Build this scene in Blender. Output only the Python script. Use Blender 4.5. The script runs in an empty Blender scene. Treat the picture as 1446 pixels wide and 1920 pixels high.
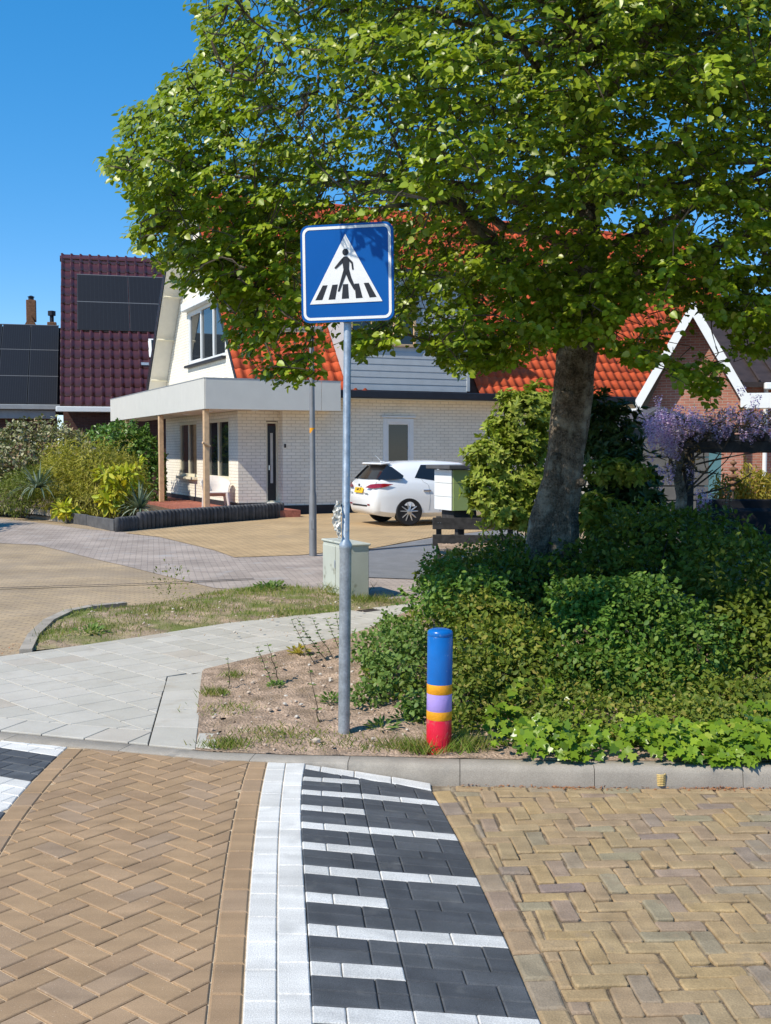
import bpy, bmesh, math, random
import numpy as np
from mathutils import Vector, Matrix
random.seed(7); RNG = np.random.default_rng(11)
C = bpy.context.scene.collection
PI = math.pi; R = math.radians
SC = bpy.context.scene

# ------------------------------------------------------------------ camera, sky, sun, exposure
F = 2050.0; CX, CY = 723.0, 960.0; PITCH = math.atan(115/2050.0); H = 1.82
cam = bpy.data.cameras.new('camera'); camo = bpy.data.objects.new('camera', cam); C.objects.link(camo)
cam.sensor_fit = 'HORIZONTAL'; cam.sensor_width = 36.0; cam.lens = 36.0*F/1446.0
cam.clip_start = .05; cam.clip_end = 2000
camo.location = (0, 0, H); camo.rotation_euler = (PI/2-PITCH, 0, 0)
SC.camera = camo
SUN_ELEV, SUN_AZ = R(47), R(-129)      # horizontal direction towards the sun: behind the camera, to the left
sdir = Vector((math.cos(SUN_ELEV)*math.sin(SUN_AZ), math.cos(SUN_ELEV)*math.cos(SUN_AZ), math.sin(SUN_ELEV)))
W = bpy.data.worlds.new('World'); SC.world = W; W.use_nodes = True
nt = W.node_tree; bg = nt.nodes['Background']
SKY = (.57, 1.82, 2.3)
sky = nt.nodes.new('ShaderNodeTexSky'); sky.sky_type = 'NISHITA'; sky.sun_disc = False
sky.sun_elevation = SUN_ELEV; sky.sun_rotation = SUN_AZ
sky.air_density = .6; sky.dust_density = 0.0; sky.ozone_density = 3.0; sky.altitude = 0
gm = nt.nodes.new('ShaderNodeGamma'); gm.inputs[1].default_value = SKY[0]
hs = nt.nodes.new('ShaderNodeHueSaturation'); hs.inputs['Saturation'].default_value = SKY[1]; hs.inputs['Value'].default_value = SKY[2]
nt.links.new(sky.outputs[0], gm.inputs[0]); nt.links.new(gm.outputs[0], hs.inputs['Color']); tn = nt.nodes.new('ShaderNodeMix'); tn.data_type = 'RGBA'; tn.blend_type = 'MULTIPLY'; tn.inputs[0].default_value = 1; tn.inputs[7].default_value = (1, .91, .90, 1)
nt.links.new(hs.outputs[0], tn.inputs[6]); nt.links.new(tn.outputs[2], bg.inputs[0]); bg.inputs[1].default_value = 0.15
sl = bpy.data.lights.new('sun', 'SUN'); sl.energy = 4.1; sl.angle = R(.5); sl.color = (1, .93, .80)
so = bpy.data.objects.new('sun', sl); C.objects.link(so)
so.rotation_euler = sdir.to_track_quat('Z', 'Y').to_euler()
SC.view_settings.view_transform = 'Standard'; SC.view_settings.look = 'None'
SC.view_settings.exposure = 0.36; SC.view_settings.gamma = 1.0; SC.view_settings.use_curve_mapping = False
SC.cycles.max_bounces = 7; SC.cycles.transparent_max_bounces = 8
SC.cycles.use_denoising = True

# ------------------------------------------------------------------ helpers
def zg(Y):
    return 0.0 if Y < 18 else (.12*(Y-18)/7 if Y < 25 else .12)
def ray(px, py):
    u = (px-CX)/F; v = (CY-py)/F; c, s = math.cos(PITCH), math.sin(PITCH)
    return u, c+v*s, -s+v*c
def G(px, py, z=None):
    r = ray(px, py); zz = 0.0 if z is None else z
    for _ in range(6 if z is None else 1):
        t = (zz-H)/r[2]
        if z is None: zz = zg(r[1]*t)
    return r[0]*t, r[1]*t
def P(px, py, Y):
    r = ray(px, py); t = Y/r[1]
    return Vector((r[0]*t, Y, H+r[2]*t))
def PXM(Y): return F/Y

class MB:
    """collects shapes; build() links them as one mesh object"""
    def __init__(s): s.v, s.f, s.uv = [], [], []
    def add(s, vs, fs):
        n = len(s.v); s.v += [tuple(v) for v in vs]; s.f += [tuple(i+n for i in f) for f in fs]; return s
    def box(s, c, size, M=None, ch=0.0):
        x, y, z = size[0]/2, size[1]/2, size[2]/2
        vs = [Vector((a, b, d)) for d in (-z, z) for a, b in ((-x, -y), (x, -y), (x, y), (-x, y))]
        fs = [(3, 2, 1, 0), (4, 5, 6, 7), (0, 1, 5, 4), (1, 2, 6, 5), (2, 3, 7, 6), (3, 0, 4, 7)]
        if ch > 0:
            bm = bmesh.new()
            bv = [bm.verts.new(v) for v in vs]
            for f in fs: bm.faces.new([bv[i] for i in f])
            bmesh.ops.bevel(bm, geom=list(bm.edges), offset=ch, segments=1, affect='EDGES')
            bm.verts.index_update()
            vs = [v.co.copy() for v in bm.verts]; fs = [tuple(v.index for v in f.verts) for f in bm.faces]; bm.free()
        c = Vector(c)
        vs = [(M @ v if M else v)+c for v in vs]
        return s.add(vs, fs)
    def tube(s, pts, rad, n=8, cap=True):
        pts = [Vector(p) for p in pts]
        if not hasattr(rad, '__len__'): rad = [rad]*len(pts)
        vs, fs = [], []; prev = None
        for i, p in enumerate(pts):
            t = (pts[min(i+1, len(pts)-1)]-pts[max(i-1, 0)])
            t = t.normalized() if t.length > 1e-9 else Vector((0, 0, 1))
            if prev is None:
                a = t.cross(Vector((0, 0, 1)))
                if a.length < .05: a = t.cross(Vector((0, 1, 0)))
            else: a = prev-t*prev.dot(t)
            a.normalize(); b = t.cross(a); prev = a
            for k in range(n):
                an = 2*PI*k/n; vs.append(p+(a*math.cos(an)+b*math.sin(an))*rad[i])
        for i in range(len(pts)-1):
            for k in range(n):
                q = (k+1) % n; fs.append((i*n+k, i*n+q, (i+1)*n+q, (i+1)*n+k))
        if cap:
            fs.append(tuple(range(n-1, -1, -1))); m = (len(pts)-1)*n; fs.append(tuple(m+k for k in range(n)))
        return s.add(vs, fs)
    def lathe(s, prof, n=24, c=(0, 0, 0)):
        c = Vector(c); vs, fs = [], []
        for r, z in prof:
            for k in range(n): vs.append(c+Vector((r*math.cos(2*PI*k/n), r*math.sin(2*PI*k/n), z)))
        for i in range(len(prof)-1):
            for k in range(n):
                q = (k+1) % n; fs.append((i*n+k, i*n+q, (i+1)*n+q, (i+1)*n+k))
        fs.append(tuple(range(n-1, -1, -1))); m = (len(prof)-1)*n; fs.append(tuple(m+k for k in range(n)))
        return s.add(vs, fs)
    def prism(s, poly, d, off=(0, 0, 0)):
        """poly: list of 3D points (planar), extruded by vector d"""
        n = len(poly); d = Vector(d); o = Vector(off)
        a = [Vector(p)+o for p in poly]; b = [p+d for p in a]
        return s.add(a+b, [tuple(range(n-1, -1, -1)), tuple(range(n, 2*n))]+[(i, (i+1) % n, n+(i+1) % n, n+i) for i in range(n)])
    def quad(s, a, b, c, d): return s.add([a, b, c, d], [(0, 1, 2, 3)])
    def mesh(s, name, mat, smooth=False, fix=False):
        me = bpy.data.meshes.new(name); me.from_pydata(s.v, [], s.f)
        if fix:
            bm = bmesh.new(); bm.from_mesh(me); bmesh.ops.recalc_face_normals(bm, faces=bm.faces); bm.to_mesh(me); bm.free()
        if mat: me.materials.append(mat)
        if smooth: me.polygons.foreach_set('use_smooth', [True]*len(me.polygons))
        me.update(); return me
    def build(s, name, mat, parent=None, smooth=False, kind=None, fix=True):
        return link(name, s.mesh(name, mat, smooth, fix), parent, kind)
def link(name, me, parent=None, kind=None):
    o = bpy.data.objects.new(name, me); C.objects.link(o)
    if parent is not None: o.parent = parent
    if kind: o['kind'] = kind
    return o
def tag(o, label, cat, group=None):
    o['label'] = label; o['category'] = cat
    if group: o['group'] = group
    return o
def thing(name, label, cat, loc=(0, 0, 0), rz=0, group=None):
    o = bpy.data.objects.new(name, None); C.objects.link(o); o.location = loc; o.rotation_euler = (0, 0, rz)
    o.empty_display_size = .2
    return tag(o, label, cat, group)
def autosmooth(o, ang=40):
    me = o.data; bm = bmesh.new(); bm.from_mesh(me)
    for f in bm.faces: f.smooth = True
    for e in bm.edges: e.smooth = len(e.link_faces) == 2 and e.calc_face_angle(0) < R(ang)
    bm.to_mesh(me); bm.free(); return o

# ------------------------------------------------------------------ materials
MATS = {}
def ramp_node(nt, stops):
    r = nt.nodes.new('ShaderNodeValToRGB'); e = r.color_ramp.elements
    while len(e) > 1: e.remove(e[-1])
    e[0].position = stops[0][0]; e[0].color = (*stops[0][1], 1)
    for p, c in stops[1:]:
        q = e.new(p); q.color = (*c, 1)
    return r
def mat(name, col, rough=.8, spec=.35, cols=None, noise=.15, scale=6.0, fine=0.0, fscale=150.0, bump=.0, bscale=80.0, metal=0.0, coat=0.0, obj_var=False, isl=False, stain=None, streak=0.0):
    """principled; colour varied by object/island random through a ramp (cols), by a soft noise, and by fine speckle"""
    m = bpy.data.materials.new(name); m.use_nodes = True; nt = m.node_tree; N, L = nt.nodes, nt.links
    b = N['Principled BSDF']; b.inputs['Roughness'].default_value = rough; b.inputs['Specular IOR Level'].default_value = spec
    b.inputs['Metallic'].default_value = metal
    if coat: b.inputs['Coat Weight'].default_value = coat; b.inputs['Coat Roughness'].default_value = .08
    geo = N.new('ShaderNodeNewGeometry'); pos = geo.outputs['Position']
    if cols:
        rp = ramp_node(nt, cols)
        if isl: L.new(geo.outputs['Random Per Island'], rp.inputs[0])
        else:
            oi = N.new('ShaderNodeObjectInfo'); L.new(oi.outputs['Random'], rp.inputs[0])
        cur = rp.outputs[0]
    else:
        rgb = N.new('ShaderNodeRGB'); rgb.outputs[0].default_value = (*col, 1); cur = rgb.outputs[0]
    def mul(cur, tex, lo, hi, amt=1.0):
        mr = N.new('ShaderNodeMapRange'); mr.inputs[1].default_value = .3; mr.inputs[2].default_value = .7
        mr.inputs[3].default_value = lo; mr.inputs[4].default_value = hi; L.new(tex, mr.inputs[0])
        mx = N.new('ShaderNodeMix'); mx.data_type = 'RGBA'; mx.blend_type = 'MULTIPLY'; mx.inputs[0].default_value = amt
        L.new(cur, mx.inputs[6]); L.new(mr.outputs[0], mx.inputs[7]); return mx.outputs[2]
    def tex(sc, det=4.0):
        t = N.new('ShaderNodeTexNoise'); t.inputs['Scale'].default_value = sc; t.inputs['Detail'].default_value = det
        L.new(pos, t.inputs['Vector']); return t.outputs[0]
    if noise: cur = mul(cur, tex(scale), 1-noise, 1+noise)
    if fine: cur = mul(cur, tex(fscale, 2.0), 1-fine, 1+fine)
    if streak:                                     # rubber and dirt dragged along the driving direction
        mp = N.new('ShaderNodeMapping'); mp.inputs['Scale'].default_value = (.55, 7.0, 1.0); mp.inputs['Rotation'].default_value[2] = R(8); L.new(pos, mp.inputs[0])
        t = N.new('ShaderNodeTexNoise'); t.inputs['Scale'].default_value = 1.6; t.inputs['Detail'].default_value = 5; L.new(mp.outputs[0], t.inputs['Vector'])
        cur = mul(cur, t.outputs[0], 1-streak, 1+streak*.45)
    if stain:
        sc, colr, lo, hi = stain
        t = tex(sc, 6.0); mr = N.new('ShaderNodeMapRange'); mr.inputs[1].default_value = lo; mr.inputs[2].default_value = hi
        L.new(t, mr.inputs[0]); mx = N.new('ShaderNodeMix'); mx.data_type = 'RGBA'
        L.new(mr.outputs[0], mx.inputs[0]); L.new(cur, mx.inputs[6]); mx.inputs[7].default_value = (*colr, 1); cur = mx.outputs[2]
    L.new(cur, b.inputs['Base Color'])
    if bump:
        t = tex(bscale, 3.0); bp = N.new('ShaderNodeBump'); bp.inputs['Strength'].default_value = 1.0; bp.inputs['Distance'].default_value = bump
        L.new(t, bp.inputs['Height']); L.new(bp.outputs[0], b.inputs['Normal'])
    MATS[name] = m; return m
def brickmat(name, c1, c2, mortar, bw, bh, ms=.006, bump=.004, rot=0.0, coord='UV', noise=.15, nscale=1.5, rough=.85, offset=.5, stain=None, bias=0.0):
    """masonry/clinker surface for walls and paving too far away for single bricks"""
    m = bpy.data.materials.new(name); m.use_nodes = True; nt = m.node_tree; N, L = nt.nodes, nt.links
    b = N['Principled BSDF']; b.inputs['Roughness'].default_value = rough; b.inputs['Specular IOR Level'].default_value = .25
    tc = N.new('ShaderNodeTexCoord'); mp = N.new('ShaderNodeMapping'); mp.inputs['Rotation'].default_value[2] = rot
    geo = N.new('ShaderNodeNewGeometry')
    L.new(tc.outputs['UV'] if coord == 'UV' else geo.outputs['Position'], mp.inputs[0])
    wv = N.new('ShaderNodeTexNoise'); wv.inputs['Scale'].default_value = 9; wv.inputs['Detail'].default_value = 2; L.new(geo.outputs['Position'], wv.inputs['Vector'])
    va = N.new('ShaderNodeVectorMath'); va.operation = 'MULTIPLY_ADD'; va.inputs[1].default_value = (.012,)*3
    L.new(wv.outputs['Color'], va.inputs[0]); L.new(mp.outputs[0], va.inputs[2])
    t = N.new('ShaderNodeTexBrick'); L.new(va.outputs[0], t.inputs['Vector'])
    t.inputs['Scale'].default_value = 1.0; t.inputs['Brick Width'].default_value = bw; t.inputs['Row Height'].default_value = bh
    t.inputs['Mortar Size'].default_value = ms; t.inputs['Mortar Smooth'].default_value = .3; t.inputs['Bias'].default_value = bias
    t.offset = offset
    t.inputs['Color1'].default_value = (*c1, 1); t.inputs['Color2'].default_value = (*c2, 1); t.inputs['Mortar'].default_value = (*mortar, 1)
    cur = t.outputs[0]
    n = N.new('ShaderNodeTexNoise'); n.inputs['Scale'].default_value = nscale; n.inputs['Detail'].default_value = 6; L.new(geo.outputs['Position'], n.inputs['Vector'])
    mr = N.new('ShaderNodeMapRange'); mr.inputs[1].default_value = .3; mr.inputs[2].default_value = .7; mr.inputs[3].default_value = 1-noise; mr.inputs[4].default_value = 1+noise
    L.new(n.outputs[0], mr.inputs[0])
    mx = N.new('ShaderNodeMix'); mx.data_type = 'RGBA'; mx.blend_type = 'MULTIPLY'; mx.inputs[0].default_value = 1
    L.new(cur, mx.inputs[6]); L.new(mr.outputs[0], mx.inputs[7]); cur = mx.outputs[2]
    if stain:
        sc, colr, lo, hi = stain
        n2 = N.new('ShaderNodeTexNoise'); n2.inputs['Scale'].default_value = sc; n2.inputs['Detail'].default_value = 5; L.new(geo.outputs['Position'], n2.inputs['Vector'])
        m2 = N.new('ShaderNodeMapRange'); m2.inputs[1].default_value = lo; m2.inputs[2].default_value = hi; L.new(n2.outputs[0], m2.inputs[0])
        m3 = N.new('ShaderNodeMix'); m3.data_type = 'RGBA'; L.new(m2.outputs[0], m3.inputs[0]); L.new(cur, m3.inputs[6]); m3.inputs[7].default_value = (*colr, 1); cur = m3.outputs[2]
    L.new(cur, b.inputs['Base Color'])
    fn = N.new('ShaderNodeTexNoise'); fn.inputs['Scale'].default_value = 60; L.new(geo.outputs['Position'], fn.inputs['Vector'])
    ad = N.new('ShaderNodeMath'); ad.operation = 'MULTIPLY_ADD'; ad.inputs[1].default_value = .35; L.new(fn.outputs[0], ad.inputs[0])
    iv = N.new('ShaderNodeMath'); iv.operation = 'SUBTRACT'; iv.inputs[0].default_value = 1; L.new(t.outputs['Fac'], iv.inputs[1]); L.new(iv.outputs[0], ad.inputs[2])
    bp = N.new('ShaderNodeBump'); bp.inputs['Strength'].default_value = 1; bp.inputs['Distance'].default_value = bump
    L.new(ad.outputs[0], bp.inputs['Height']); L.new(bp.outputs[0], b.inputs['Normal'])
    MATS[name] = m; return m
def leafmat(name, stops, trans=.35, rough=.5, spec=.25, tcol=(1.15, 1.25, .55)):
    m = bpy.data.materials.new(name); m.use_nodes = True; nt = m.node_tree; N, L = nt.nodes, nt.links
    b = N['Principled BSDF']; b.inputs['Roughness'].default_value = rough; b.inputs['Specular IOR Level'].default_value = spec
    geo = N.new('ShaderNodeNewGeometry'); rp = ramp_node(nt, stops); L.new(geo.outputs['Random Per Island'], rp.inputs[0])
    n = N.new('ShaderNodeTexNoise'); n.inputs['Scale'].default_value = 1.3; L.new(geo.outputs['Position'], n.inputs['Vector'])
    mr = N.new('ShaderNodeMapRange'); mr.inputs[1].default_value = .35; mr.inputs[2].default_value = .65; mr.inputs[3].default_value = .82; mr.inputs[4].default_value = 1.18
    L.new(n.outputs[0], mr.inputs[0])
    mx = N.new('ShaderNodeMix'); mx.data_type = 'RGBA'; mx.blend_type = 'MULTIPLY'; mx.inputs[0].default_value = 1
    L.new(rp.outputs[0], mx.inputs[6]); L.new(mr.outputs[0], mx.inputs[7]); L.new(mx.outputs[2], b.inputs['Base Color'])
    tr = N.new('ShaderNodeBsdfTranslucent')
    m2 = N.new('ShaderNodeMix'); m2.data_type = 'RGBA'; m2.blend_type = 'MULTIPLY'; m2.inputs[0].default_value = 1
    L.new(mx.outputs[2], m2.inputs[6]); m2.inputs[7].default_value = (*tcol, 1); L.new(m2.outputs[2], tr.inputs[0])
    ms = N.new('ShaderNodeMixShader'); ms.inputs[0].default_value = trans
    L.new(b.outputs[0], ms.inputs[1]); L.new(tr.outputs[0], ms.inputs[2]); L.new(ms.outputs[0], N['Material Output'].inputs[0])
    MATS[name] = m; return m
def glassmat(name, col=(.02, .025, .03), rough=.03):
    m = mat(name, col, rough, .6, noise=0); m.node_tree.nodes['Principled BSDF'].inputs['IOR'].default_value = 1.52
    return m

# paving
mat('plateau_brick', (0, 0, 0), .82, .25, cols=[(0, (.34, .225, .135)), (.35, (.37, .245, .14)), (.7, (.39, .26, .155)), (1, (.34, .24, .16))], noise=.10, scale=5, fine=.16, fscale=230, bump=.0012, bscale=300, stain=(150, (.66, .55, .43), .66, .74), streak=0.16)
mat('joint_sand', (.54, .42, .285), .95, .1, noise=.25, scale=20, fine=.2, bump=.004, bscale=160)
mat('white_paint', (.80, .80, .79), .8, .2, cols=[(0, (.63, .61, .575)), (1, (.74, .72, .685))], noise=.08, scale=5, fine=.2, fscale=190, bump=.0022, bscale=230, stain=(6, (.45, .44, .42), .58, .85), streak=0.16)
mat('black_paver', (.06, .065, .075), .72, .35, cols=[(0, (.068, .072, .08)), (1, (.10, .105, .112))], noise=.16, scale=7, fine=.28, fscale=260, bump=.0012, bscale=280, stain=(8, (.17, .165, .155), .60, .88), streak=0.22)
mat('clinker', (0, 0, 0), .8, .25, cols=[(0, (.38, .265, .145)), (.25, (.35, .26, .15)), (.42, (.40, .28, .14)), (.58, (.34, .24, .155)), (.70, (.38, .27, .15)), (.82, (.31, .225, .165)), (.9, (.31, .26, .165)), (1, (.27, .20, .165))], noise=.16, scale=9, fine=.14, fscale=150, bump=.003, bscale=120, stain=(14, (.30, .22, .14), .6, .8), streak=0.14)
mat('clinker_mass', (0, 0, 0), .8, .25, isl=True, cols=[(0, (.38, .265, .145)), (.25, (.35, .26, .15)), (.42, (.40, .28, .14)), (.58, (.34, .24, .155)), (.70, (.38, .27, .15)), (.82, (.31, .225, .165)), (.9, (.31, .26, .165)), (1, (.27, .20, .165))], noise=.16, scale=9, fine=.14, fscale=150, bump=.003, bscale=120, stain=(14, (.30, .22, .14), .6, .8), streak=0.14)
mat('joint_dirt', (.17, .13, .09), .95, .1, noise=.4, scale=18, fine=.3, bump=.006, bscale=110, stain=(7, (.42, .34, .24), .5, .7))
mat('footpath_tile', (0, 0, 0), .85, .2, cols=[(0, (.455, .425, .37)), (.45, (.50, .47, .415)), (.90, (.53, .495, .44)), (1, (.44, .385, .32))], noise=.06, scale=4, fine=.10, fscale=220, bump=.001, bscale=300, stain=(5, (.40, .35, .28), .58, .88))
mat('kerb_concrete', (0, 0, 0), .85, .25, cols=[(0, (.335, .295, .245)), (1, (.41, .365, .31))], noise=.14, scale=5, fine=.15, fscale=180, bump=.002, bscale=200, stain=(6, (.22, .205, .185), .55, .8))
brickmat('street_clinker', (.50, .37, .225), (.40, .305, .205), (.22, .165, .115), .2, .065, .006, .006, rot=R(14), coord='P', noise=.18, nscale=1.0, stain=(.7, (.34, .27, .20), .5, .85))
brickmat('grey_clinker', (.47, .39, .33), (.38, .31, .265), (.20, .175, .16), .2, .07, .006, .006, rot=R(-12), coord='P', noise=.22, nscale=1.2, stain=(2.2, (.42, .39, .37), .6, .75))
brickmat('drive_clinker', (.56, .385, .205), (.47, .33, .18), (.24, .17, .10), .2, .10, .008, .010, rot=R(24), coord='P', noise=.13, nscale=1.0, stain=(1.1, (.36, .27, .18), .6, .9))
mat('asphalt', (.20, .20, .205), .9, .25, noise=.12, scale=3, fine=.25, fscale=90, bump=.004, bscale=130)
mat('far_ground', (.20, .18, .13), .95, .1, noise=.3, scale=.8)
mat('bed_sand', (.42, .305, .225), .95, .1, noise=.28, scale=6, fine=.35, fscale=60, bump=.02, bscale=60, stain=(5, (.26, .19, .13), .5, .72))
mat('verge_soil', (.36, .27, .19), .95, .1, noise=.3, scale=5, fine=.3, fscale=60, bump=.015, bscale=60, stain=(2.2, (.17, .19, .06), .42, .6))
mat('garden_soil', (.13, .095, .065), .95, .1, noise=.3, scale=5, fine=.3, bump=.02, bscale=40)
mat('pebble', (0, 0, 0), .85, .2, cols=[(0, (.45, .33, .25)), (.6, (.52, .42, .33)), (1, (.62, .58, .52))], isl=True, noise=.15, scale=30)
# metal, paint
mat('galvanised', (.38, .42, .46), .42, .5, noise=.2, scale=12, fine=.14, fscale=60, metal=.55, bump=.0006, bscale=90, stain=(9, (.50, .53, .56), .6, .75))
mat('lamp_grey', (.26, .26, .27), .5, .4, noise=.12, scale=5, metal=.4)
mat('sign_blue', (.0, .088, .345), .38, .25, noise=.05, scale=4, stain=(38, (.25, .38, .7), .74, .80))
mat('sign_white', (.78, .77, .75), .5, .4, noise=.04, scale=8, fine=.10, fscale=300)
mat('sign_black', (.02, .022, .028), .5, .3, noise=.1, scale=20)
mat('bollard_blue', (.003, .125, .44), .28, .5, noise=.07, scale=14, bump=.0008, bscale=40, stain=(26, (.25, .36, .55), .68, .80))
mat('bollard_orange', (.78, .33, .012), .4, .4, noise=.14, scale=30, bump=.002, bscale=60)
mat('bollard_lilac', (.40, .29, .68), .35, .4, noise=.05, scale=14, bump=.0012, bscale=50)
mat('bollard_red', (.66, .006, .03), .3, .5, noise=.07, scale=14, bump=.0008, bscale=40, stain=(18, (.34, .16, .11), .60, .78))
mat('cabinet_paint', (.50, .52, .46), .55, .35, noise=.06, scale=4, fine=.05, stain=(7, (.28, .28, .22), .62, .72))
mat('plastic_bag', (.62, .60, .54), .4, .4, noise=.1, scale=20)
# house
WALLC = (.90, .84, .72)
brickmat('white_brick', WALLC, (.86, .80, .68), (.60, .55, .46), .25, .085, .007, .007, noise=.06, nscale=2.0, rough=.7)
brickmat('red_brick', (.43, .18, .125), (.35, .14, .10), (.42, .34, .28), .22, .066, .007, .004, noise=.12, nscale=2.0)
brickmat('dark_brick', (.12, .05, .04), (.08, .035, .03), (.10, .08, .07), .22, .066, .007, .004, noise=.12, nscale=2.0)
mat('plinth_black', (.025, .025, .03), .6, .3, noise=.2, scale=8)
mat('cream_trim', (.74, .68, .52), .5, .4, noise=.04, scale=5)
mat('white_trim', (.80, .81, .80), .45, .4, noise=.03, scale=5)
mat('fascia_panel', (.62, .60, .55), .6, .3, noise=.03, scale=3, stain=(1.5, (.55, .54, .49), .6, .9))
mat('soffit_white', (.75, .71, .62), .7, .3, noise=.03)
mat('post_wood', (.62, .42, .25), .7, .25, noise=.14, scale=9, fine=.1)
mat('door_dark', (.022, .024, .028), .4, .4, noise=.1)
mat('orange_tile', (0, 0, 0), .75, .25, cols=[(0, (.56, .088, .028)), (.5, (.62, .105, .034)), (1, (.48, .08, .033))], noise=.14, scale=7, fine=.1, stain=(5, (.33, .085, .05), .6, .8))
mat('orange_tile_mass', (0, 0, 0), .75, .25, cols=[(0, (.56, .088, .028)), (.5, (.62, .105, .034)), (1, (.48, .08, .033))], isl=True, noise=.14, scale=7)
mat('maroon_tile', (.085, .014, .008), .34, 1.0, noise=.15, scale=5)
mat('brown_tile', (.045, .032, .03), .6, .3, noise=.2, scale=5)
mat('roof_under', (.16, .05, .03), .9, .1, noise=.2)
mat('dark_under', (.02, .015, .016), .9, .1, noise=.2)
mat('solar_black', (.009, .010, .014), .55, .3, noise=.1, scale=10)
mat('solar_frame', (.03, .032, .036), .5, .4, noise=0)
mat('solar_seam', (.16, .165, .18), .5, .4, noise=0)
mat('gutter_dark', (.016, .018, .026), .5, .4, noise=.2, scale=6)
mat('gutter_grey', (.30, .32, .34), .6, .4, noise=.12, scale=4)
mat('cladding', (.45, .475, .49), .6, .3, noise=.05, scale=4)
mat('chimney_brick', (.20, .105, .06), .9, .2, noise=.3, scale=14, fine=.2, fscale=40)
mat('red_paving', (.33, .12, .085), .85, .2, noise=.2, scale=6, fine=.2, fscale=40)
mat('palisade', (0, 0, 0), .85, .2, cols=[(0, (.07, .072, .078)), (1, (.115, .115, .12))], noise=.25, scale=7)
mat('chair_white', (.72, .66, .62), .4, .4, noise=.02)
glassmat('pane_glass', (.018, .024, .028)); glassmat('car_glass', (.012, .014, .018), .05)
mat('curtain', (.55, .54, .5), .8, .1, noise=.1)
# car
mat('car_white', (.80, .81, .82), .25, .5, noise=0, coat=.8)
mat('tyre', (.018, .018, .02), .8, .3, noise=.1); mat('rim', (.55, .56, .58), .3, .5, noise=.05, metal=.7)
mat('lamp_red', (.25, .008, .015), .12, .6, noise=.3, scale=25, coat=.6); mat('plate_yellow', (.85, .50, .02), .5, .3, noise=.02)
mat('black_plastic', (.018, .018, .02), .5, .35, noise=.1); mat('chrome', (.6, .6, .62), .15, .5, metal=1.0, noise=0)
# garden things
mat('box_green', (.36, .45, .17), .5, .35, noise=.05); mat('dark_wood', (.045, .042, .042), .8, .25, noise=.35, scale=12, fine=.2)
mat('slate', (.09, .09, .095), .6, .3, noise=.15); mat('shed_plank', (.13, .125, .12), .75, .25, noise=.15, scale=8)
mat('bark', (.15, .12, .09), .95, .15, noise=.45, scale=9, fine=.5, fscale=55, bump=.04, bscale=30, stain=(6, (.36, .32, .25), .5, .70))
mat('twig', (.085, .068, .05), .9, .15, noise=.3, scale=12)
mat('teal_door', (.11, .23, .25), .5, .3, noise=.05); mat('dark_fabric', (.018, .018, .022), .8, .2, noise=.2)
mat('coil_yellow', (.62, .45, .18), .5, .3, noise=.15, scale=40); mat('dry_leaf', (0, 0, 0), .9, .1, cols=[(0, (.36, .13, .06)), (.6, (.42, .20, .09)), (1, (.30, .17, .10))], isl=True, noise=.2)
mat('seam_and_shadow_dark', (.06, .05, .045), .9, .2, noise=.2)  # dark joints and bedding, also the painted lamp post shadow
# leaves
leafmat('linden_leaf', [(0, (.14, .205, .012)), (.5, (.22, .295, .015)), (.85, (.29, .36, .022)), (1, (.38, .40, .05))], trans=.30, rough=.36, spec=.45)
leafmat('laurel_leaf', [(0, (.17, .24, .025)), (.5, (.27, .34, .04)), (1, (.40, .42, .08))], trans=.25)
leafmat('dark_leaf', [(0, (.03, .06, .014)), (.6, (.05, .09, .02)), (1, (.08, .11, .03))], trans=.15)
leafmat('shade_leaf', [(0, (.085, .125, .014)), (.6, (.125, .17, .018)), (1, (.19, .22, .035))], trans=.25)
leafmat('snowberry_leaf', [(0, (.08, .165, .026)), (.6, (.12, .22, .034)), (1, (.21, .30, .05))], trans=.28, rough=.5)
leafmat('mixed_leaf', [(0, (.10, .15, .02)), (.5, (.17, .22, .03)), (.85, (.26, .28, .045)), (1, (.36, .30, .07))], trans=.3)
leafmat('ivy_leaf', [(0, (.06, .13, .016)), (.4, (.14, .24, .02)), (.85, (.24, .34, .03)), (1, (.34, .40, .06))], trans=.22, rough=.28)
leafmat('ivy_dark_leaf', [(0, (.025, .06, .018)), (.6, (.05, .10, .03)), (1, (.12, .17, .05))], trans=.2, rough=.3)
leafmat('grass_blade', [(0, (.12, .19, .025)), (.45, (.18, .25, .035)), (.7, (.30, .28, .08)), (1, (.48, .38, .20))], trans=.3, rough=.6)
leafmat('bamboo_leaf', [(0, (.24, .24, .035)), (.5, (.38, .36, .055)), (1, (.56, .48, .13))], trans=.3)
leafmat('viburnum_leaf', [(0, (.11, .13, .04)), (.5, (.25, .26, .11)), (.8, (.50, .46, .30)), (1, (.28, .16, .09))], trans=.15)
leafmat('aucuba_leaf', [(0, (.06, .13, .02)), (.6, (.11, .21, .035)), (1, (.20, .29, .08))], trans=.2, rough=.3)
leafmat('juniper_leaf', [(0, (.11, .16, .025)), (.6, (.19, .24, .035)), (1, (.28, .30, .05))], trans=.15)
leafmat('yucca_leaf', [(0, (.10, .15, .10)), (.6, (.17, .22, .15)), (1, (.32, .35, .26))], trans=.1, rough=.5)
leafmat('fatsia_leaf', [(0, (.36, .42, .03)), (.6, (.52, .52, .05)), (1, (.55, .42, .03))], trans=.3)
leafmat('wisteria_petal', [(0, (.48, .32, .55)), (.5, (.70, .54, .70)), (1, (.90, .80, .85))], trans=.3, tcol=(1.1, .9, 1.1))
leafmat('bronze_leaf', [(0, (.18, .12, .04)), (1, (.30, .20, .08))], trans=.3)
leafmat('gold_leaf', [(0, (.24, .22, .03)), (.6, (.38, .32, .05)), (1, (.45, .30, .05))], trans=.3)
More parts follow.
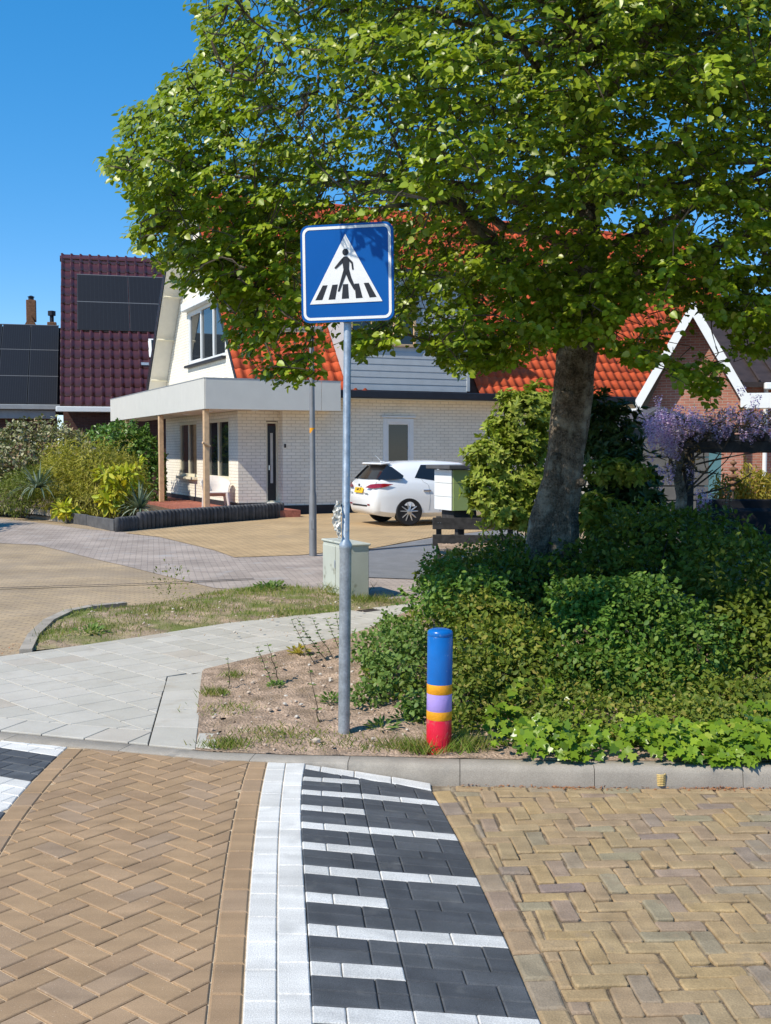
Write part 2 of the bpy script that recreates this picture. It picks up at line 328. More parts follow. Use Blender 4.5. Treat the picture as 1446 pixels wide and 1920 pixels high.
leafmat('weed_leaf', [(0, (.10, .18, .04)), (1, (.20, .28, .07))], trans=.3)
M = MATS

# ------------------------------------------------------------------ paving pieces
def poly_area(p): return .5*sum(p[i][0]*p[(i+1) % len(p)][1]-p[(i+1) % len(p)][0]*p[i][1] for i in range(len(p)))
def clip(p, a, b):
    """keep the part of polygon p on the left of line a->b"""
    out = []; dx, dy = b[0]-a[0], b[1]-a[1]
    s = [dx*(q[1]-a[1])-dy*(q[0]-a[0]) for q in p]
    for i in range(len(p)):
        j = (i+1) % len(p)
        if s[i] >= 0: out.append(p[i])
        if (s[i] >= 0) != (s[j] >= 0):
            t = s[i]/(s[i]-s[j]); out.append(tuple(p[i][k]+t*(p[j][k]-p[i][k]) for k in range(len(p[i]))))
    return out
def clip_poly(p, region):
    for i in range(len(region)):
        if len(p) < 3: return []
        p = clip(p, region[i], region[(i+1) % len(region)])
    return p if len(p) >= 3 and abs(poly_area(p)) > 1e-7 else []
def inset(p, d):
    """convex CCW polygon (x, y[, z]) inset by d; None if it vanishes"""
    q = [p[0]]
    for v in p[1:]:
        if math.hypot(v[0]-q[-1][0], v[1]-q[-1][1]) > 1.2e-2: q.append(v)
    if len(q) > 2 and math.hypot(q[0][0]-q[-1][0], q[0][1]-q[-1][1]) < 1.2e-2: q.pop()
    n = len(q)
    if n < 3: return None
    out = []
    for i in range(n):
        a, b, c = q[i-1], q[i], q[(i+1) % n]
        e1 = Vector((b[0]-a[0], b[1]-a[1])).normalized(); e2 = Vector((c[0]-b[0], c[1]-b[1])).normalized()
        n1 = Vector((-e1.y, e1.x)); n2 = Vector((-e2.y, e2.x)); den = 1+n1.dot(n2)
        if den < .12: den = .12
        m = (n1+n2)/den*d
        out.append((b[0]+m.x, b[1]+m.y)+tuple(b[2:]))
    if poly_area(out) <= 1e-5 or poly_area(out) > poly_area(q): return None
    for i in range(n):
        a, b = out[i], out[(i+1) % n]; e = q[(i+1) % n]
        if (b[0]-a[0])*(e[0]-q[i][0])+(b[1]-a[1])*(e[1]-q[i][1]) <= 0: return None
    return out
def slab_mesh(name, poly, matr, gap=.002, ch=.005, th=.05, jit=0.0, dome=0.0):
    """paving piece from a convex polygon with per-corner z (default 0); returns (mesh, centre) or None"""
    if poly_area(poly) < 0: poly = poly[::-1]
    poly = [tuple(v) if len(v) == 3 else (*v, 0.0) for v in poly]
    a = inset(poly, gap)
    if not a: return None
    if jit: a = [(x+random.uniform(-jit, jit), y+random.uniform(-jit, jit), z+random.uniform(-jit, jit)*.5) for x, y, z in a]
    b = inset(a, ch)
    if not b or len(b) != len(a): return None
    n = len(a); cx = sum(v[0] for v in a)/n; cy = sum(v[1] for v in a)/n; cz = sum(v[2] for v in a)/n
    # edge pieces get two-step rounding when asked
    rings = [[(x, y, z-th) for x, y, z in a], [(x, y, z-ch*.9) for x, y, z in a]]
    if dome:
        b0 = inset(a, ch*.35)
        if b0 and len(b0) == n: rings.append([(x, y, z-ch*.3) for x, y, z in b0])
    rings.append([(x, y, z) for x, y, z in b])
    vs = [(x-cx, y-cy, z-cz) for r in rings for x, y, z in r]; fs = []
    for k in range(len(rings)-1):
        for i in range(n):
            j = (i+1) % n; fs.append((k*n+i, k*n+j, (k+1)*n+j, (k+1)*n+i))
    m = (len(rings)-1)*n; fs.append(tuple(range(m, m+n)))
    me = bpy.data.meshes.new(name); me.from_pydata(vs, [], fs); me.materials.append(matr)
    return me, (cx, cy, cz)
def piece(name, poly, matr, parent, **k):
    r = slab_mesh(name, poly, matr, **k) or slab_mesh(name, poly, matr, **dict(k, ch=k.get('ch', .005)*.4, gap=.001, jit=0, dome=0))
    if not r: return None
    o = link(name, r[0], parent); o.location = r[1]; return o
def sheet(name, poly, matr, z, kind='structure', follow=False, label=None):
    """flat ground sheet; follow: it rises with zg()"""
    bm = bmesh.new(); vs = [bm.verts.new((x, y, 0)) for x, y in poly]; f = bm.faces.new(vs)
    if f.normal.z < 0 or poly_area(poly) < 0: f.normal_flip()
    bmesh.ops.triangulate(bm, faces=bm.faces[:])
    if follow:
        for yy in (18, 25):
            bmesh.ops.bisect_plane(bm, geom=bm.verts[:]+bm.edges[:]+bm.faces[:], plane_co=(0, yy, 0), plane_no=(0, 1, 0))
    for v in bm.verts: v.co.z = z+(zg(v.co.y) if follow else 0)
    bmesh.ops.recalc_face_normals(bm, faces=bm.faces)
    for f in bm.faces:
        if f.normal.z < 0: f.normal_flip()
    me = bpy.data.meshes.new(name); bm.to_mesh(me); bm.free(); me.materials.append(matr)
    return link(name, me, None, kind)
def herring(x0, x1, y0, y1, ang, w, ox=0.0, oy=0.0):
    """2:1 herringbone rectangles (as corner lists) whose centres fall in the box"""
    ca, sa = math.cos(ang), math.sin(ang); r = int(max(abs(v) for v in (x0, x1, y0, y1))*1.6/w)+4
    out = []
    cx, cy = (x0+x1)/2, (y0+y1)/2
    ic = int((cx*ca+cy*sa)/w); jc = int((-cx*sa+cy*ca)/w); rr = int(math.hypot(x1-x0, y1-y0)/w/2)+3
    for i in range(ic-rr, ic+rr):
        for j in range(jc-rr, jc+rr):
            c = (i-j) % 4
            if c == 0: u0, v0, du, dv = i*w, j*w, 2*w, w
            elif c == 3: u0, v0, du, dv = i*w, j*w, w, 2*w
            else: continue
            mu, mv = u0+du/2, v0+dv/2
            X, Y = mu*ca-mv*sa+ox, mu*sa+mv*ca+oy
            if not (x0 <= X <= x1 and y0 <= Y <= y1): continue
            q = [(u0, v0), (u0+du, v0), (u0+du, v0+dv), (u0, v0+dv)]
            out.append((X, Y, c == 0, [(u*ca-v*sa+ox, u*sa+v*ca+oy) for u, v in q]))
    return out
def interp(tab, t):
    for (a, va), (b, vb) in zip(tab, tab[1:]):
        if t <= b or (b, vb) == tab[-1]: return va+(vb-va)*(t-a)/(b-a)
def local_clip(poly, c, line, side):
    """clip poly by the nearest segment of an open polyline (list of xy); side=+1 keeps left"""
    best = None
    for a, b in zip(line, line[1:]):
        dx, dy = b[0]-a[0], b[1]-a[1]; L2 = dx*dx+dy*dy
        t = max(0, min(1, ((c[0]-a[0])*dx+(c[1]-a[1])*dy)/L2)); d = math.hypot(a[0]+t*dx-c[0], a[1]+t*dy-c[1])
        if best is None or d < best[0]: best = (d, a, b)
    _, a, b = best
    return clip(poly, a, b) if side > 0 else clip(poly, b, a)

# ================================================================== GROUND AND PAVING
def GP(lst, z=0.0): return [G(x, y, z) for x, y in lst]
sheet('ground', [(-220, -60), (220, -60), (220, 500), (-220, 500)], M['far_ground'], -.32)
# ---- back street and everything on it (follows the slight rise towards the houses)
street_poly = [(-34, 8.3), (-3.2, 8.3), (-3.1, 10.4), (-2.4, 11.2), (-1.2, 12.2), (-.2, 12.4), (.5, 11.8), (1.2, 12.5), (2.0, 16.5), (14, 16.5), (14, 40), (-34, 60)]
sheet('back_street', street_poly, M['street_clinker'], -.02, follow=True)
grey_poly = [G(-60, 965), G(40, 975), G(150, 990), G(217, 995), G(300, 1003), G(400, 1028), G(470, 1043), G(560, 1040), G(700, 1028), G(815, 1006), G(900, 990), (2.2, 22), (2.0, 14.6), G(690, 1125), G(640, 1118), G(560, 1112), G(400, 1100), G(330, 1083), G(230, 1058), G(70, 1020), G(-60, 1015)]
sheet('grey_path', grey_poly, M['grey_clinker'], -.014, follow=True)
drive_poly = [G(235, 999), G(300, 1006), G(400, 1030), G(440, 1044), G(560, 1040), G(700, 1027), G(815, 1005), G(1000, 985), (9, 31), (2, 33), (-2.6, 28.9), G(520, 972)]
sheet('driveway', drive_poly, M['drive_clinker'], -.006, follow=True)
asph = [G(690, 1030), G(815, 1008), G(960, 990), (3.0, 17.0), (1.6, 15.0), G(770, 1085), G(690, 1082)]
sheet('asphalt_path', asph, M['asphalt'], -.002, follow=True)
# narrow dark line across the street; lamp post shadow painted across the asphalt
for pts, w, nm in (([(-40, 1103.5), (250, 1095), (475, 1085)], .028, 'street_dark_line'), ([(688, 1031), (815, 1020)], .03, 'painted_lamp_shadow')):
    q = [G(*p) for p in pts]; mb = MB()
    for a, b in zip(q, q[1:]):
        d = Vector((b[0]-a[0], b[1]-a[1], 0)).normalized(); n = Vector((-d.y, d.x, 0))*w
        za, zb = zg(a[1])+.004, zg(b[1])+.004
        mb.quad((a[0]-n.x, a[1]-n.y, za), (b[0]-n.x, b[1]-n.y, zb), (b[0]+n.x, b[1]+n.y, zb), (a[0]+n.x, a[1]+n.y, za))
    mb.build(nm, M['seam_and_shadow_dark'], kind='structure')

# ---- the kerb line: road-side foot of the kerb, with its height there
KL = [(-260, 1360, 0), (0, 1387, 0), (130, 1400, 0), (395, 1424, 0), (500, 1428, 0), (540, 1430, 0), (600, 1437, -.02), (680, 1448, -.05), (750, 1459, -.08), (815, 1470, -.105), (1000, 1475, -.11), (1130, 1477, -.11), (1446, 1478, -.11), (1800, 1478, -.11)]
KP = [(*G(x, y, z), z) for x, y, z in KL]
KXY = [(p[0], p[1]) for p in KP]
def kerb_at(x):
    for a, b in zip(KP, KP[1:]):
        if x <= b[0] or b is KP[-1]:
            t = (x-a[0])/(b[0]-a[0]); return a[1]+t*(b[1]-a[1]), a[2]+t*(b[2]-a[2])
KW = .155
kerb = bpy.data.objects.new('kerb', None); C.objects.link(kerb); kerb['kind'] = 'structure'
def kerb_stone(x0, x1, n=6):
    vs, fs = [], []
    for i in range(n+1):
        x = x0+(x1-x0)*i/n; y, z = kerb_at(x)
        y2, _ = kerb_at(x+.02); d = Vector((.02, y2-y, 0)).normalized(); nr = Vector((-d.y, d.x, 0))
        h = .003; top = h; face = top-z
        r = min(.035, face*.35)
        prof = [(.0, z-.08), (.0+.0, z), (.012*min(1, face/.1), top-r), (.012*min(1, face/.1)+r*.3, top-r*.28), (.012*min(1, face/.1)+r, top), (KW-.006, top), (KW, top-.006), (KW, top-.15)]
        for u, zz in prof: vs.append((x+nr.x*u, y+nr.y*u, zz))
    k = 8
    for i in range(n):
        for j in range(k-1): fs.append((i*k+j, (i+1)*k+j, (i+1)*k+j+1, i*k+j+1))
    fs.append(tuple(range(k))); fs.append(tuple(n*k+j for j in range(k-1, -1, -1)))
    mb = MB().add(vs, fs); o = mb.build('kerb_stone', M['kerb_concrete'], kerb); autosmooth(o, 50)
stops = [-4.0, -3.2, -2.4, -1.62, -.80, -.22, .43, 1.2, 2.05, 2.9, 3.7, 4.5, 5.3, 6.1]
for a, b in zip(stops, stops[1:]): kerb_stone(a+.002, b-.002)

# ---- pixel-read boundaries of the coloured bands (x as a function of the image row), turned into ground points
S1, S2 = 2.678, 2.582
browL = [(y/S1+1380, x/S1) for x, y in [(1258, 118), (1215, 230), (1180, 370), (1150, 580), (1120, 760), (1090, 960), (1065, 1150), (1040, 1350), (1022, 1560), (1008, 1760)]]
browR = [(y/S1+1380, x/S1) for x, y in [(1347, 118), (1325, 210), (1300, 330), (1280, 500), (1265, 700), (1245, 900), (1230, 1120), (1218, 1330), (1208, 1560), (1200, 1760)]]
colM = [(1400+y/S2, 440+x/S2) for x, y in [(252, 60), (240, 150), (222, 260), (215, 400), (210, 560), (206, 720), (205, 900), (205, 1100), (205, 1343), (206, 1640)]]
colR = [(1400+y/S2, 440+x/S2) for x, y in [(345, 80), (330, 170), (320, 230), (318, 310), (322, 395), (335, 490), (338, 620), (343, 765), (352, 920), (365, 1115), (382, 1343), (405, 1640)]]
leftE = [(1400, 130), (1420, 106), (1445, 76), (1470, 50), (1500, 25), (1560, -12), (1640, -64), (1740, -130), (1900, -230)]
def band_pts(tab, ys): return [G(interp(tab, y), y, 0) for y in ys]
# ---- the raised crossing: brown herringbone bricks
raised = sheet('raised_crossing', [(-5, -8), (-.35, -8), (-.40, 3.2), (-.43, 5.2), (-.50, 6.34), (-.7, 6.42), (-1.4, 6.52), (-2.5, 6.92), (-5, 7.4)], M['joint_sand'], -.007)
ysB = [1418, 1440, 1470, 1510, 1560, 1620, 1690, 1770, 1850, 1940, 2040]
Lb = [G(interp(leftE, y)+ (36 if y < 1600 else 40)*(y-1380)/120*.55+18, y, 0) for y in ysB]    # right edge of the left brown edging row
Rb = [G(interp(browL, y), y, 0) for y in ysB]
rows_of = lambda pts: pts
def smooth_poly(pts, deg=3):
    Y = np.array([p[1] for p in pts]); X = np.array([p[0] for p in pts]); c = np.polyfit(Y, X, deg)
    return lambda y: float(np.polyval(c, y))
fRb = smooth_poly(Rb); fBR = smooth_poly([G(interp(browR, y), y, 0) for y in ysB]); fCM = smooth_poly([G(interp(colM, y), y, 0) for y in ysB])
fCR = smooth_poly([G(interp(colR, y), y, 0) for y in ysB], 4)
LE = [G(interp(leftE, y), y, 0) for y in (1400, 1420, 1445, 1470, 1500, 1560, 1640, 1740)]
fLE = smooth_poly(LE, 2)
BW = .112
fLb = lambda y: fLE(y)+BW*1.06
# left boundary of the herringbone runs away at an angle: build lines as polylines far to near
yy = [7.4, 7.0, 6.6, 6.3, 6.0, 5.6, 5.2, 4.8, 4.4, 4.0, 3.6, 3.2, 2.8]
lineLE = [(fLE(y), y) for y in yy if y <= 6.9]; lineLb = []
for (x, y), (x2, y2) in zip(lineLE, lineLE[1:]+[None] if False else lineLE[1:]+[(2*lineLE[-1][0]-lineLE[-2][0], 2*lineLE[-1][1]-lineLE[-2][1])]):
    d = Vector((x2-x, y2-y)).normalized(); n = Vector((-d.y, d.x)); lineLb.append((x+n.x*BW, y+n.y*BW))
lineRb = [(fRb(y), y) for y in yy if y <= 6.7]; lineBR = [(fBR(y), y) for y in yy if y <= 6.7]
kerb_line = [(x, y-.004) for x, y in KXY]
hb_variants = []
w_hb = .1065
def hb_mesh(matr, w, n=3, gap=.0032, ch=.0042, jit=0.0, dome=0.0):
    return [slab_mesh('brick', [(-w, -w/2), (w, -w/2), (w, w/2), (-w, w/2)], matr, gap=gap, ch=ch, jit=jit, dome=dome)[0] for _ in range(n)]
whole = hb_mesh(M['plateau_brick'], w_hb, 3, jit=.0006)
def inside(p, tests): return all(tests)
def side(line, c):
    best = None
    for a, b in zip(line, line[1:]):
        dx, dy = b[0]-a[0], b[1]-a[1]; t = max(0, min(1, ((c[0]-a[0])*dx+(c[1]-a[1])*dy)/(dx*dx+dy*dy)))
        d = math.hypot(a[0]+t*dx-c[0], a[1]+t*dy-c[1])
        if best is None or d < best[0]: best = (d, dx*(c[1]-a[1])-dy*(c[0]-a[0]))
    return best[0]*(1 if best[1] > 0 else -1)      # + = left of the direction of travel
far_rows = MB()
for X, Y, hz, q in herring(-3.2, -.3, 2.95, 7.1, R(51), w_hb, .02, .03):
    sL = side(lineLb, (X, Y)); sR = side(lineRb, (X, Y)); sK = side(kerb_line, (X, Y))
    if sL < -.13 or sR > .13 or sK > .13: continue
    if X < -.353*Y-.35: continue
    if sL > .14 and sR < -.14 and sK < -.14:
        o = link('brick', random.choice(whole), raised); o.location = (X, Y, random.uniform(-.0012, .0012)); o.rotation_euler = (random.gauss(0, .003), random.gauss(0, .003), R(51)+(0 if hz else PI/2)+random.gauss(0, .003))
        continue
    p = q
    p = local_clip(p, (X, Y), lineLb, 1) if sL < .14 else p
    if len(p) > 2 and sR > -.14: p = local_clip(p, (X, Y), lineRb, -1)
    if len(p) > 2 and sK > -.14: p = local_clip(p, (X, Y), kerb_line, -1)
    if len(p) > 2 and abs(poly_area(p)) > .0012: piece('brick', p, M['plateau_brick'], raised, gap=.0032, ch=.0042)
def edge_row(fa, fb, y0, y1, step, matr, parent, z=0.0, ch=.006, name='brick', gap=.002, skew=0.0):
    y = y0
    while y > y1:
        s = step*random.uniform(.985, 1.015); t = y-s
        q = [(fa(t), t, z), (fb(t), t+skew, z), (fb(y), y+skew, z), (fa(y), y, z)]
        c = (sum(v[0] for v in q)/4, sum(v[1] for v in q)/4)
        if side(kerb_line, c) > -.14: q = local_clip(q, c, kerb_line, -1)
        if len(q) > 2 and abs(poly_area(q)) > .0015: piece(name, q, matr, parent, gap=gap, ch=ch)
        y = t
edge_row(fRb, fBR, 6.62, 3.0, .218, M['plateau_brick'], raised, ch=.0075)
# left edging row (runs diagonally)
pos = 0.0; seg = []
acc = [0.0]
for a, b in zip(lineLE, lineLE[1:]): acc.append(acc[-1]+math.hypot(b[0]-a[0], b[1]-a[1]))
def along(line, s):
    for i in range(len(acc)-1):
        if s <= acc[i+1] or i == len(acc)-2:
            t = (s-acc[i])/(acc[i+1]-acc[i]); return tuple(line[i][k]+t*(line[i+1][k]-line[i][k]) for k in (0, 1))
s = 0.0
while s < acc[-1]-.25:
    q = [along(lineLE, s), along(lineLE, s+.218), along(lineLb, s+.218), along(lineLb, s)]
    c = (sum(v[0] for v in q)/4, sum(v[1] for v in q)/4)
    if side(kerb_line, c) > -.14: q = local_clip(q, c, kerb_line, -1)
    if len(q) > 2 and abs(poly_area(q)) > .002: piece('brick', q, M['plateau_brick'], raised, gap=.002, ch=.0075)
    s += .218
# ---- zebra crossing at the left edge: white and black stripes of bricks
zebra = sheet('zebra_crossing', [(-4.6, 4.2), (-1.75, 4.2), (-2.0, 6.0), (-2.02, 6.72), (-4.6, 7.5)], M['seam_and_shadow_dark'], -.0085)
d0 = Vector(G(0, 1401, 0)); d1 = Vector(G(110, 1418, 0)); zd = (d1-d0).normalized(); zn = Vector((-zd.y, zd.x))
for r in range(-14, 7):
    wht = ((r+0) // 4) % 2 == 0
    o0 = d0+zn*(r*.112); off = (.11 if r % 2 else 0)
    for k in range(-3, 5):
        a = o0+zd*(k*.224+off); b = a+zd*.224
        q = [tuple(a), tuple(b), tuple(b+zn*.112), tuple(a+zn*.112)]
        c = (sum(v[0] for v in q)/4, sum(v[1] for v in q)/4)
        if c[0] < -3.2 or c[1] < 4.4: continue
        sL = side(lineLE, c)
        if sL > .13: continue
        if sL > -.14: q = local_clip(q, c, lineLE, -1)
        if len(q) > 2 and side(kerb_line, c) > -.14: q = local_clip(q, c, kerb_line, -1)
        if len(q) > 2 and abs(poly_area(q)) > .002: piece('brick', q, M['white_paint' if wht else 'black_paver'], zebra, gap=.0015, ch=.005)

# ---- the ramp: two white columns and the black and white teeth
rampo = bpy.data.objects.new('ramp', None); C.objects.link(rampo); rampo['kind'] = 'structure'
edge_row(fBR, fCM, 6.60, 3.0, .220, M['white_paint'], rampo, ch=.005, gap=.0018)
edge_row(fCM, fCR, 6.55, 3.0, .228, M['white_paint'], rampo, ch=.005, gap=.0015)
zM, zR = -.047, -.106
Ltab = {3: 142, 4: 163, 6: 205, 7: 230, 9: 280, 10: 307, 12: 365, 13: 393, 15: 452, 16: 488, 18: 562, 19: 610, 21: 703, 22: 755, 24: 855, 25: 912, 27: 1035, 28: 1105, 30: 1250, 31: 1330}
Lx = [(107, 342), (142, 335), (170, 330), (230, 320), (310, 318), (395, 322), (490, 335), (620, 338), (765, 343), (920, 352), (1115, 365), (1343, 382)]
Mtab = {3: (157, 608), 4: (182, 609), 6: (225, 616), 7: (250, 618), 9: (305, 627), 10: (330, 631), 12: (390, 645), 13: (418, 655), 15: (483, 678), 16: (517, 688), 18: (600, 708), 19: (638, 718), 21: (733, 737), 22: (782, 745), 24: (890, 770), 25: (943, 784), 27: (1068, 813), 28: (1130, 828), 30: (1282, 868), 31: (1343, 884)}
Rtab = {6: (260, 985), 7: (284, 997), 12: (425, 1060), 13: (452, 1075), 18: (630, 1180), 19: (670, 1197), 24: (918, 1310), 25: (975, 1330), 30: (1325, 1476), 31: (1388, 1502)}
def fit(tab, z, deg=3):
    ks = sorted(tab); g = [G(440+tab[k][1]/S2, 1400+tab[k][0]/S2, z) for k in ks]
    cxf = np.polyfit(ks, [p[0] for p in g], deg); cyf = np.polyfit(ks, [p[1] for p in g], deg)
    def ev(r):
        lo_, hi_ = ks[0], ks[-1]
        if r < lo_: a, b = ev(lo_), ev(lo_+2.0); return tuple(a[k]+(b[k]-a[k])*(r-lo_)/2.0 for k in (0, 1))
        if r > hi_: a, b = ev(hi_), ev(hi_-2.0); return tuple(a[k]+(b[k]-a[k])*(hi_-r)/2.0 for k in (0, 1))
        return float(np.polyval(cxf, r)), float(np.polyval(cyf, r))
    return ev
gL = fit({k: (v, interp(Lx, v)) for k, v in Ltab.items()}, 0); gM = fit(Mtab, zM); gR = fit(Rtab, zR, 2)
def rp(s, r):
    """point of the ramp: s 0..1.5 left column (bricks), 1.5..3.5 right column; r row"""
    if s <= 1.5: a, b, t, za, zb = gL(r), gM(r), s/1.5, 0, zM
    else: a, b, t, za, zb = gM(r), gR(r), (s-1.5)/2, zM, zR
    return (a[0]+(b[0]-a[0])*t, a[1]+(b[1]-a[1])*t, za+(zb-za)*t)
border = [(x, y-.118) for x, y in KXY]     # the white border row along the kerb takes 0.11 m
def ramp_brick(s0, s1, r0, r1, white):
    q = [rp(s0, r1), rp(s1, r1), rp(s1, r0), rp(s0, r0)]
    c = (sum(v[0] for v in q)/4, sum(v[1] for v in q)/4)
    sk = side(border, c)
    if sk > .13: return
    if sk > -.26: q = local_clip(q, c, border, -1)
    if len(q) > 2 and abs(poly_area(q)) > .002: piece('brick', q, M['white_paint' if white else 'black_paver'], rampo, gap=.0016 if white else .0018, ch=.005)
for r in range(-9, 37):
    m = r % 6
    if m in (0, 3):
        ramp_brick(0, .5, r, r+1, True); ramp_brick(.5, 1.5, r, r+1, True)
    else:
        ramp_brick(0, 1.0, r, r+1, False); ramp_brick(1.0, 1.5, r, r+1, False)
    if m == 0: ramp_brick(1.5, 2.5, r, r+1, True); ramp_brick(2.5, 3.5, r, r+1, True)
    elif m == 3: ramp_brick(1.5, 2.5, r, r+1, False); ramp_brick(2.5, 3.5, r, r+1, False)
    else:
        for a, b in ((1.5, 2.0), (2.0, 3.0), (3.0, 3.5)): ramp_brick(a, b, r, r+1, False)
# border bricks along the kerb
xb = [G(540, 1430, 0)[0]-.10, G(582, 1433, 0)[0], G(616, 1440, 0)[0]]
xs = [-.470, -.375, -.18, .035, .262]
for a, b in zip(xs, xs[1:]):
    (ya, za), (yb, zb) = kerb_at(a), kerb_at(b)
    piece('brick', [(a, ya-.122, za+.001), (b, yb-.122, zb+.001), (b, yb-.004, zb+.003), (a, ya-.004, za+.003)], M['white_paint'], rampo, gap=.002, ch=.005)
mb = MB()                                    # bedding under the ramp
rows = list(range(-9, 38, 3)); vs = []
for r in rows:
    for s_ in (0, 1.5, 3.5):
        p = rp(s_, r); vs.append((p[0], p[1], p[2]-.010))
fs = []
for i in range(len(rows)-1):
    for j in range(2): fs.append((i*3+j, i*3+j+1, (i+1)*3+j+1, (i+1)*3+j))
bed_me = MB().add(vs, fs).mesh('ramp_bedding', M['seam_and_shadow_dark']); link('ramp_bedding', bed_me, rampo)
_gl = [(gL(r)[0]-.02, gL(r)[1]) for r in range(0, 36, 3)]
sheet('white_band_bedding', [(fRb(2.6)+.05, 2.6)]+_gl[::-1]+[(-.66, 6.38), (fRb(5)+.05, 5.0), (fRb(4)+.05, 4.0)], M['seam_and_shadow_dark'], -.0075)

# ---- the lower road on the right: old clay clinkers in herringbone
ZR = -.108
road = sheet('road', [(.2, -8), (30, -8), (30, 7.5), (3.2, 6.30), (.26, 6.45), (.18, 6.0)], M['joint_dirt'], ZR-.010)
fRR = lambda y: 0.0
rr = [gR(r) for r in range(-8, 40)]
lineRR = [(x+.002, y) for x, y in rr]                    # far to near
edgeW = .118
lineRE = []
for i, (x, y) in enumerate(lineRR):
    a, b = lineRR[max(i-1, 0)], lineRR[min(i+1, len(lineRR)-1)]; d = Vector((b[0]-a[0], b[1]-a[1])).normalized()
    lineRE.append((x-d.y*edgeW, y+d.x*edgeW))
# edging row of clinkers beside the ramp
cum = [0]
for a, b in zip(lineRR, lineRR[1:]): cum.append(cum[-1]+math.hypot(b[0]-a[0], b[1]-a[1]))
def along2(line, s):
    for i in range(len(cum)-1):
        if s <= cum[i+1] or i == len(cum)-2:
            t = (s-cum[i])/(cum[i+1]-cum[i]); return tuple(line[i][k]+t*(line[i+1][k]-line[i][k]) for k in (0, 1))
s = 0
while s < cum[-1]-.3:
    st = .205*random.uniform(.95, 1.05)
    q = [along2(lineRR, s), along2(lineRR, s+st), along2(lineRE, s+st), along2(lineRE, s)]
    q = [(x, y, ZR) for x, y in q]; c = (sum(v[0] for v in q)/4, sum(v[1] for v in q)/4)
    if side(kerb_line, c) < -.02:
        if side(kerb_line, c) > -.14: q = local_clip(q, c, kerb_line, -1)
        if len(q) > 2 and abs(poly_area(q)) > .003: piece('brick', q, M['clinker'], road, gap=.004, ch=.014, jit=.0035, dome=1)
    s += st
# a flat gutter course of bricks along the kerb
x = .40
gut = [(p[0], p[1]-.095) for p in KP]
while x < 6.0:
    b = x+.205*random.uniform(.93, 1.07); (ya, _), (yb, _) = kerb_at(x), kerb_at(b)
    piece('brick', [(x, ya-.095, ZR), (b, yb-.095, ZR), (b, yb-.006, ZR), (x, ya-.006, ZR)], M['clinker'], road, gap=.004, ch=.012, jit=.003, dome=1); x = b
CL, CWD = .205, .089
def worn(L_, W_):
    c = .011; J = lambda: random.uniform(-.0028, .0028); x, y = L_/2, W_/2
    return [(a+J(), b+J()) for a, b in [(-x+c, -y), (-x*.35, -y), (x*.35, -y), (x-c, -y), (x, -y+c), (x, 0), (x, y-c), (x-c, y), (x*.3, y), (-x*.35, y), (-x+c, y), (-x, y-c), (-x, 0), (-x, -y+c)]]
cvar = [m[0] for m in (slab_mesh('brick', worn(CL, CWD), M['clinker'], gap=.0034, ch=.0065, jit=.0012, dome=1) for _ in range(40)) if m]
def herring_any(x0, x1, y0, y1, ang, L_, W_):
    ca, sa = math.cos(ang), math.sin(ang)
    for i in range(-160, 161):
        for j in range(-60, 61):
            u, v = i*W_+j*L_, i*W_-j*L_+5.0
            for hz, q in ((True, [(u, v), (u+L_, v), (u+L_, v+W_), (u, v+W_)]), (False, [(u-W_, v), (u, v), (u, v+L_), (u-W_, v+L_)])):
                mu, mv = (q[0][0]+q[2][0])/2, (q[0][1]+q[2][1])/2; X, Y = mu*ca-mv*sa, mu*sa+mv*ca
                if x0 <= X <= x1 and y0 <= Y <= y1: yield X, Y, hz, [(a*ca-b*sa, a*sa+b*ca) for a, b in q]
# gap=.0046, ch=.010, jit=.0042, dome=1)
outer = MB()
for X, Y, hz, q in herring_any(-.2, 6.0, 1.6, 6.3, R(2.5), CL, CWD):
    sK = side(gut, (X, Y)); sL = side(lineRE, (X, Y))
    if sK > .12 or sL < -.12: continue
    if sL < .15 and Y < 2.9: continue
    if X > .355*Y+.22 or Y < 3.05:                  # beside and before the picture: joined
        if sK < -.15:
            m_ = random.choice(cvar); a_ = R(2.5)+(0 if hz else PI/2); rm = Matrix.Translation((X, Y, ZR)) @ Matrix.Rotation(a_, 4, 'Z')
            outer.add([rm @ v.co for v in m_.vertices], [tuple(f.vertices) for f in m_.polygons])
        continue
    zz = ZR+random.gauss(0, .0032)
    if sK < -.15 and sL > .15:
        o = link('brick', random.choice(cvar), road); o.location = (X+random.gauss(0, .0015), Y+random.gauss(0, .0015), zz)
        o.rotation_euler = (random.gauss(0, .012), random.gauss(0, .012), R(2.5)+(0 if hz else PI/2)+random.choice((0, PI))+random.gauss(0, .014)); continue
    p = q
    if sK > -.15: p = local_clip(p, (X, Y), gut, -1)
    if len(p) > 2 and sL < .15: p = local_clip(p, (X, Y), lineRE, 1)
    if len(p) > 2 and abs(poly_area(p)) > .002: piece('brick', [(a, b, zz) for a, b in p], M['clinker'], road, gap=.0045, ch=.009, jit=.003, dome=1)

outer.build('bricks', M['clinker_mass'], road, kind='stuff', fix=False)
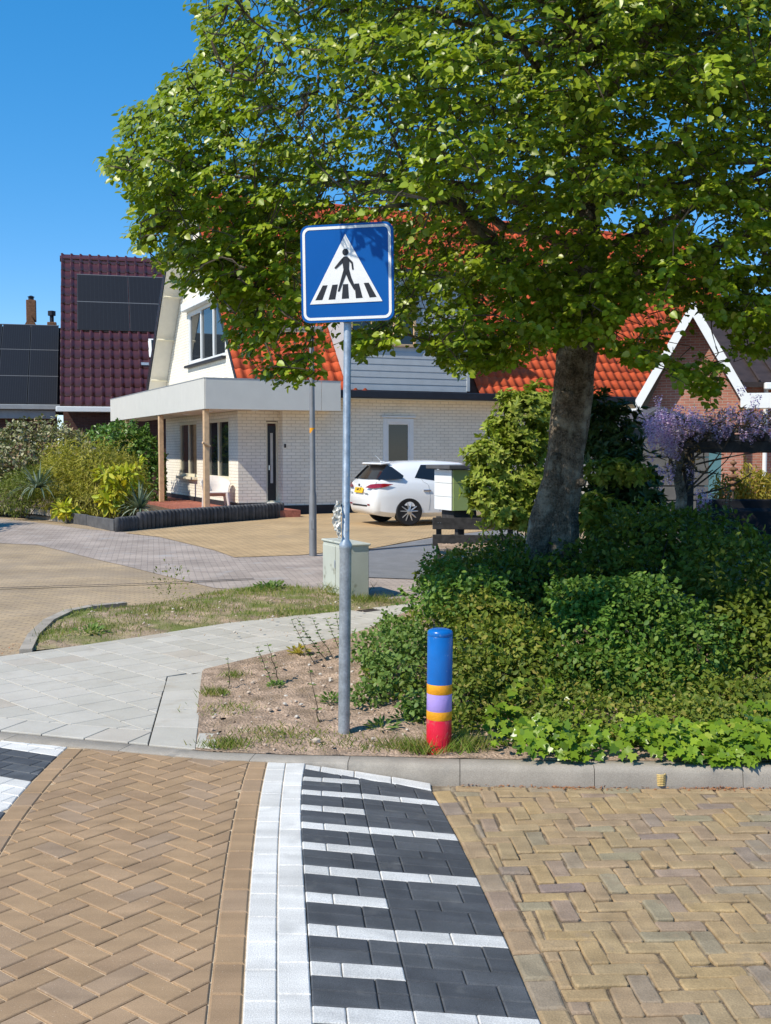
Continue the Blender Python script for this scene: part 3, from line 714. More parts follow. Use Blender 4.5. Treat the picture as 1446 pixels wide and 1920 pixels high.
# ---- the footpath
kerb_back = []
for i, p in enumerate(KXY):
    a, b = KXY[max(i-1, 0)], KXY[min(i+1, len(KXY)-1)]; d = Vector((b[0]-a[0], b[1]-a[1])).normalized()
    kerb_back.append((p[0]-d.y*KW, p[1]+d.x*KW))
path_top = [(-4.9, 9.15), G(0, 1233), G(160, 1211), G(300, 1190), G(420, 1171), G(530, 1158), G(620, 1150), G(745, 1136), G(800, 1130)]
foot = sheet('footpath', [(-5, 7.6), (-3.2, 7.15), (-2.35, 6.9), (-1.6, 6.60), (-1.14, 6.48), (-1.165, 6.6), (-1.475, 8.87), (-.3, 10.15), (.6, 12.2), (.45, 13.1), (-1.4, 11.45), (-2.5, 10.3), (-3.2, 9.6), (-5, 9.2)], M['seam_and_shadow_dark'], .001)
TZ = .012; tw = .30; ua = R(43); ud = Vector((math.cos(ua), math.sin(ua))); vd = Vector((math.sin(ua), -math.cos(ua)))
stripL = [(-1.749, 8.674), (-1.468, 6.686)]; stripR = [(-1.479, 8.919), (-1.151, 6.598)]
front = [(x, y+.30) for x, y in kerb_back]
corner = (-1.473, 8.873); bed_edge = [(.6, 11.75), G(760, 1150), G(640, 1205), corner]      # travels towards the camera/left; path on its right
ori = Vector((-1.836, 8.614))
for i in range(-16, 20):
    for j in range(-16, 18):
        o0 = ori+ud*(i*tw)+vd*((j+(.5 if i % 2 else 0))*tw)
        q = [tuple(o0), tuple(o0+ud*tw), tuple(o0+ud*tw+vd*tw), tuple(o0+vd*tw)][::-1]
        c = (sum(v[0] for v in q)/4, sum(v[1] for v in q)/4)
        if not (-3.7 < c[0] < .7 and 6.5 < c[1] < 13.2): continue
        p = q
        st = side(path_top, c)
        if st > .2: continue
        if st > -.25: p = local_clip(p, c, path_top, -1)
        if len(p) < 3: continue
        left_part = (c[0]+1.749)*.28+(c[1]-8.674)*-1.0*0 if False else None
        # behind the bed edge (right branch) or left of the edge strip (left part)
        if c[1] > 8.75-.0*c[0] and c[0] > -1.75:
            sb = side(bed_edge, c)
            if sb > .2: continue
            if sb > -.25: p = local_clip(p, c, bed_edge, -1)
        else:
            ss = side([(-1.749-.28, 8.674+1.985), (-1.749, 8.674), (-1.468, 6.686)], c)
            if ss > .2 and c[1] < 8.8: continue
            if ss > -.25 and c[1] < 8.8: p = local_clip(p, c, [(-1.749, 8.674), (-1.468, 6.686), (-1.40, 6.2)], -1)
            sf = side(front, c)
            if sf < -.2: continue
            if len(p) > 2 and sf < .25: p = local_clip(p, c, front, 1)
        if len(p) > 2 and abs(poly_area(p)) > .003: piece('paving_tile', [(a, b, TZ+random.uniform(-.0012, .0012)*0) for a, b in p], M['footpath_tile'], foot, gap=.0042, ch=.0025)
# edge strip of tiles beside the planting bed
sd = Vector((stripL[1][0]-stripL[0][0], stripL[1][1]-stripL[0][1])).normalized()
ts = [0, .27, .555, .84, 1.12, 1.40, 1.60, 2.05, 2.3]
for a, b in zip(ts, ts[1:]):
    pL = lambda t: (stripL[0][0]+sd.x*t, stripL[0][1]+sd.y*t); pR = lambda t: (stripR[0][0]+(stripR[1][0]-stripR[0][0])*t/2.05, stripR[0][1]-.05+(stripR[1][1]-stripR[0][1]+.0)*t/2.05)
    q = [(*pL(b), TZ), (*pR(b), TZ), (*pR(a), TZ), (*pL(a), TZ)]
    c = (sum(v[0] for v in q)/4, sum(v[1] for v in q)/4)
    if side(kerb_back, c) < .16: q = local_clip(q, c, kerb_back, 1)
    if len(q) > 2: piece('paving_tile', q, M['footpath_tile'], foot, gap=.0045, ch=.003)
# front row along the kerb, skewed joints
xk = -3.4
fx = lambda x, line: interp([(p[0], p[1]) for p in line], x)
while xk < -1.34:
    b = min(xk+random.choice([.3, .3, .3, .2]), -1.30)
    q = [(xk, fx(xk, kerb_back), TZ), (b, fx(b, kerb_back), TZ), (b+.10, fx(b+.10, front), TZ), (xk+.10, fx(xk+.10, front), TZ)]
    c = (sum(v[0] for v in q)/4, sum(v[1] for v in q)/4)
    if side(stripL[:], c) > -.3: q = local_clip(q, c, [(-1.749, 8.674), (-1.468, 6.686), (-1.40, 6.2)], -1)
    if len(q) > 2 and abs(poly_area(q)) > .003: piece('paving_tile', q, M['footpath_tile'], foot, gap=.0045, ch=.003)
    xk = b
# narrow edging slabs between strip and sand
for a, b in ((6.66, 7.0), (7.05, 7.9)): pass
edging = thing('edging_slab', 'pale concrete edging slab half buried in sand beside the tiled strip', 'edging', (0, 0, 0))
piece('slab', [(-1.165, 6.60, .01), (-1.02, 6.56, .01), (-1.065, 6.93, .006), (-1.20, 6.93, .01)], M['footpath_tile'], edging, gap=.002, ch=.004)
piece('slab', [(-1.46, 8.88, .012), (-1.18, 9.22, .012), (-1.13, 9.06, .0), (-1.37, 8.72, .0)], M['footpath_tile'], edging, gap=.002, ch=.004)

# ---- planting bed: lumpy sand rising away from the kerb
def hsh(x, y, s): return math.sin(x*12.9898*s+y*78.233*s+s)*math.cos(x*39.3*s-y*21.7*s)
def bed_h(x, y):
    b = max(0, y-7.0)*.055
    right = max(0, min(1, (x+.2)/1.2)); b *= .25+.75*right
    e = min(1, max(0, -0))
    return .012+min(b, .38)
bv, bf = [], []
NXB, NYB = 150, 130
left_line = [(-.98, 6.50), (-1.06, 6.95), (-1.17, 7.4), (-1.46, 8.86)]
def bed_left(y):
    if y <= 8.87: return interp([(6.0, -1.06), (6.6, -1.155), (8.87, -1.47)], y)
    return interp([(8.87, -1.47), (10.30, -.42), (11.7, .40), (12.6, .75), (20, .9)], y)
for j in range(NYB+1):
    v = j/NYB; y = 6.08+(v**1.6)*10.8
    xl = bed_left(y)-.03
    for i in range(NXB+1):
        u = i/NXB; x = xl+(8.5-xl)*(u**1.7)
        yk, zk = kerb_at(min(x, 3.6)); yk += KW-.01
        Y = max(y, yk)
        fade = min(1, max(0, (x-xl)/.25))*min(1, max(0, (Y-yk)/.15))
        z = bed_h(x, Y)-.006
        z += fade*(.012*hsh(x, Y, .31)+.008*hsh(x, Y, .77)+.009*random.uniform(-1, 1))
        bv.append((x, Y, z))
for j in range(NYB):
    for i in range(NXB):
        a = j*(NXB+1)+i; bf.append((a, a+1, a+NXB+2, a+NXB+1))
mb = MB().add(bv, bf); link('planting_bed', mb.mesh('planting_bed', M['bed_sand'], True), None, 'structure')
# grass verge island between path and back street
verge_px = [(45, 1222), (62, 1196), (92, 1168), (130, 1150), (160, 1146), (230, 1140), (320, 1128), (400, 1112), (500, 1098), (600, 1104), (690, 1124), (760, 1128), (760, 1136), (745, 1137), (620, 1151), (420, 1172), (300, 1191), (160, 1212)]
vp = [G(x, y) for x, y in verge_px]
bm = bmesh.new(); f = bm.faces.new([bm.verts.new((x, y, 0)) for x, y in vp]); bmesh.ops.triangulate(bm, faces=bm.faces[:])
bmesh.ops.subdivide_edges(bm, edges=bm.edges[:], cuts=7, use_grid_fill=True)
def edge_dist(x, y): return min(abs(side([a, b], (x, y))) for a, b in zip(vp, vp[1:]+vp[:1]))
for v in bm.verts:
    d = edge_dist(v.co.x, v.co.y); v.co.z = .006+min(d, .4)*.10+min(1, d/.1)*(.02*hsh(v.co.x, v.co.y, .4)+random.uniform(-.006, .006))
bmesh.ops.recalc_face_normals(bm, faces=bm.faces)
for f in bm.faces:
    if f.normal.z < 0: f.normal_flip()
me = bpy.data.meshes.new('grass_verge'); bm.to_mesh(me); bm.free(); me.materials.append(M['verge_soil']); link('grass_verge', me, None, 'structure')
# little kerb round the tip of the verge
vk = bpy.data.objects.new('verge_kerb', None); C.objects.link(vk); vk['kind'] = 'structure'
tip = [G(x, y) for x, y in [(36, 1226), (52, 1196), (82, 1168), (120, 1150), (165, 1141), (230, 1134)]]
for a, b in zip(tip, tip[1:]):
    A, B = Vector((*a, 0)), Vector((*b, 0)); d = (B-A).normalized(); n = Vector((-d.y, d.x, 0))*.11
    mb = MB(); mb.prism([A+d*.003, B-d*.003, B-d*.003-n, A+d*.003-n], (0, 0, .07), (0, 0, -.03)); mb.build('kerb_stone', M['kerb_concrete'], vk)

# ================================================================== BUILDINGS
def rotm(a): return Matrix.Rotation(a, 3, 'Z')
def uvwall(name, matr, parent, o, d, nrm, u0, u1, z0, z1, holes=(), top=None, th=.18):
    """brick wall in the parent's frame: origin o (x, y), direction d, outward normal nrm; rectangular holes (u0,u1,z0,z1); top: convex (u,z) polygon to clip to"""
    us = sorted({u0, u1, *[h[0] for h in holes], *[h[1] for h in holes]}); zs = sorted({z0, z1, *[h[2] for h in holes], *[h[3] for h in holes]})
    me = bpy.data.meshes.new(name); bm = bmesh.new(); uvl = bm.loops.layers.uv.new('UVMap')
    def pt(u, z, dep=0.0): return (o[0]+d[0]*u-nrm[0]*dep, o[1]+d[1]*u-nrm[1]*dep, z)
    def face(ps, uvs):
        f = bm.faces.new([bm.verts.new(p) for p in ps])
        for l, uv in zip(f.loops, uvs): l[uvl].uv = uv
        return f
    for a, b in zip(us, us[1:]):
        for c, e in zip(zs, zs[1:]):
            if any(h[0]-1e-6 <= a and b <= h[1]+1e-6 and h[2]-1e-6 <= c and e <= h[3]+1e-6 for h in holes): continue
            q = [(a, c), (b, c), (b, e), (a, e)]
            if top: q = clip_poly(q, top)
            if len(q) < 3: continue
            face([pt(*v) for v in q], q)
    for h in holes:                                   # reveals
        for (a, c), (b, e) in (((h[0], h[2]), (h[0], h[3])), ((h[0], h[3]), (h[1], h[3])), ((h[1], h[3]), (h[1], h[2])), ((h[1], h[2]), (h[0], h[2]))):
            face([pt(a, c), pt(b, e), pt(b, e, th), pt(a, c, th)], [(0, c), (0, e), (th, e), (th, c)])
    bmesh.ops.remove_doubles(bm, verts=bm.verts, dist=1e-5)
    n3 = Vector((*nrm, 0))
    for f in bm.faces:
        if abs(f.normal.dot(n3)) > .9 and f.normal.dot(n3) < 0: f.normal_flip()
    bm.to_mesh(me); bm.free(); me.materials.append(matr)
    return link(name, me, parent)
def frame_bars(mb, o, d, nrm, u0, u1, z0, z1, w, dep0, dep1, verts=(), hors=()):
    """rectangular frame of bars, butted; dep: distance inside (-) / outside (+) the wall plane"""
    rz = Matrix.Rotation(math.atan2(d[1], d[0]), 3, 'Z'); dc = (dep0+dep1)/2; dd = abs(dep1-dep0)
    def bar(a, b, c, e):
        m = ((a+b)/2, (c+e)/2); mb.box((o[0]+d[0]*m[0]+nrm[0]*dc, o[1]+d[1]*m[0]+nrm[1]*dc, m[1]), (b-a, dd, e-c), rz, ch=.006)
    bar(u0, u0+w, z0, z1); bar(u1-w, u1, z0, z1); bar(u0+w, u1-w, z1-w, z1); bar(u0+w, u1-w, z0, z0+w)
    for v in verts: bar(v-w*.5, v+w*.5, z0+w, z1-w)
    for h in hors: bar(u0+w, u1-w, h-w*.4, h+w*.4)
def window(parent, o, d, nrm, u0, u1, z0, z1, mf, verts=(), hors=(), w=.07, recess=.07, sill=None, curtain=False, sash=()):
    mb = MB(); frame_bars(mb, o, d, nrm, u0+.002, u1-.002, z0+.002, z1-.002, w, -recess, -recess+.06, verts, hors)
    for a, b in sash: frame_bars(mb, o, d, nrm, a, b, z0+w, z1-w, .05, -recess+.004, -recess+.045)
    fr = mb.build('window', mf, parent)
    pn = MB(); dp = -recess+.012
    pt = lambda u, z: (o[0]+d[0]*u+nrm[0]*dp, o[1]+d[1]*u+nrm[1]*dp, z)
    cuts = [u0+w]+list(verts)+[u1-w]
    for a, b in zip(cuts, cuts[1:]):
        q = MB().quad(pt(a+.005, z0+w), pt(b-.005, z0+w), pt(b-.005, z1-w), pt(a+.005, z1-w)); q.build('pane', M['pane_glass'], fr)
    bk = MB(); dq = -recess-.10
    pq = lambda u, z: (o[0]+d[0]*u+nrm[0]*dq, o[1]+d[1]*u+nrm[1]*dq, z)
    if sill:
        s = MB(); um = (u0+u1)/2; rz = Matrix.Rotation(math.atan2(d[1], d[0]), 3, 'Z')
        s.box((o[0]+d[0]*um+nrm[0]*.03, o[1]+d[1]*um+nrm[1]*.03, z0-.04), (u1-u0+.08, .20, .075), rz, ch=.006); s.build('sill', sill, fr)
    return fr
def pantile(matr, w, l, amp=.035, flat=False):
    vs, fs = [], []; n = 7
    for j, (yy, dz) in enumerate(((0, -.03), (0, .012), (l*1.08, -.004))):
        for i in range(n):
            u = i/(n-1)
            zz = amp*(.5-.5*math.cos(2*PI*min(1, u*1.15)))*(1 if u < .87 else .5) if not flat else (amp*.9*max(0, math.cos((u-.1)*PI*2.6)) if u < .30 else 0)
            vs.append((u*w*1.04, yy, zz+dz))
    for j in range(2):
        for i in range(n-1): fs.append((j*n+i, j*n+i+1, (j+1)*n+i+1, (j+1)*n+i))
    me = MB().add(vs, fs).mesh('roof_tile', matr, True); return me
def tiled_slope(parent, O, ux, up, width, length, tw, tl, matr, mass, near, skip=None, limit=300, flat=False, amp=.035):
    """tiles laid over a slope: the ones that show most as single tiles, the others joined"""
    ux, up = Vector(ux).normalized(), Vector(up).normalized(); nn = ux.cross(up).normalized()
    rot = Matrix((ux, up, nn)).transposed()
    me = pantile(matr, tw, tl, amp, flat); nc, nr = int(round(width/tw)), int(round(length/tl))
    cells = [(near(O+ux*((c+.5)*tw)+up*((r+.5)*tl)), c, r) for c in range(nc) for r in range(nr) if not (skip and skip(c*tw, r*tl))]
    cells.sort(key=lambda q: q[0])
    base = np.array([v.co[:] for v in me.vertices]); fb = [tuple(p.vertices) for p in me.polygons]; R3 = np.array(rot)
    vs, fs = [], []
    for k, (_, c, r) in enumerate(cells):
        p = O+ux*(c*tw)+up*(r*tl)+nn*(.012+random.uniform(-.004, .004))
        if k < limit:
            o = link('roof_tile', me, parent); o.location = p; o.rotation_euler = (rot @ Matrix.Rotation(random.gauss(0, .008), 3, 'Z')).to_euler()
        else:
            n0 = len(vs); vs += [tuple(v) for v in base @ R3.T+np.array(p)]; fs += [tuple(i+n0 for i in f) for f in fb]
    if vs:
        o = link('roof_tiles', MB().add(vs, fs).mesh('roof_tiles', mass, True), parent); o['kind'] = 'stuff'

# ------------------------------------------------------------------ the white house
HR = math.atan2(.413, .911)
house = thing('white_house', 'white painted brick house with orange pantile roof and white flat canopy round its corner', 'house', (-3.92, 29.1, 0), HR)
XA, YA = (1, 0), (0, 1); NL, NF = (-1, 0), (0, -1)
SL = 1.266; ZE = 3.45; YR = 4.15; ZRG = ZE+4.7*SL
uvwall('wall', M['white_brick'], house, (0, 0), YA, NL, 0, 8.3, .42, 2.95, [(.84, 3.1, 1.02, 2.71), (4.26, 6.39, 1.02, 2.71)])
uvwall('wall', M['white_brick'], house, (0, 0), XA, NF, 0, 1.15, .42, 2.95, [(.78, 1.13, .42, 2.62)])
uvwall('wall', M['white_brick'], house, (1.15, -.3), YA, NL, 0, .3, .30, 2.95)
uvwall('wall', M['white_brick'], house, (1.15, -.3), XA, NF, 0, 12.5, .30, 3.42, [(2.94, 3.88, 1.25, 2.72)])
gtop = [(0, 2.95), (8.3, 2.95), (8.3, ZE+.55*SL), (YR, ZRG-.12), (0, ZE+.55*SL)]
uvwall('gable_wall', M['white_brick'], house, (0, 0), YA, NL, 0, 8.3, 2.95, 9.6, [(1.1, 5.2, 4.42, 6.05)], top=gtop)
for args in (((-.012, 4.15, .27), (.03, 8.32, .30)), ((.56, -.012, .27), (1.14, .03, .30)), ((7.4, -.312, .17), (12.5, .03, .36)), ((1.138, -.15, .17), (.03, .30, .36))):
    MB().box(*args).build('plinth', M['plinth_black'], house)
window(house, (0, 0), YA, NL, .84, 3.1, 1.02, 2.71, M['cream_trim'], verts=(1.97,), w=.09, sill=M['cream_trim'])
window(house, (0, 0), YA, NL, 4.26, 6.39, 1.02, 2.71, M['cream_trim'], verts=(5.3,), w=.09, sill=M['cream_trim'])
window(house, (0, 0), YA, NL, 1.1, 5.2, 4.42, 6.05, M['white_trim'], verts=(2.4, 3.75), w=.09, sill=M['plinth_black'], sash=((3.80, 5.1),))
window(house, (1.15, -.3), XA, NF, 2.94, 3.88, 1.25, 2.72, M['white_trim'], w=.12, recess=.03, sash=((3.06, 3.76),))
mb = MB().box((1.15+3.41, -.33, 2.765), (1.05, .07, .05), ch=.005); mb.build('lintel', M['white_trim'], house)
MB().box((-.10, 3.15, 6.18), (.20, 4.3, .25), ch=.02).build('shutter_box', M['white_trim'], house)
# front door, seen edge-on in its recess
door = MB(); frame_bars(door, (0, 0), XA, NF, .782, 1.128, .42, 2.60, .05, -.10, -.03); df = door.build('door', M['cream_trim'], house)
MB().box((.955, .085, 1.48), (.24, .04, 2.02), ch=.005).build('door_leaf', M['door_dark'], df)
MB().box((.955, .060, 1.62), (.07, .012, 1.35)).build('glazing', M['curtain'], df)
MB().tube([(.90, .04, 1.42), (.86, -.02, 1.42), (.86, -.02, 1.30)], .014, 6).build('handle', M['chrome'], df)
MB().box((.955, -.08, .40), (.34, .22, .05), ch=.01).build('doorstep', M['white_trim'], df)
MB().box((1.21, -.318, 1.95), (.05, .03, .10), ch=.005).build('house_number', M['black_plastic'], house)
MB().box((1.136, .10, 1.20), (.02, .05, .34)).build('letter_slot', M['white_trim'], house)
# canopy: deck, soffit and fascia panels
canopy = MB().box((-.59, 5.3, 3.52), (1.16, 12.76, .10)).box((1.235, -.55, 3.52), (2.48, 1.06, .10)).build('canopy', M['fascia_panel'], house)
MB().box((-.585, 5.3, 2.90), (1.14, 12.74, .03)).build('soffit', M['soffit_white'], canopy); MB().box((1.26, -.535, 2.90), (2.50, 1.05, .03)).build('soffit', M['soffit_white'], canopy)
yb = [-1.106, 1.35, 3.9, 6.4, 8.9, 11.7]
for a, b in zip(yb, yb[1:]): MB().box((-1.19, (a+b)/2, 3.255), (.024, b-a-.012, .77), ch=.003).build('fascia_panel', M['fascia_panel'], canopy)
xb_ = [-1.18, 1.95, 2.5]
for a, b in zip(xb_, xb_[1:]): MB().box(((a+b)/2, -1.106, 3.255), (b-a-.010, .024, .77), ch=.003).build('fascia_panel', M['fascia_panel'], canopy)
MB().box((-1.185, 5.3, 3.652), (.05, 12.84, .02)).box((.67, -1.101, 3.652), (3.66, .05, .02)).build('roof_edge_trim', M['gutter_grey'], canopy)
MB().box((2.49, -.55, 3.255), (.024, 1.08, .77)).build('fascia_panel', M['fascia_panel'], canopy)
for x, y in ((-.6, .6), (-.6, 3.2), (.3, -.55)): MB().lathe([(.09, 0), (.09, -.02), (.07, -.025)], 16, (x, y, 2.885)).build('downlight', M['white_trim'], canopy)
for y in (-.87, 4.2, 9.2):
    p = MB().box((-1.10, y, 1.585), (.14, .14, 2.57), ch=.012).build('post', M['post_wood'], house)
MB().tube([(-1.02, -.93, 1.93), (-1.22, -.98, 2.03)], .035, 8).build('rest_bracket', M['post_wood'], house)
# porch floor in red pavers (3D, laid in rows near its edge)
floor = MB().box((-.1, 3.2, .14), (2.55, 9.6, .30)).build('porch_floor', M['red_paving'], house)
# roof shell, bargeboards, gutter, ridge
up_f = Vector((0, 1, SL)).normalized(); up_b = Vector((0, -1, SL)).normalized()
roof = MB().prism([(-.10, -.62, ZE-.10), (18.5, -.62, ZE-.10), (18.5, YR, ZRG-.05), (-.10, YR, ZRG-.05)], (0, .02, -.12)).prism([(-.6, YR, ZRG-.05), (18.5, YR, ZRG-.05), (18.5, 8.95, ZE-.15), (-.6, 8.95, ZE-.15)], (0, -.02, -.12)).build('roof', M['roof_under'], house)
hm = house.matrix_basis.to_4x4() if False else Matrix.Translation(house.location) @ Matrix.Rotation(HR, 4, 'Z')
def vis_house(p):
    w = hm @ p; px = 723+w.x/w.y*F; py = 845-(w.z-H)/w.y*F
    seen = (1095 < px < 1260 and 540 < py < 760) or (850 < px < 1040 and 490 < py < 745) or (420 < px < 640 and 380 < py < 730)
    dorm = 2.8 < p.x < 6.7 and p.z < 6.6
    return (0 if seen and not dorm else 1000)+abs(px-1130)*.3+abs(py-690)
L_f = math.hypot(4.7, 4.7*SL)
tiled_slope(roof, Vector((-.14, -.64, ZE-.06)), (1, 0, 0), up_f, 18.6, L_f+.08, .285, .36, M['orange_tile'], M['orange_tile_mass'], vis_house, skip=lambda x, r: 3.5 < x < 7.1 and r < 3.6, amp=.06)
MB().tube([(-.62, YR, ZRG+.02), (18.5, YR, ZRG+.02)], .12, 8).build('ridge', M['orange_tile'], roof)
for sgn, up in ((1, up_b),):
    a, b = Vector((-.6, 9.05, ZE-.2)), Vector((-.6, YR, ZRG+.02))
    MB().prism([a, b, b+Vector((0, 0, -.36)), a+Vector((0, 0, -.36))], (.03, 0, 0)).build('bargeboard', M['gutter_dark'], roof)
    q = [a+Vector((.035, -.10, -.25)), b+Vector((.035, 0, -.34)), b+Vector((.59, 0, -.34)), a+Vector((.59, -.10, -.25))]
    MB().prism(q, (0, .012, -.03)).build('soffit_board', M['soffit_white'], roof)
    for k in range(1, 5):
        c = a+(b-a)*(k/5)+Vector((.31, -.16, -.36)); MB().box(c, (.54, .05, .05), Matrix.Rotation(-math.atan(SL), 3, 'X')).build('soffit_batten', M['cream_trim'], roof)
a, b = Vector((-.14, -.62, ZE-.10)), Vector((-.14, YR, ZRG+.02))
MB().prism([a, b, b+Vector((0, 0, -.20)), a+Vector((0, 0, -.20))], (.03, 0, 0)).build('bargeboard', M['gutter_dark'], roof)
MB().box((9.6, -.74, 3.345), (14.2, .20, .21), ch=.02).build('gutter', M['gutter_dark'], house)
MB().box((9.6, -.55, 3.228), (14.2, .48, .02)).build('eaves_board', M['cream_trim'], house)
# wall dormer clad with planks
dorm = MB().box((4.73, .75, 5.08), (3.70, 2.70, 3.16)).build('dormer', M['cladding'], house)
for k in range(6):
    MB().box((4.73, -.615, 3.56+k*.178), (3.66, .03, .174), Matrix.Rotation(R(-3), 3, 'X'), ch=.004).build('cladding_plank', M['cladding'], dorm)
for k in range(9):
    x = 5.02+k*.168; MB().box((x, -.615, 5.63), (.163, .024, 1.98), ch=.004).build('cladding_plank', M['cladding'], dorm)
MB().box((3.62, -.625, 5.63), (.9*0+.06, .03, 1.98)).build('cladding_plank', M['cladding'], dorm)
window(dorm, (2.95, -.60), XA, NF, .0, 1.98, 4.68, 6.30, M['post_wood'], verts=(.66, 1.32), w=.07, recess=-.03)
for x in (2.84, 6.60): MB().box((x, -.62, 5.06), (.10, .06, 3.12), ch=.006).build('corner_board', M['cladding'], dorm)
MB().box((4.73, .65, 6.72), (4.0, 3.0, .14), ch=.01).build('dormer_roof', M['gutter_dark'], dorm)
for dx in (0, .62):
    v = MB().add([(5.75+dx*.8, -.26, 5.0), (6.25+dx*.6, -.26, 5.0), (6.2+dx*.5, -.70, 4.45), (5.95+dx*.8, -.28, 4.72)], [(0, 1, 2, 3)])
MB().prism([(5.55, -.70, 5.05), (6.35, -.70, 5.05), (6.25, -.70, 4.50), (6.05, -.70, 4.80), (5.85, -.70, 4.50)], (0, .03, 0)).build('dark_awning', M['dark_fabric'], dorm)

# ------------------------------------------------------------------ dark red house with solar panels, far left
R2 = R(15)
def simple_roof_house(O, name, label, zE, run, rise, x0, x1, wallmat, gutter, tilemat=None):
    t = thing(name, label, 'house', O, R2)
    uvwall('wall', wallmat, t, (0, .35), XA, NF, x0+.1, x1-.1, .1, zE)
    uvwall('wall', wallmat, t, (x0+.1, .35), YA, NL, 0, 2*run-.7, .1, zE)
    g = [(0, zE), (2*run-.7, zE), (run-.35, zE+rise*.93)]; uvwall('gable_wall', wallmat, t, (x0+.1, .35), YA, NL, 0, 2*run-.7, zE, zE+rise, top=g)
    up = Vector((0, run, rise)).normalized()
    rf = MB().prism([(x0, 0, zE), (x1, 0, zE), (x1, run, zE+rise), (x0, run, zE+rise)], (0, .02, -.1)).prism([(x0, run, zE+rise), (x1, run, zE+rise), (x1, 2*run, zE), (x0, 2*run, zE)], (0, -.02, -.1)).build('roof', M['dark_under'], t)
    MB().box(((x0+x1)/2, -.08, zE-.05), (x1-x0+.3, .20, .20), ch=.02).build('gutter', gutter, t)
    return t, rf, up
dk, dkroof, dup_ = simple_roof_house((-12.16, 41, 0), 'dark_red_house', 'brick house with tall glazed maroon tile roof and four black solar panels', 3.42, 5.3, 6.35, 0, 9, M['dark_brick'], M['white_trim'])
tiled_slope(dkroof, Vector((0, -.04, 3.46)), (1, 0, 0), dup_, 9.0, 8.3, .37, .50, M['maroon_tile'], M['maroon_tile'], lambda p: p.x+abs(p.z-6)*.01, amp=.10, flat=True, limit=250)
MB().tube([(-.05, 5.3, 9.82), (9, 5.3, 9.82)], .13, 8).build('ridge', M['maroon_tile'], dkroof)
def solar(parent, O, up, rows, cols, pw, ph, lift=.14):
    nn = Vector((1, 0, 0)).cross(up).normalized(); rot = Matrix((Vector((1, 0, 0)), up, nn)).transposed()
    for r in range(rows):
        for c in range(cols):
            ctr = O+Vector((1, 0, 0))*((c+.5)*pw)+up*((r+.5)*ph)+nn*lift
            p = MB().box(ctr, (pw-.03, ph-.03, .04), rot).build('solar_panel', M['solar_frame'], parent)
            n = 12; g = MB()
            for k in range(n): g.box(ctr+nn*.022+Vector((1, 0, 0))*((k+.5)/n-.5)*(pw-.08), ((pw-.08)/n-.012, ph-.08, .006), rot)
            g.build('cells', M['solar_black'], p)
            MB().box(ctr+nn*.012+up*(ph/2-.0), (pw, .026, .03), rot).build('mounting_rail', M['solar_seam'], p)
Osol = Vector((0.62, 0, 3.42))+dup_*4.0
solar(dkroof, Osol, dup_, 2, 3, 2.05, 1.62)
w = MB().box(Vector((3.72, 0, 3.42))+dup_*3.05+Vector((0, -.05, .1)), (.72, .12, 1.05), Matrix.Rotation(math.atan2(6.35, 5.3)-PI/2, 3, 'X'), ch=.02).build('roof_window', M['white_trim'], dkroof)
MB().box(Vector((3.72, 0, 3.42))+dup_*3.05+Vector((0, -.10, .15)), (.5, .06, .8), Matrix.Rotation(math.atan2(6.35, 5.3)-PI/2, 3, 'X')).build('pane', M['pane_glass'], w)
MB().box(Vector((3.45, 0, 3.42))+dup_*2.2+Vector((0, -.06, .1)), (.85, .05, .14), Matrix.Rotation(math.atan2(6.35, 5.3)-PI/2, 3, 'X')).build('flashing', M['galvanised'], dkroof)
lf, lfroof, lup = simple_roof_house((-17.2, 43.3, 0), 'grey_roof_house', 'low house at the left edge with its whole roof covered in black solar panels', 3.62, 4.3, 3.6, -2.5, 4.15, M['dark_brick'], M['gutter_grey'])
solar(lfroof, Vector((-.60, 0, 3.60)), lup, 3, 4, 1.17, 1.88, .10)
MB().box((.8, .10, 3.28), (6.4, .12, .34), ch=.01).build('fascia', M['gutter_grey'], lf)
ch = MB().prism([(2.35, 4.9, 6.9), (3.35, 4.9, 6.9), (2.85, 4.9, 7.85)], (0, 1.2, 0)).build('chimney_base', M['chimney_brick'], lfroof)
MB().box((2.87, 5.4, 8.05), (.42, .42, .95), ch=.02).build('chimney', M['chimney_brick'], ch)
MB().lathe([(.12, 0), (.12, .12), (.17, .14), (.05, .20)], 10, (2.87, 5.4, 8.53)).build('chimney_pot', M['gutter_dark'], ch)
fl = MB().box((3.75, 5.2, 7.25), (.40, .4, .6), ch=.02).build('flue_base', M['chimney_brick'], lfroof)
MB().lathe([(.09, 0), (.09, .28), (.17, .30), (.17, .50), (.05, .52)], 12, (3.75, 5.2, 7.55)).build('flue', M['gutter_dark'], fl)
MB().tube([(.95, -.06, 3.3), (.95, .02, .1)], .05, 8).build('downpipe', M['gutter_grey'], lf)

# ------------------------------------------------------------------ brick house on the right, gable with white bargeboards
bh = thing('brick_house', 'red brick house with white bargeboards and brown roof behind the wisteria', 'house', (0, 0, 0))
E1, E2 = Vector((.276, .961, 0)), Vector((.961, -.276, 0)); BR = math.atan2(-.276, .961)
a0 = P(1192, 750, 26.6)
def on_gable(px, py, off=0.0):
    """point on the vertical plane through a0 along E2 (moved back by off along E1)"""
    b = a0+E1*off; k = (px-CX)/F*.9985; t = (k*b.y-b.x)/(E2.x-k*E2.y); y = b.y+E2.y*t
    return P(px, py, y)
a, ap, b_ = on_gable(1192, 750), on_gable(1300, 562), on_gable(1402, 738)
wa, wb = on_gable(1215, 770, .5), on_gable(1396, 770, .5); wap = on_gable(1312, 600, .5)
o0 = wa; Lw = (wb-wa).length
tl = lambda p: ((p-Vector((o0.x, o0.y, p.z))).dot(E2), p.z)
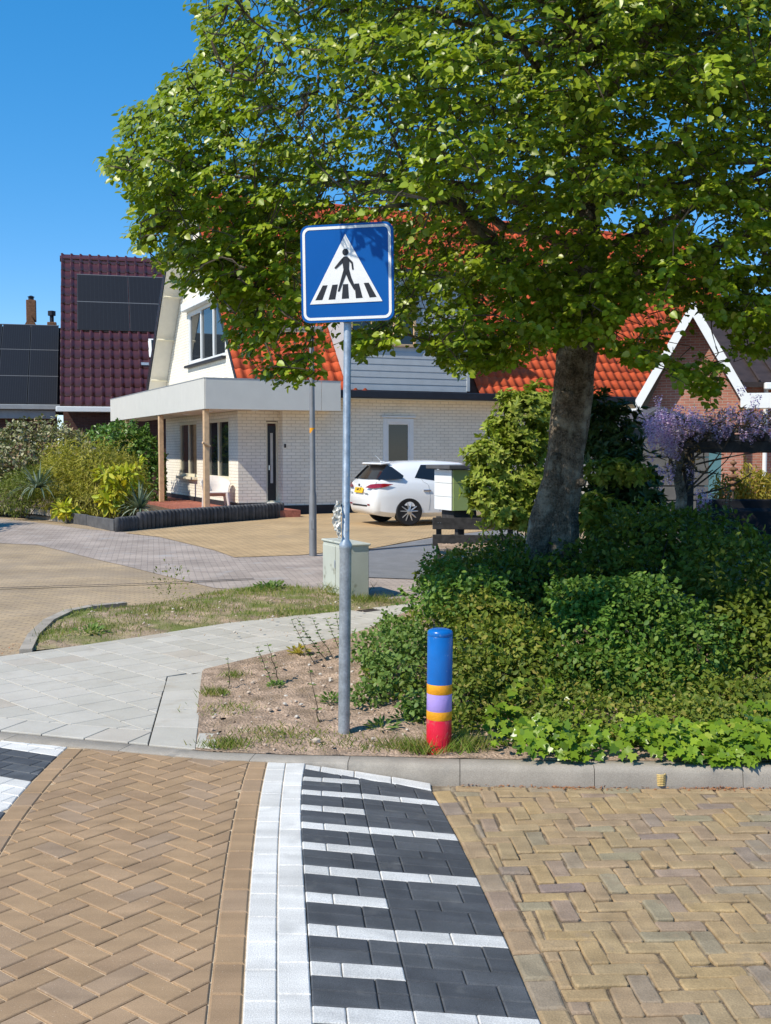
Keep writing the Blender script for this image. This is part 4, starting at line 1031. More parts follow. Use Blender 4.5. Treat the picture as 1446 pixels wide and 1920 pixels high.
top = [(0, .1), (Lw, .1), (Lw, b_.z-.1), (tl(ap+E1*.5)[0], ap.z-.2), (0, a.z-.1)]
uvwall('gable_wall', M['red_brick'], bh, (o0.x, o0.y), (E2.x, E2.y), (-E1.x, -E1.y), 0, Lw, .1, 6.5, top=top)
UP = Vector((0, 0, 1))
def rake(p, q, w, back, th, name, m, parent):
    p, q = p+E1*back, q+E1*back; MB().prism([p, q, q-UP*w, p-UP*w], E1*th).build(name, m, parent)
wing = MB().prism([a-UP*.12, ap+UP*.06, ap-UP*.03, a-UP*.2], E1*6).prism([ap+UP*.06, b_-UP*.12, b_-UP*.2, ap-UP*.03], E1*6).build('roof', M['brown_tile'], bh)
rake(a, ap, .40, -.04, .035, 'bargeboard', M['white_trim'], wing); rake(ap, b_, .40, -.04, .035, 'bargeboard', M['white_trim'], wing)
for p, q in ((a, ap), (ap, b_)):
    p1, q1 = p-UP*.30, q-UP*.33; MB().prism([p1, q1, q1+E1*.52, p1+E1*.52], (0, 0, .03)).build('soffit_board', M['gutter_grey'], wing)
rz_ = Matrix.Rotation(BR, 3, 'Z')
MB().box(a+E2*.10+E1*.22-UP*.36, (.62, .50, .30), rz_, ch=.01).build('eaves_box', M['white_trim'], wing)
MB().box(b_+E2*.35+E1*.16-UP*.17, (1.0, .40, .36), rz_, ch=.01).build('eaves_box', M['white_trim'], wing)
e0, e1 = P(1385, 716, 26.3), P(1700, 716, 26.3)
main = MB().prism([(e0.x-.15, 26.3, e0.z), (e1.x, 26.3, e0.z), (e1.x, 30.5, e0.z+2.4), (e0.x-.15, 30.5, e0.z+2.4)], (0, .02, -.12)).build('roof', M['brown_tile'], bh)
for k in range(10): 
    x = e0.x+.05+k*.45; MB().tube([(x, 26.28, e0.z+.03), (x, 30.5, e0.z+2.43)], .03, 5).build('standing_seam', M['brown_tile'], main)
MB().box(((e0.x+e1.x)/2+.6, 26.22, e0.z-.10), (e1.x-e0.x, .14, .16), ch=.02).build('gutter', M['white_trim'], main)
l0, l1 = P(1362, 800, 26.5), P(1700, 800, 26.5)
uvwall('wall', M['red_brick'], bh, (0, 26.62), XA, NF, l0.x+.2, l1.x, .1, e0.z-.05)
pp = P(1438, 800, 26.4); MB().tube([(pp.x, 26.5, e0.z-.15), (pp.x, 26.5, .2)], .055, 10).build('downpipe', M['white_trim'], bh)
gd0, gd1 = P(1308, 842, 26.45), P(1378, 930, 26.45)
MB().box(((gd0.x+gd1.x)/2, 26.55, 1.1), (gd1.x-gd0.x, .06, 2.0), ch=.01).build('door', M['teal_door'], bh)
MB().box((gd1.x+.06, 26.53, 1.15), (.09, .10, 2.15), ch=.01).build('door_frame', M['white_trim'], bh)

# ------------------------------------------------------------------ dark plank shed
shed = thing('garden_shed', 'dark grey plank shed with a sloping roof behind the wisteria trunk', 'shed', (0, 0, 0))
YS = 20.0; s0, s1 = P(1180, 800, YS), P(1330, 800, YS)
for k in range(9):
    z1 = P(0, 803+k*27, YS).z; z0 = P(0, 803+(k+1)*27, YS).z
    MB().box(((s0.x+s1.x)/2, YS, (z0+z1)/2), (s1.x-s0.x, .05, z1-z0-.012), Matrix.Rotation(R(-4), 3, 'X'), ch=.006).build('plank', M['shed_plank'], shed)
zt = P(0, 803, YS).z; r0, r1 = P(1160, 812, YS), P(1235, 762, YS)
MB().prism([(s0.x+.02, YS+.02, zt), (s1.x-.02, YS+.02, zt), (s1.x-.02, YS+.02, zt+.1), (r1.x, YS+.02, r1.z-.08), (s0.x+.1, YS+.02, zt+.05)], (0, .04, 0)).build('gable_panel', M['shed_plank'], shed)
sr = MB().prism([(r0.x-.05, YS-.18, r0.z), (r1.x, YS-.18, r1.z), (r1.x, YS+3, r1.z), (r0.x-.05, YS+3, r0.z)], (0, 0, -.07)).prism([(r1.x, YS-.18, r1.z), (s1.x+.4, YS-.18, r0.z), (s1.x+.4, YS+3, r0.z), (r1.x, YS+3, r1.z)], (0, 0, -.07)).build('roof', M['slate'], shed)
MB().box(((s0.x+s1.x)/2, YS+1.5, 1.0), (s1.x-s0.x-.1, 2.9, 1.9)).build('wall', M['shed_plank'], shed)

# ------------------------------------------------------------------ porch edging, garden edging, chair
pal = thing('palisade_edging', 'row of dark concrete palisades along the front of the red porch', 'edging', (0, 0, 0))
A, B = Vector((*G(258, 992), 0)), Vector((*G(531, 969), 0)); n = 40; d = (B-A).normalized()
for i in range(n):
    c = A+(B-A)*((i+.5)/n); z0 = zg(c.y); h = .40
    o = MB().lathe([(.0, 0), (.066, 0), (.066, h-.04), (.05, h-.01), (0, h)][1:], 8, (0, 0, 0)).build('palisade', M['palisade'], pal, True) if i == 0 else link('palisade', pal.children[0].data, pal)
    o.location = (c.x, c.y, z0-.02); o.rotation_euler = (0, 0, random.random())
A2, B2 = Vector((*G(218, 996), 0)), Vector((*G(256, 992), 0))
for i in range(7):
    c = A2+(B2-A2)*((i+.5)/7); o = link('palisade', pal.children[0].data, pal); o.location = (c.x, c.y, zg(c.y)-.10); o.rotation_euler = (0, 0, random.random())
ge = thing('garden_edging', 'low grey concrete slabs edging the planted front garden', 'edging', (0, 0, 0))
gp = [G(0, 962), G(55, 969), G(128, 979), G(165, 984), G(216, 995)]
for a_, b2 in zip(gp, gp[1:]):
    a_, b2 = Vector((*a_, 0)), Vector((*b2, 0)); d = (b2-a_).normalized(); m = (a_+b2)/2
    MB().box((m.x, m.y, zg(m.y)+.10), ((b2-a_).length-.03, .07, .26), Matrix.Rotation(math.atan2(d.y, d.x), 3, 'Z'), ch=.01).build('slab', M['palisade'] if a_.x > -7.6 else M['kerb_concrete'], ge)
sheet('garden_bed', [G(-80, 962), G(0, 961), G(128, 978), G(216, 992), G(258, 990), (-5.2, 29), (-5.6, 40), (-22, 42), (-22, 30)], M['garden_soil'], .09, follow=True)
chair = thing('garden_chair', 'moulded white plastic armchair on the red porch beside the post', 'chair', tuple(Vector((-3.92, 29.1, .29))+Matrix.Rotation(HR, 3, 'Z') @ Vector((-.52, .35, 0))), HR+R(-8))
def shell(parent):
    seat = MB().box((0, 0, .42), (.58, .62, .05), ch=.02).build('seat', M['chair_white'], parent)
    vs, fs = [], []; n = 14                       # wrap-around back and arms
    for i in range(n+1):
        an = R(-100)+R(380-180)*i/n; s_ = abs(i/n-.5)*2
        x, y = .34*math.sin(an), -.34*math.cos(an)*-1
        h = .86-.22*s_**1.5
        for k, z in enumerate((.30, .42, .60, h)):
            f = 1+.10*(k-1); vs.append((x*f, y*f, z))
    for i in range(n):
        for k in range(3): fs.append((i*4+k, (i+1)*4+k, (i+1)*4+k+1, i*4+k+1))
    o = MB().add(vs, fs).build('backrest', M['chair_white'], parent, True); so_ = o.modifiers.new('s', 'SOLIDIFY'); so_.thickness = .03
    for sx, sy in ((-.27, -.28), (.27, -.28), (-.27, .27), (.27, .27)):
        MB().tube([(sx, sy, .42), (sx*1.15, sy*1.12, 0)], [.055, .03], 8).build('leg', M['chair_white'], parent)
shell(chair)

# ================================================================== STREET FURNITURE AND THINGS
def rrect(w, h, r, n=6):
    out = []
    for cx_, cy_, a0_ in ((w/2-r, h/2-r, 0), (-w/2+r, h/2-r, 90), (-w/2+r, -h/2+r, 180), (w/2-r, -h/2+r, 270)):
        for k in range(n+1): an = R(a0_+90*k/n); out.append((cx_+r*math.cos(an), cy_+r*math.sin(an)))
    return out
def plate(poly, y, th):
    """flat shape in the x-z plane facing -y"""
    return MB().prism([(u, y, v) for u, v in poly], (0, th, 0))
# ---- the crossing sign
PB = Vector((*G(645, 1366, .03), .0)); PT = P(653.5, 430, PB.y)
sign = thing('crossing_sign', 'blue square pedestrian crossing sign on a galvanised steel pole in the sand', 'road sign', tuple(PB))
ax = (PT-PB); zt_ = ax.z
at_ = lambda z: Vector((ax.x*z/zt_, 0, z))
zn_ = P(648, 1022, PB.y).z
ps = [(-.25, .0375), (zn_-.035, .0375), (zn_-.02, .041), (zn_+.005, .041), (zn_+.035, .024), (zt_-.02, .024)]
o = MB().tube([at_(z) for z, r in ps], [r for z, r in ps], 20).build('pole', M['galvanised'], sign); autosmooth(o, 35)
zc = P(654, 514, PB.y).z
SROT = R(-11)                                     # right-hand edge nearer the camera
pl = bpy.data.objects.new('sign_plate', None)
body = MB(); body.prism([(u, -.03, v) for u, v in rrect(.592, .606, .05)], (0, .028, 0)); sp = body.build('sign_plate', M['sign_blue'], sign)
sp.location = at_(zc)+Vector((0, -.030, 0)); sp.rotation_euler = (0, R(-.8), SROT)
outer, inner = rrect(.566, .580, .045), rrect(.532, .546, .030)
n = len(outer); vs = [(u, -.0325, v) for u, v in outer]+[(u, -.0325, v) for u, v in inner]
MB().add(vs, [(i, (i+1) % n, n+(i+1) % n, n+i) for i in range(n)]).build('border', M['sign_white'], sp)
SX, SY = .592/1040, .606/1100
cv = lambda x, y: ((x-690)*SX, (683-y)*SY)
plate([cv(680, 250), cv(1086, 1020), cv(268, 1026)], -.0338, .0015).build('triangle', M['sign_white'], sp)
for q in ([(418, 816), (473, 816), (410, 980), (330, 980)], [(526, 814), (588, 812), (557, 978), (480, 980)], [(646, 812), (704, 812), (712, 975), (630, 976)], [(775, 812), (826, 810), (866, 974), (790, 976)], [(880, 808), (936, 807), (1022, 970), (944, 974)]):
    plate([cv(*p) for p in q], -.0350, .001).build('stripe', M['sign_black'], sp)
ped = MB()
ped.prism([(u, -.0364, v) for u, v in [cv(680+35*math.cos(2*PI*k/20), 453+38*math.sin(2*PI*k/20)) for k in range(20)]], (0, .0008, 0))
for q in ([(660, 503), (700, 503), (723, 540), (716, 660), (690, 700), (658, 670), (644, 560), (640, 525)],
          [(662, 503), (645, 575), (568, 638), (552, 625), (628, 535)], [(700, 503), (762, 570), (770, 652), (752, 654), (744, 585), (712, 548)],
          [(656, 650), (690, 690), (608, 890), (586, 892), (600, 838)], [(684, 700), (718, 645), (740, 735), (792, 868), (772, 884), (712, 775)]):
    q = q if poly_area([cv(*p) for p in q]) > 0 else q[::-1]
    ped.prism([(u, -.0364, v) for u, v in [cv(*p) for p in q]], (0, .0008, 0))
ped.build('pedestrian', M['sign_black'], sp)
for dz in (.2, -.2):
    MB().lathe([(.034, -.02), (.034, .02)], 16).build('clamp', M['galvanised'], sign).location = at_(zc+dz)
for z in (zn_+.45, zn_+.10): MB().box((0, 0, 0), (.008, .012, .02)).build('bolt', M['galvanised'], sign).location = at_(z)+Vector((.01, -.025, 0))
# torn plastic caught on the pole
bag = thing('plastic_bag', 'torn translucent plastic bag snagged on the sign pole', 'bag', tuple(PB+at_(1.3)))
vs, fs = [], []; nx, nz = 6, 16
for j in range(nz+1):
    for i in range(nx+1):
        t = j/nz; wd = .05*(.5+math.sin(t*PI)*.8)*(1-.3*t)
        vs.append((-.028-wd*(i/nx)*1.0+random.uniform(-.006, .006), -.03+random.uniform(-.012, .012)*1.2, .20-.24*t+random.uniform(-.006, .006)))
for j in range(nz):
    for i in range(nx): fs.append((j*(nx+1)+i, j*(nx+1)+i+1, (j+1)*(nx+1)+i+1, (j+1)*(nx+1)+i))
MB().add(vs, fs).build('film', M['plastic_bag'], bag)
# ---- the bollard
BB = Vector((*G(823, 1400, .03), .02))
bol = thing('bollard', 'round bollard painted blue, orange, lilac and red at the kerb', 'bollard', tuple(BB), R(3)); bol.rotation_euler = (0, R(.5), 0)
zs_ = [P(823, y, BB.y).z-BB.z for y in (1347, 1331, 1299, 1281, 1192)]
def ring(name, z0, z1, m, r=.0765):
    ncol = 40; MBo = MB().lathe([(r-.001, z0), (r, z0+.002), (r, z1-.002), (r-.001, z1)], ncol); o = MBo.build(name, m, bol); autosmooth(o, 40); return o
ring('red_band', -.15, zs_[0], M['bollard_red']); ring('orange_band', zs_[0], zs_[1], M['bollard_orange'], .0772); ring('lilac_band', zs_[1], zs_[2], M['bollard_lilac']); ring('orange_band', zs_[2], zs_[3], M['bollard_orange'], .0772)
zb_ = zs_[4]; o = MB().lathe([(.0765, zs_[3]), (.0765, zb_-.004), (.0745, zb_), (.0765, zb_+.004), (.0765, zb_+.022), (.070, zb_+.034), (.05, zb_+.042), (.02, zb_+.045)], 40).build('blue_top', M['bollard_blue'], bol); autosmooth(o, 50)
# ---- lamp post
LP = Vector((*G(587, 1041), 0)); lp = thing('lamp_post', 'slim grey lamp post with a flat lamp head at the driveway edge', 'street lamp', tuple(LP))
pts = [(0, 0, -.3), (0, 0, 1.05), (0, 0, 1.12), (-.01, 0, 3.9)]
autosmooth(MB().tube(pts, [.066, .064, .052, .040], 16).build('pole', M['lamp_grey'], lp), 40)
zl = P(570, 617, LP.y).z
h_ = MB().box((-.18, 0, zl), (.74, .26, .075), ch=.02).build('lamp_head', M['lamp_grey'], lp)
MB().box((-.22, 0, zl-.04), (.5, .2, .012)).build('diffuser', M['sign_white'], h_)
MB().lathe([(.0475, -.045), (.0475, .045)], 16, (-.004, 0, P(585, 807, LP.y).z)).build('sticker', M['bollard_orange'], lp)
MB().box((.0, -.064, .55), (.06, .012, .16), ch=.004).build('hatch', M['lamp_grey'], lp)
# ---- utility cabinet
ccn = G(657, 1124)
cabn = thing('utility_cabinet', 'scratched pale green metal utility cabinet behind the sign pole', 'cabinet', (ccn[0], ccn[1], 0), HR)
zt2 = P(655, 1024, ccn[1]).z
body = MB().box((.125, .46, zt2/2-.05), (.25, .92, zt2+.10), ch=.008).build('body', M['cabinet_paint'], cabn)
MB().box((.125, .46, zt2+.012), (.29, .96, .03), ch=.01).build('lid', M['cabinet_paint'], cabn)
for y in (.235, .685): MB().box((-.006, y, zt2/2+.02), (.014, .425, zt2-.12), ch=.004).build('door', M['cabinet_paint'], cabn)
MB().box((-.018, .46, zt2*.6), (.012, .03, .10), ch=.003).build('handle', M['galvanised'], cabn)
# ---- letter box planter on its fence
fb = G(823, 1050)
fence = thing('low_fence', 'low weathered dark fence of two planks beside the driveway', 'fence', (fb[0], fb[1], 0), R(3))
FY = fb[1]; zz = lambda y: P(823, y, FY).z
for y0, y1, L in ((971, 993, 1.6), (1003, 1024, 1.5)):
    MB().box((L/2-.11, -.05, (zz(y0)+zz(y1))/2), (L, .045, zz(y0)-zz(y1)), Matrix.Rotation(R(.8), 3, 'Y'), ch=.006).build('plank', M['dark_wood'], fence)
for x in (.0, 1.2): MB().box((x, .02, .33), (.085, .085, .80), ch=.006).build('post', M['dark_wood'], fence)
for x in (-.02, .02): MB().lathe([(.008, 0), (.008, .005)], 8, (0, 0, 0)).build('bolt', M['galvanised'], fence).location = (x, -.078, zz(980))
bx = P(848, 958, FY); box = thing('parcel_box', 'white and lime green panelled box with a slate lid above the low fence', 'box', (bx.x, bx.y, 0), HR)
z0, z1 = bx.z, P(848, 881, FY).z
for k in range(3):
    a_, b2 = z0+(z1-z0)*k/3, z0+(z1-z0)*(k+1)/3
    MB().box((-.008, .31, (a_+b2)/2), (.02, .62, b2-a_-.006), ch=.004).build('panel', M['white_trim'], box)
    MB().box((.31, -.008, (a_+b2)/2), (.60, .02, b2-a_-.003), ch=.003).build('panel', M['box_green'], box)
MB().box((.32, .32, (z0+z1)/2), (.60, .60, z1-z0-.01)).build('body', M['white_trim'], box)
MB().box((.30, .30, z1+.045), (.86, .86, .07), ch=.012).build('lid', M['slate'], box)
MB().box((.28, .28, z0-.10), (.44, .44, .19), ch=.01).build('plinth', M['dark_wood'], box)
MB().box((.3, .3, .36), (.12, .12, .75)).build('post', M['dark_wood'], box)

# ------------------------------------------------------------------ the white hatchback
cw_ = G(767, 986)
car = thing('parked_car', 'white five door hatchback parked on the driveway with its tail towards the street', 'car', (0, 0, zg(cw_[1])), HR-R(2))
car.location = Vector((cw_[0], cw_[1], zg(cw_[1])))-Matrix.Rotation(HR-R(2), 3, 'Z') @ Vector((.86, -.86, 0))
XS = [0, .03, .08, .14, .30, .50, .9, 1.6, 2.3, 2.8, 3.2, 3.9, 4.22, 4.32]
tabs = dict(
 zr=[.70, .86, .97, 1.03, 1.22, 1.40, 1.47, 1.49, 1.45, 1.28, 1.06, .93, .78, .62],
 zbelt=[.62, .78, .90, .95, .99, 1.01, 1.01, .98, .94, .91, .90, .82, .68, .56],
 w=[.66, .74, .80, .83, .87, .885, .89, .89, .89, .885, .88, .85, .72, .55],
 wr=[.56, .64, .68, .70, .66, .60, .58, .59, .585, .62, .70, .70, .6, .48],
 zb=[.40, .33, .27, .25, .22, .20, .19, .19, .19, .19, .19, .20, .26, .36])
def tab(k, x):
    X, V = XS, tabs[k]
    if x <= 0: return V[0]
    if x >= X[-1]: return V[-1]
    for i in range(len(X)-1):
        if x <= X[i+1]:
            t = (x-X[i])/(X[i+1]-X[i]); return V[i]+(V[i+1]-V[i])*t
def ringpts(x):
    zr, zbt, w, wr, zb = (tab(k, x) for k in ('zr', 'zbelt', 'w', 'wr', 'zb'))
    zm = zb+(zbt-zb)*.55
    return [(0, zb), (w*.85, zb), (w*.97, zb+.10), (w*1.0, zm), (w*.985, zbt-.06), (w*.945, zbt), ((w*.945+wr)/2+.03, (zbt+zr)/2), (wr, zr-.055), (wr*.72, zr-.012), (0, zr)]
def surf(x, u):
    r = ringpts(x); i = min(int(u), len(r)-2); t = u-i
    return Vector((x, -(r[i][0]+(r[i+1][0]-r[i][0])*t), r[i][1]+(r[i+1][1]-r[i][1])*t))
xs = sorted(set(XS+[.2, .4, .65, .75, 1.1, 1.35, 1.85, 2.05, 2.5, 3.0, 3.4, 3.6, 4.05]))
vs, fs = [], []; nr = 10; full = 2*nr-2
for x in xs:
    r = ringpts(x); vs += [(x, -y, z) for y, z in r]+[(x, y, z) for y, z in r[-2:0:-1]]
for i in range(len(xs)-1):
    for k in range(full): q = (k+1) % full; fs.append((i*full+k, (i+1)*full+k, (i+1)*full+q, i*full+q))
fs.append(tuple(range(full))); m_ = (len(xs)-1)*full; fs.append(tuple(range(m_+full-1, m_-1, -1)))
cb = MB().add(vs, fs).build('body', M['car_white'], car)
cut = MB()
for wx in (.86, 3.46):
    cut.v, cut.f = ([], []) if wx == .86 else (cut.v, cut.f)
    nseg = 28; n0 = len(cut.v)
    for sy in (-1.2, 1.2): cut.v += [(wx+.385*math.cos(2*PI*k/nseg), sy, .325+.385*math.sin(2*PI*k/nseg)) for k in range(nseg)]
    cut.f += [tuple(n0+k for k in range(nseg)), tuple(n0+nseg+k for k in range(nseg-1, -1, -1))]+[(n0+k, n0+nseg+k, n0+nseg+(k+1) % nseg, n0+(k+1) % nseg) for k in range(nseg)]
cutter = cut.build('cutter', None, None)
md = cb.modifiers.new('arch', 'BOOLEAN'); md.operation = 'DIFFERENCE'; md.object = cutter; md.solver = 'EXACT'
bpy.context.view_layer.update()
me = bpy.data.meshes.new_from_object(cb.evaluated_get(bpy.context.evaluated_depsgraph_get())); cb.modifiers.clear(); cb.data = me
if not me.materials: me.materials.append(M['car_white'])
bpy.data.objects.remove(cutter); autosmooth(cb, 38)
MB().box((2.16, 0, .50), (3.9, 1.46, .52), ch=.05).build('underbody', M['black_plastic'], car)
def patch(name, quad, m, off=.006, sidey=-1, nu=8, nv=4, parent=car):
    """patch on the body between four (x, u) corners"""
    vs, fs = [], []
    for i in range(nu+1):
        for j in range(nv+1):
            s_, t_ = i/nu, j/nv
            x = (1-s_)*(1-t_)*quad[0][0]+s_*(1-t_)*quad[1][0]+s_*t_*quad[2][0]+(1-s_)*t_*quad[3][0]
            u = (1-s_)*(1-t_)*quad[0][1]+s_*(1-t_)*quad[1][1]+s_*t_*quad[2][1]+(1-s_)*t_*quad[3][1]
            p = surf(x, u); e = 1e-3; du = surf(x+e, u)-p; dv = surf(x, min(u+e*10, 8.999))-p; n_ = du.cross(dv)
            n_ = n_.normalized() if n_.length > 0 else Vector((0, -1, 0))
            if n_.y > 0 and abs(n_.y) > .3: n_ = -n_
            if n_.z < 0 and abs(n_.y) <= .3: n_ = -n_
            if n_.dot(Vector((-.4 if x < .5 else 0, -1, .4))) < 0: n_ = -n_
            p = p+n_*off; p.y *= (-sidey); vs.append(p)
    for i in range(nu):
        for j in range(nv): a_ = i*(nv+1)+j; fs.append((a_, a_+1, a_+nv+2, a_+nv+1))
    return MB().add(vs, fs).build(name, m, parent, True)
for sd_ in (-1, 1):
    patch('rear_side_window', [(1.02, 5.35), (1.62, 5.10), (1.62, 6.72), (1.25, 6.75)], M['car_glass'], sidey=sd_)
    patch('front_side_window', [(1.68, 5.10), (2.75, 5.10), (2.35, 6.75), (1.68, 6.72)], M['car_glass'], sidey=sd_)
    patch('headlight', [(4.0, 4.2), (4.2, 4.1), (4.2, 4.9), (3.95, 4.9)], M['chrome'], sidey=sd_)
    lo = [(-.030, .40, .872), (-.022, .60, .86), (.045, .80, .86), (.26, .885, .89), (.46, .898, .945)]
    hi = [(-.014, .44, .885), (.024, .60, .945), (.075, .79, .962), (.26, .868, .968), (.46, .896, .95)]
    tv = [(x, sd_*y, z) for p in zip(lo, hi) for x, y, z in p]; MB().add(tv, [(i*2, i*2+2, i*2+3, i*2+1) for i in range(4)]).build('tail_light', M['lamp_red'], car, True)
    gl_ = [(.125, .71, 1.05), (.34, .85, 1.05), (.68, .905, 1.07)]; gh = [(.425, .60, 1.37), (.49, .73, 1.34), (.72, .88, 1.14)]
    gv = [(x, sd_*y, z) for p in zip(gl_, gh) for x, y, z in p]; MB().add(gv, [(0, 2, 3, 1), (2, 4, 5, 3)]).build('rear_corner_glass', M['car_glass'], car, True)
# rear screen, tailgate details
def across(name, x0, z0, w0, x1, z1, w1, m, off=.012, nseg=8, bulge=.05):
    vs, fs = [], []
    for i in range(nseg+1):
        t = i/nseg*2-1
        for (x, z, w) in ((x0, z0, w0), (x1, z1, w1)): vs.append((x+bulge*t*t-off, w*t, z+off*.6))
    for i in range(nseg): fs.append((i*2, i*2+2, i*2+3, i*2+1))
    return MB().add(vs, fs).build(name, m, car, True)
across('rear_window', .155, 1.045, .70, .455, 1.365, .60, M['car_glass'], .03)
sp_ = MB().box((.40, 0, 1.415), (.26, 1.16, .05), Matrix.Rotation(R(-6), 3, 'Y'), ch=.02).build('spoiler', M['car_white'], car)
across('tailgate', .02, .74, .66, .10, 1.005, .70, M['car_white'], .022)
MB().box((-.006, 0, .455), (.014, .9, .035), ch=.004).build('bumper_grille', M['black_plastic'], car)
for y in (-.55, .55): MB().box((-.006, y, .48), (.014, .13, .035), ch=.004).build('reflector', M['lamp_red'], car)
pln = MB().box((-.020, .02, .80), (.014, .50, .125), Matrix.Rotation(R(14), 3, 'Y'), ch=.003).build('number_plate', M['plate_yellow'], car)
tx = bpy.data.curves.new('plate_text', 'FONT'); tx.body = 'J-405-D'; tx.size = .125; tx.align_x = 'CENTER'; tx.align_y = 'CENTER'; tx.extrude = .001
tmp = bpy.data.objects.new('tmp', tx); C.objects.link(tmp); bpy.context.view_layer.update()
tme = bpy.data.meshes.new_from_object(tmp.evaluated_get(bpy.context.evaluated_depsgraph_get())); bpy.data.objects.remove(tmp); tme.materials.clear(); tme.materials.append(M['sign_black'])
to = link('plate_text', tme, pln); to.location = (-.030, .02, .80); to.rotation_euler = (R(90), 0, R(-90)); to.scale = (.85, 1, 1)
for sgn in (1,):
    vv = [(-.012+.0, .045*math.cos(2*PI*k/16), .915+.032*math.sin(2*PI*k/16)) for k in range(16)]
    MB().prism([v for v in vv], (-.012, 0, 0)).build('badge', M['sign_black'], car)
MB().box((-.016, -.42, .735), (.010, .20, .022)).build('model_script', M['galvanised'], car); MB().box((-.016, .50, .735), (.010, .14, .022)).build('model_script', M['galvanised'], car)
MB().tube([(.25, .10, 1.08), (.20, -.25, 1.10)], .012, 5).build('wiper', M['black_plastic'], car)
MB().tube([(.55, 0, 1.44), (.38, 0, 1.60)], .006, 5).box((.56, 0, 1.44), (.12, .05, .04), ch=.015).build('aerial', M['white_trim'], car)
for x in (1.30,): MB().box((x, -.895, .80), (.20, .03, .035), ch=.012).build('door_handle', M['chrome'], car)
for a_, b2 in (((1.18, 5.3), (1.34, 1.9)), ((1.65, 5.0), (1.62, 1.8)), ((2.72, 5.0), (2.75, 1.8))):
    pts = [surf(a_[0]+(b2[0]-a_[0])*k/10+(.10*math.sin(k/10*PI) if a_[0] < 1.5 else 0), a_[1]+(b2[1]-a_[1])*k/10)+Vector((0, -.002, 0)) for k in range(11)]
    MB().tube(pts, .004, 4).build('door_seam', M['gutter_grey'], car)
def wheel(x, y):
    s_ = -1 if y < 0 else 1
    prof = [(.19, -.09), (.235, -.10), (.30, -.105), (.322, -.085), (.328, -.04), (.328, .04), (.322, .085), (.30, .105), (.235, .10), (.19, .09)]
    rot = Matrix.Rotation(R(90), 3, 'X')
    t = MB().lathe(prof, 36); t.v = [tuple(rot @ Vector(v)+Vector((x, y, .325))) for v in t.v]; w = t.build('wheel', M['tyre'], car); autosmooth(w, 40)
    r = MB(); yo = y+s_*.085
    r.lathe([(.215, -.01), (.235, -.01), (.235, .01), (.215, .01), (.215, -.01)], 36); r.v = [tuple(rot @ Vector(v)+Vector((x, yo, .325))) for v in r.v]
    for k in range(10):
        an = 2*PI*(k//2)/5+(.20 if k % 2 else -.20)+.3; d_ = Vector((math.cos(an), 0, math.sin(an)))
        p0 = Vector((x, yo, .325))+d_*.05; p1 = Vector((x, yo, .325))+Vector((math.cos(an*1+(.06 if k % 2 else -.06)), 0, math.sin(an+(.06 if k % 2 else -.06))))*.22
        r.tube([p0, p1], [.020, .015], 5)
    rb = MB().lathe([(.06, -.02), (.06, .02), (.02, .03)], 16); rb.v = [tuple(rot @ Vector(v)+Vector((x, yo, .325))) for v in rb.v]; r.add(rb.v, rb.f)
    r.build('rim', M['rim'], w)
    dsk = MB().lathe([(.213, -.01), (.213, .01)], 24); dsk.v = [tuple(rot @ Vector(v)+Vector((x, yo-s_*.06, .325))) for v in dsk.v]; dsk.build('brake_disc', M['black_plastic'], w)
for x in (.86, 3.46):
    for y in (-.785, .785): wheel(x, y)

# ------------------------------------------------------------------ garden things on the right
pg_ = thing('pergola', 'dark timber pergola carrying the wisteria', 'pergola', (0, 0, 0)); YP = 16.0
for px in (1290, 1560): c = P(px, 960, YP); MB().box((c.x, YP, .95), (.13, .13, 2.1), ch=.01).build('post', M['dark_wood'], pg_)
q0, q1 = P(1272, 838, YP), P(1640, 838, YP); MB().box(((q0.x+q1.x)/2, YP, q0.z), (q1.x-q0.x, .10, .17), ch=.01).build('beam', M['dark_wood'], pg_)
for k in range(6): MB().box((q0.x+.2+k*.5, YP+.7, q0.z+.14), (.06, 2.0, .12), ch=.008).build('rafter', M['dark_wood'], pg_)
sofa = thing('garden_sofa', 'black garden sofa with cushions in the deep shade below the pergola', 'sofa', (0, 0, 0)); YF = 17.3
f0, f1 = P(1310, 936, YF), P(1600, 936, YF); zt3 = f0.z; wS = f1.x-f0.x; xm = (f0.x+f1.x)/2
MB().box((xm, YF+.1, zt3/2+.02), (wS, .10, zt3-.05), ch=.02).build('backrest', M['dark_fabric'], sofa)
for k in range(2): MB().box((xm-wS/4+k*wS/2, YF-.12, zt3*.62), (wS/2-.12, .20, zt3*.5), Matrix.Rotation(R(-10), 3, 'X'), ch=.06).build('cushion', M['dark_fabric'], sofa)
MB().box((xm, YF-.45, .32), (wS, .75, .22), ch=.03).build('seat', M['dark_fabric'], sofa)
for s_ in (0, 1): MB().box((f0.x+s_*wS, YF-.35, zt3*.36), (.12, .9, zt3*.68), ch=.02).build('armrest', M['dark_fabric'], sofa)
tot = thing('stone_totem', 'stack of rusty discs on a rod beside the yellow bush', 'garden ornament', (0, 0, 0)); c = P(1375, 900, 18.5)
MB().tube([(c.x, c.y, 0), (c.x, c.y, P(1375, 862, 18.5).z)], .015, 6).build('rod', M['twig'], tot)
for y, r in ((868, .05), (880, .07), (893, .08), (905, .055), (916, .04)): MB().lathe([(.01, -.045), (r*1.1, -.012), (r*1.1, .012), (.01, .045)], 12, (c.x, c.y, P(1375, y, 18.5).z)).build('disc', M['chimney_brick'], tot)
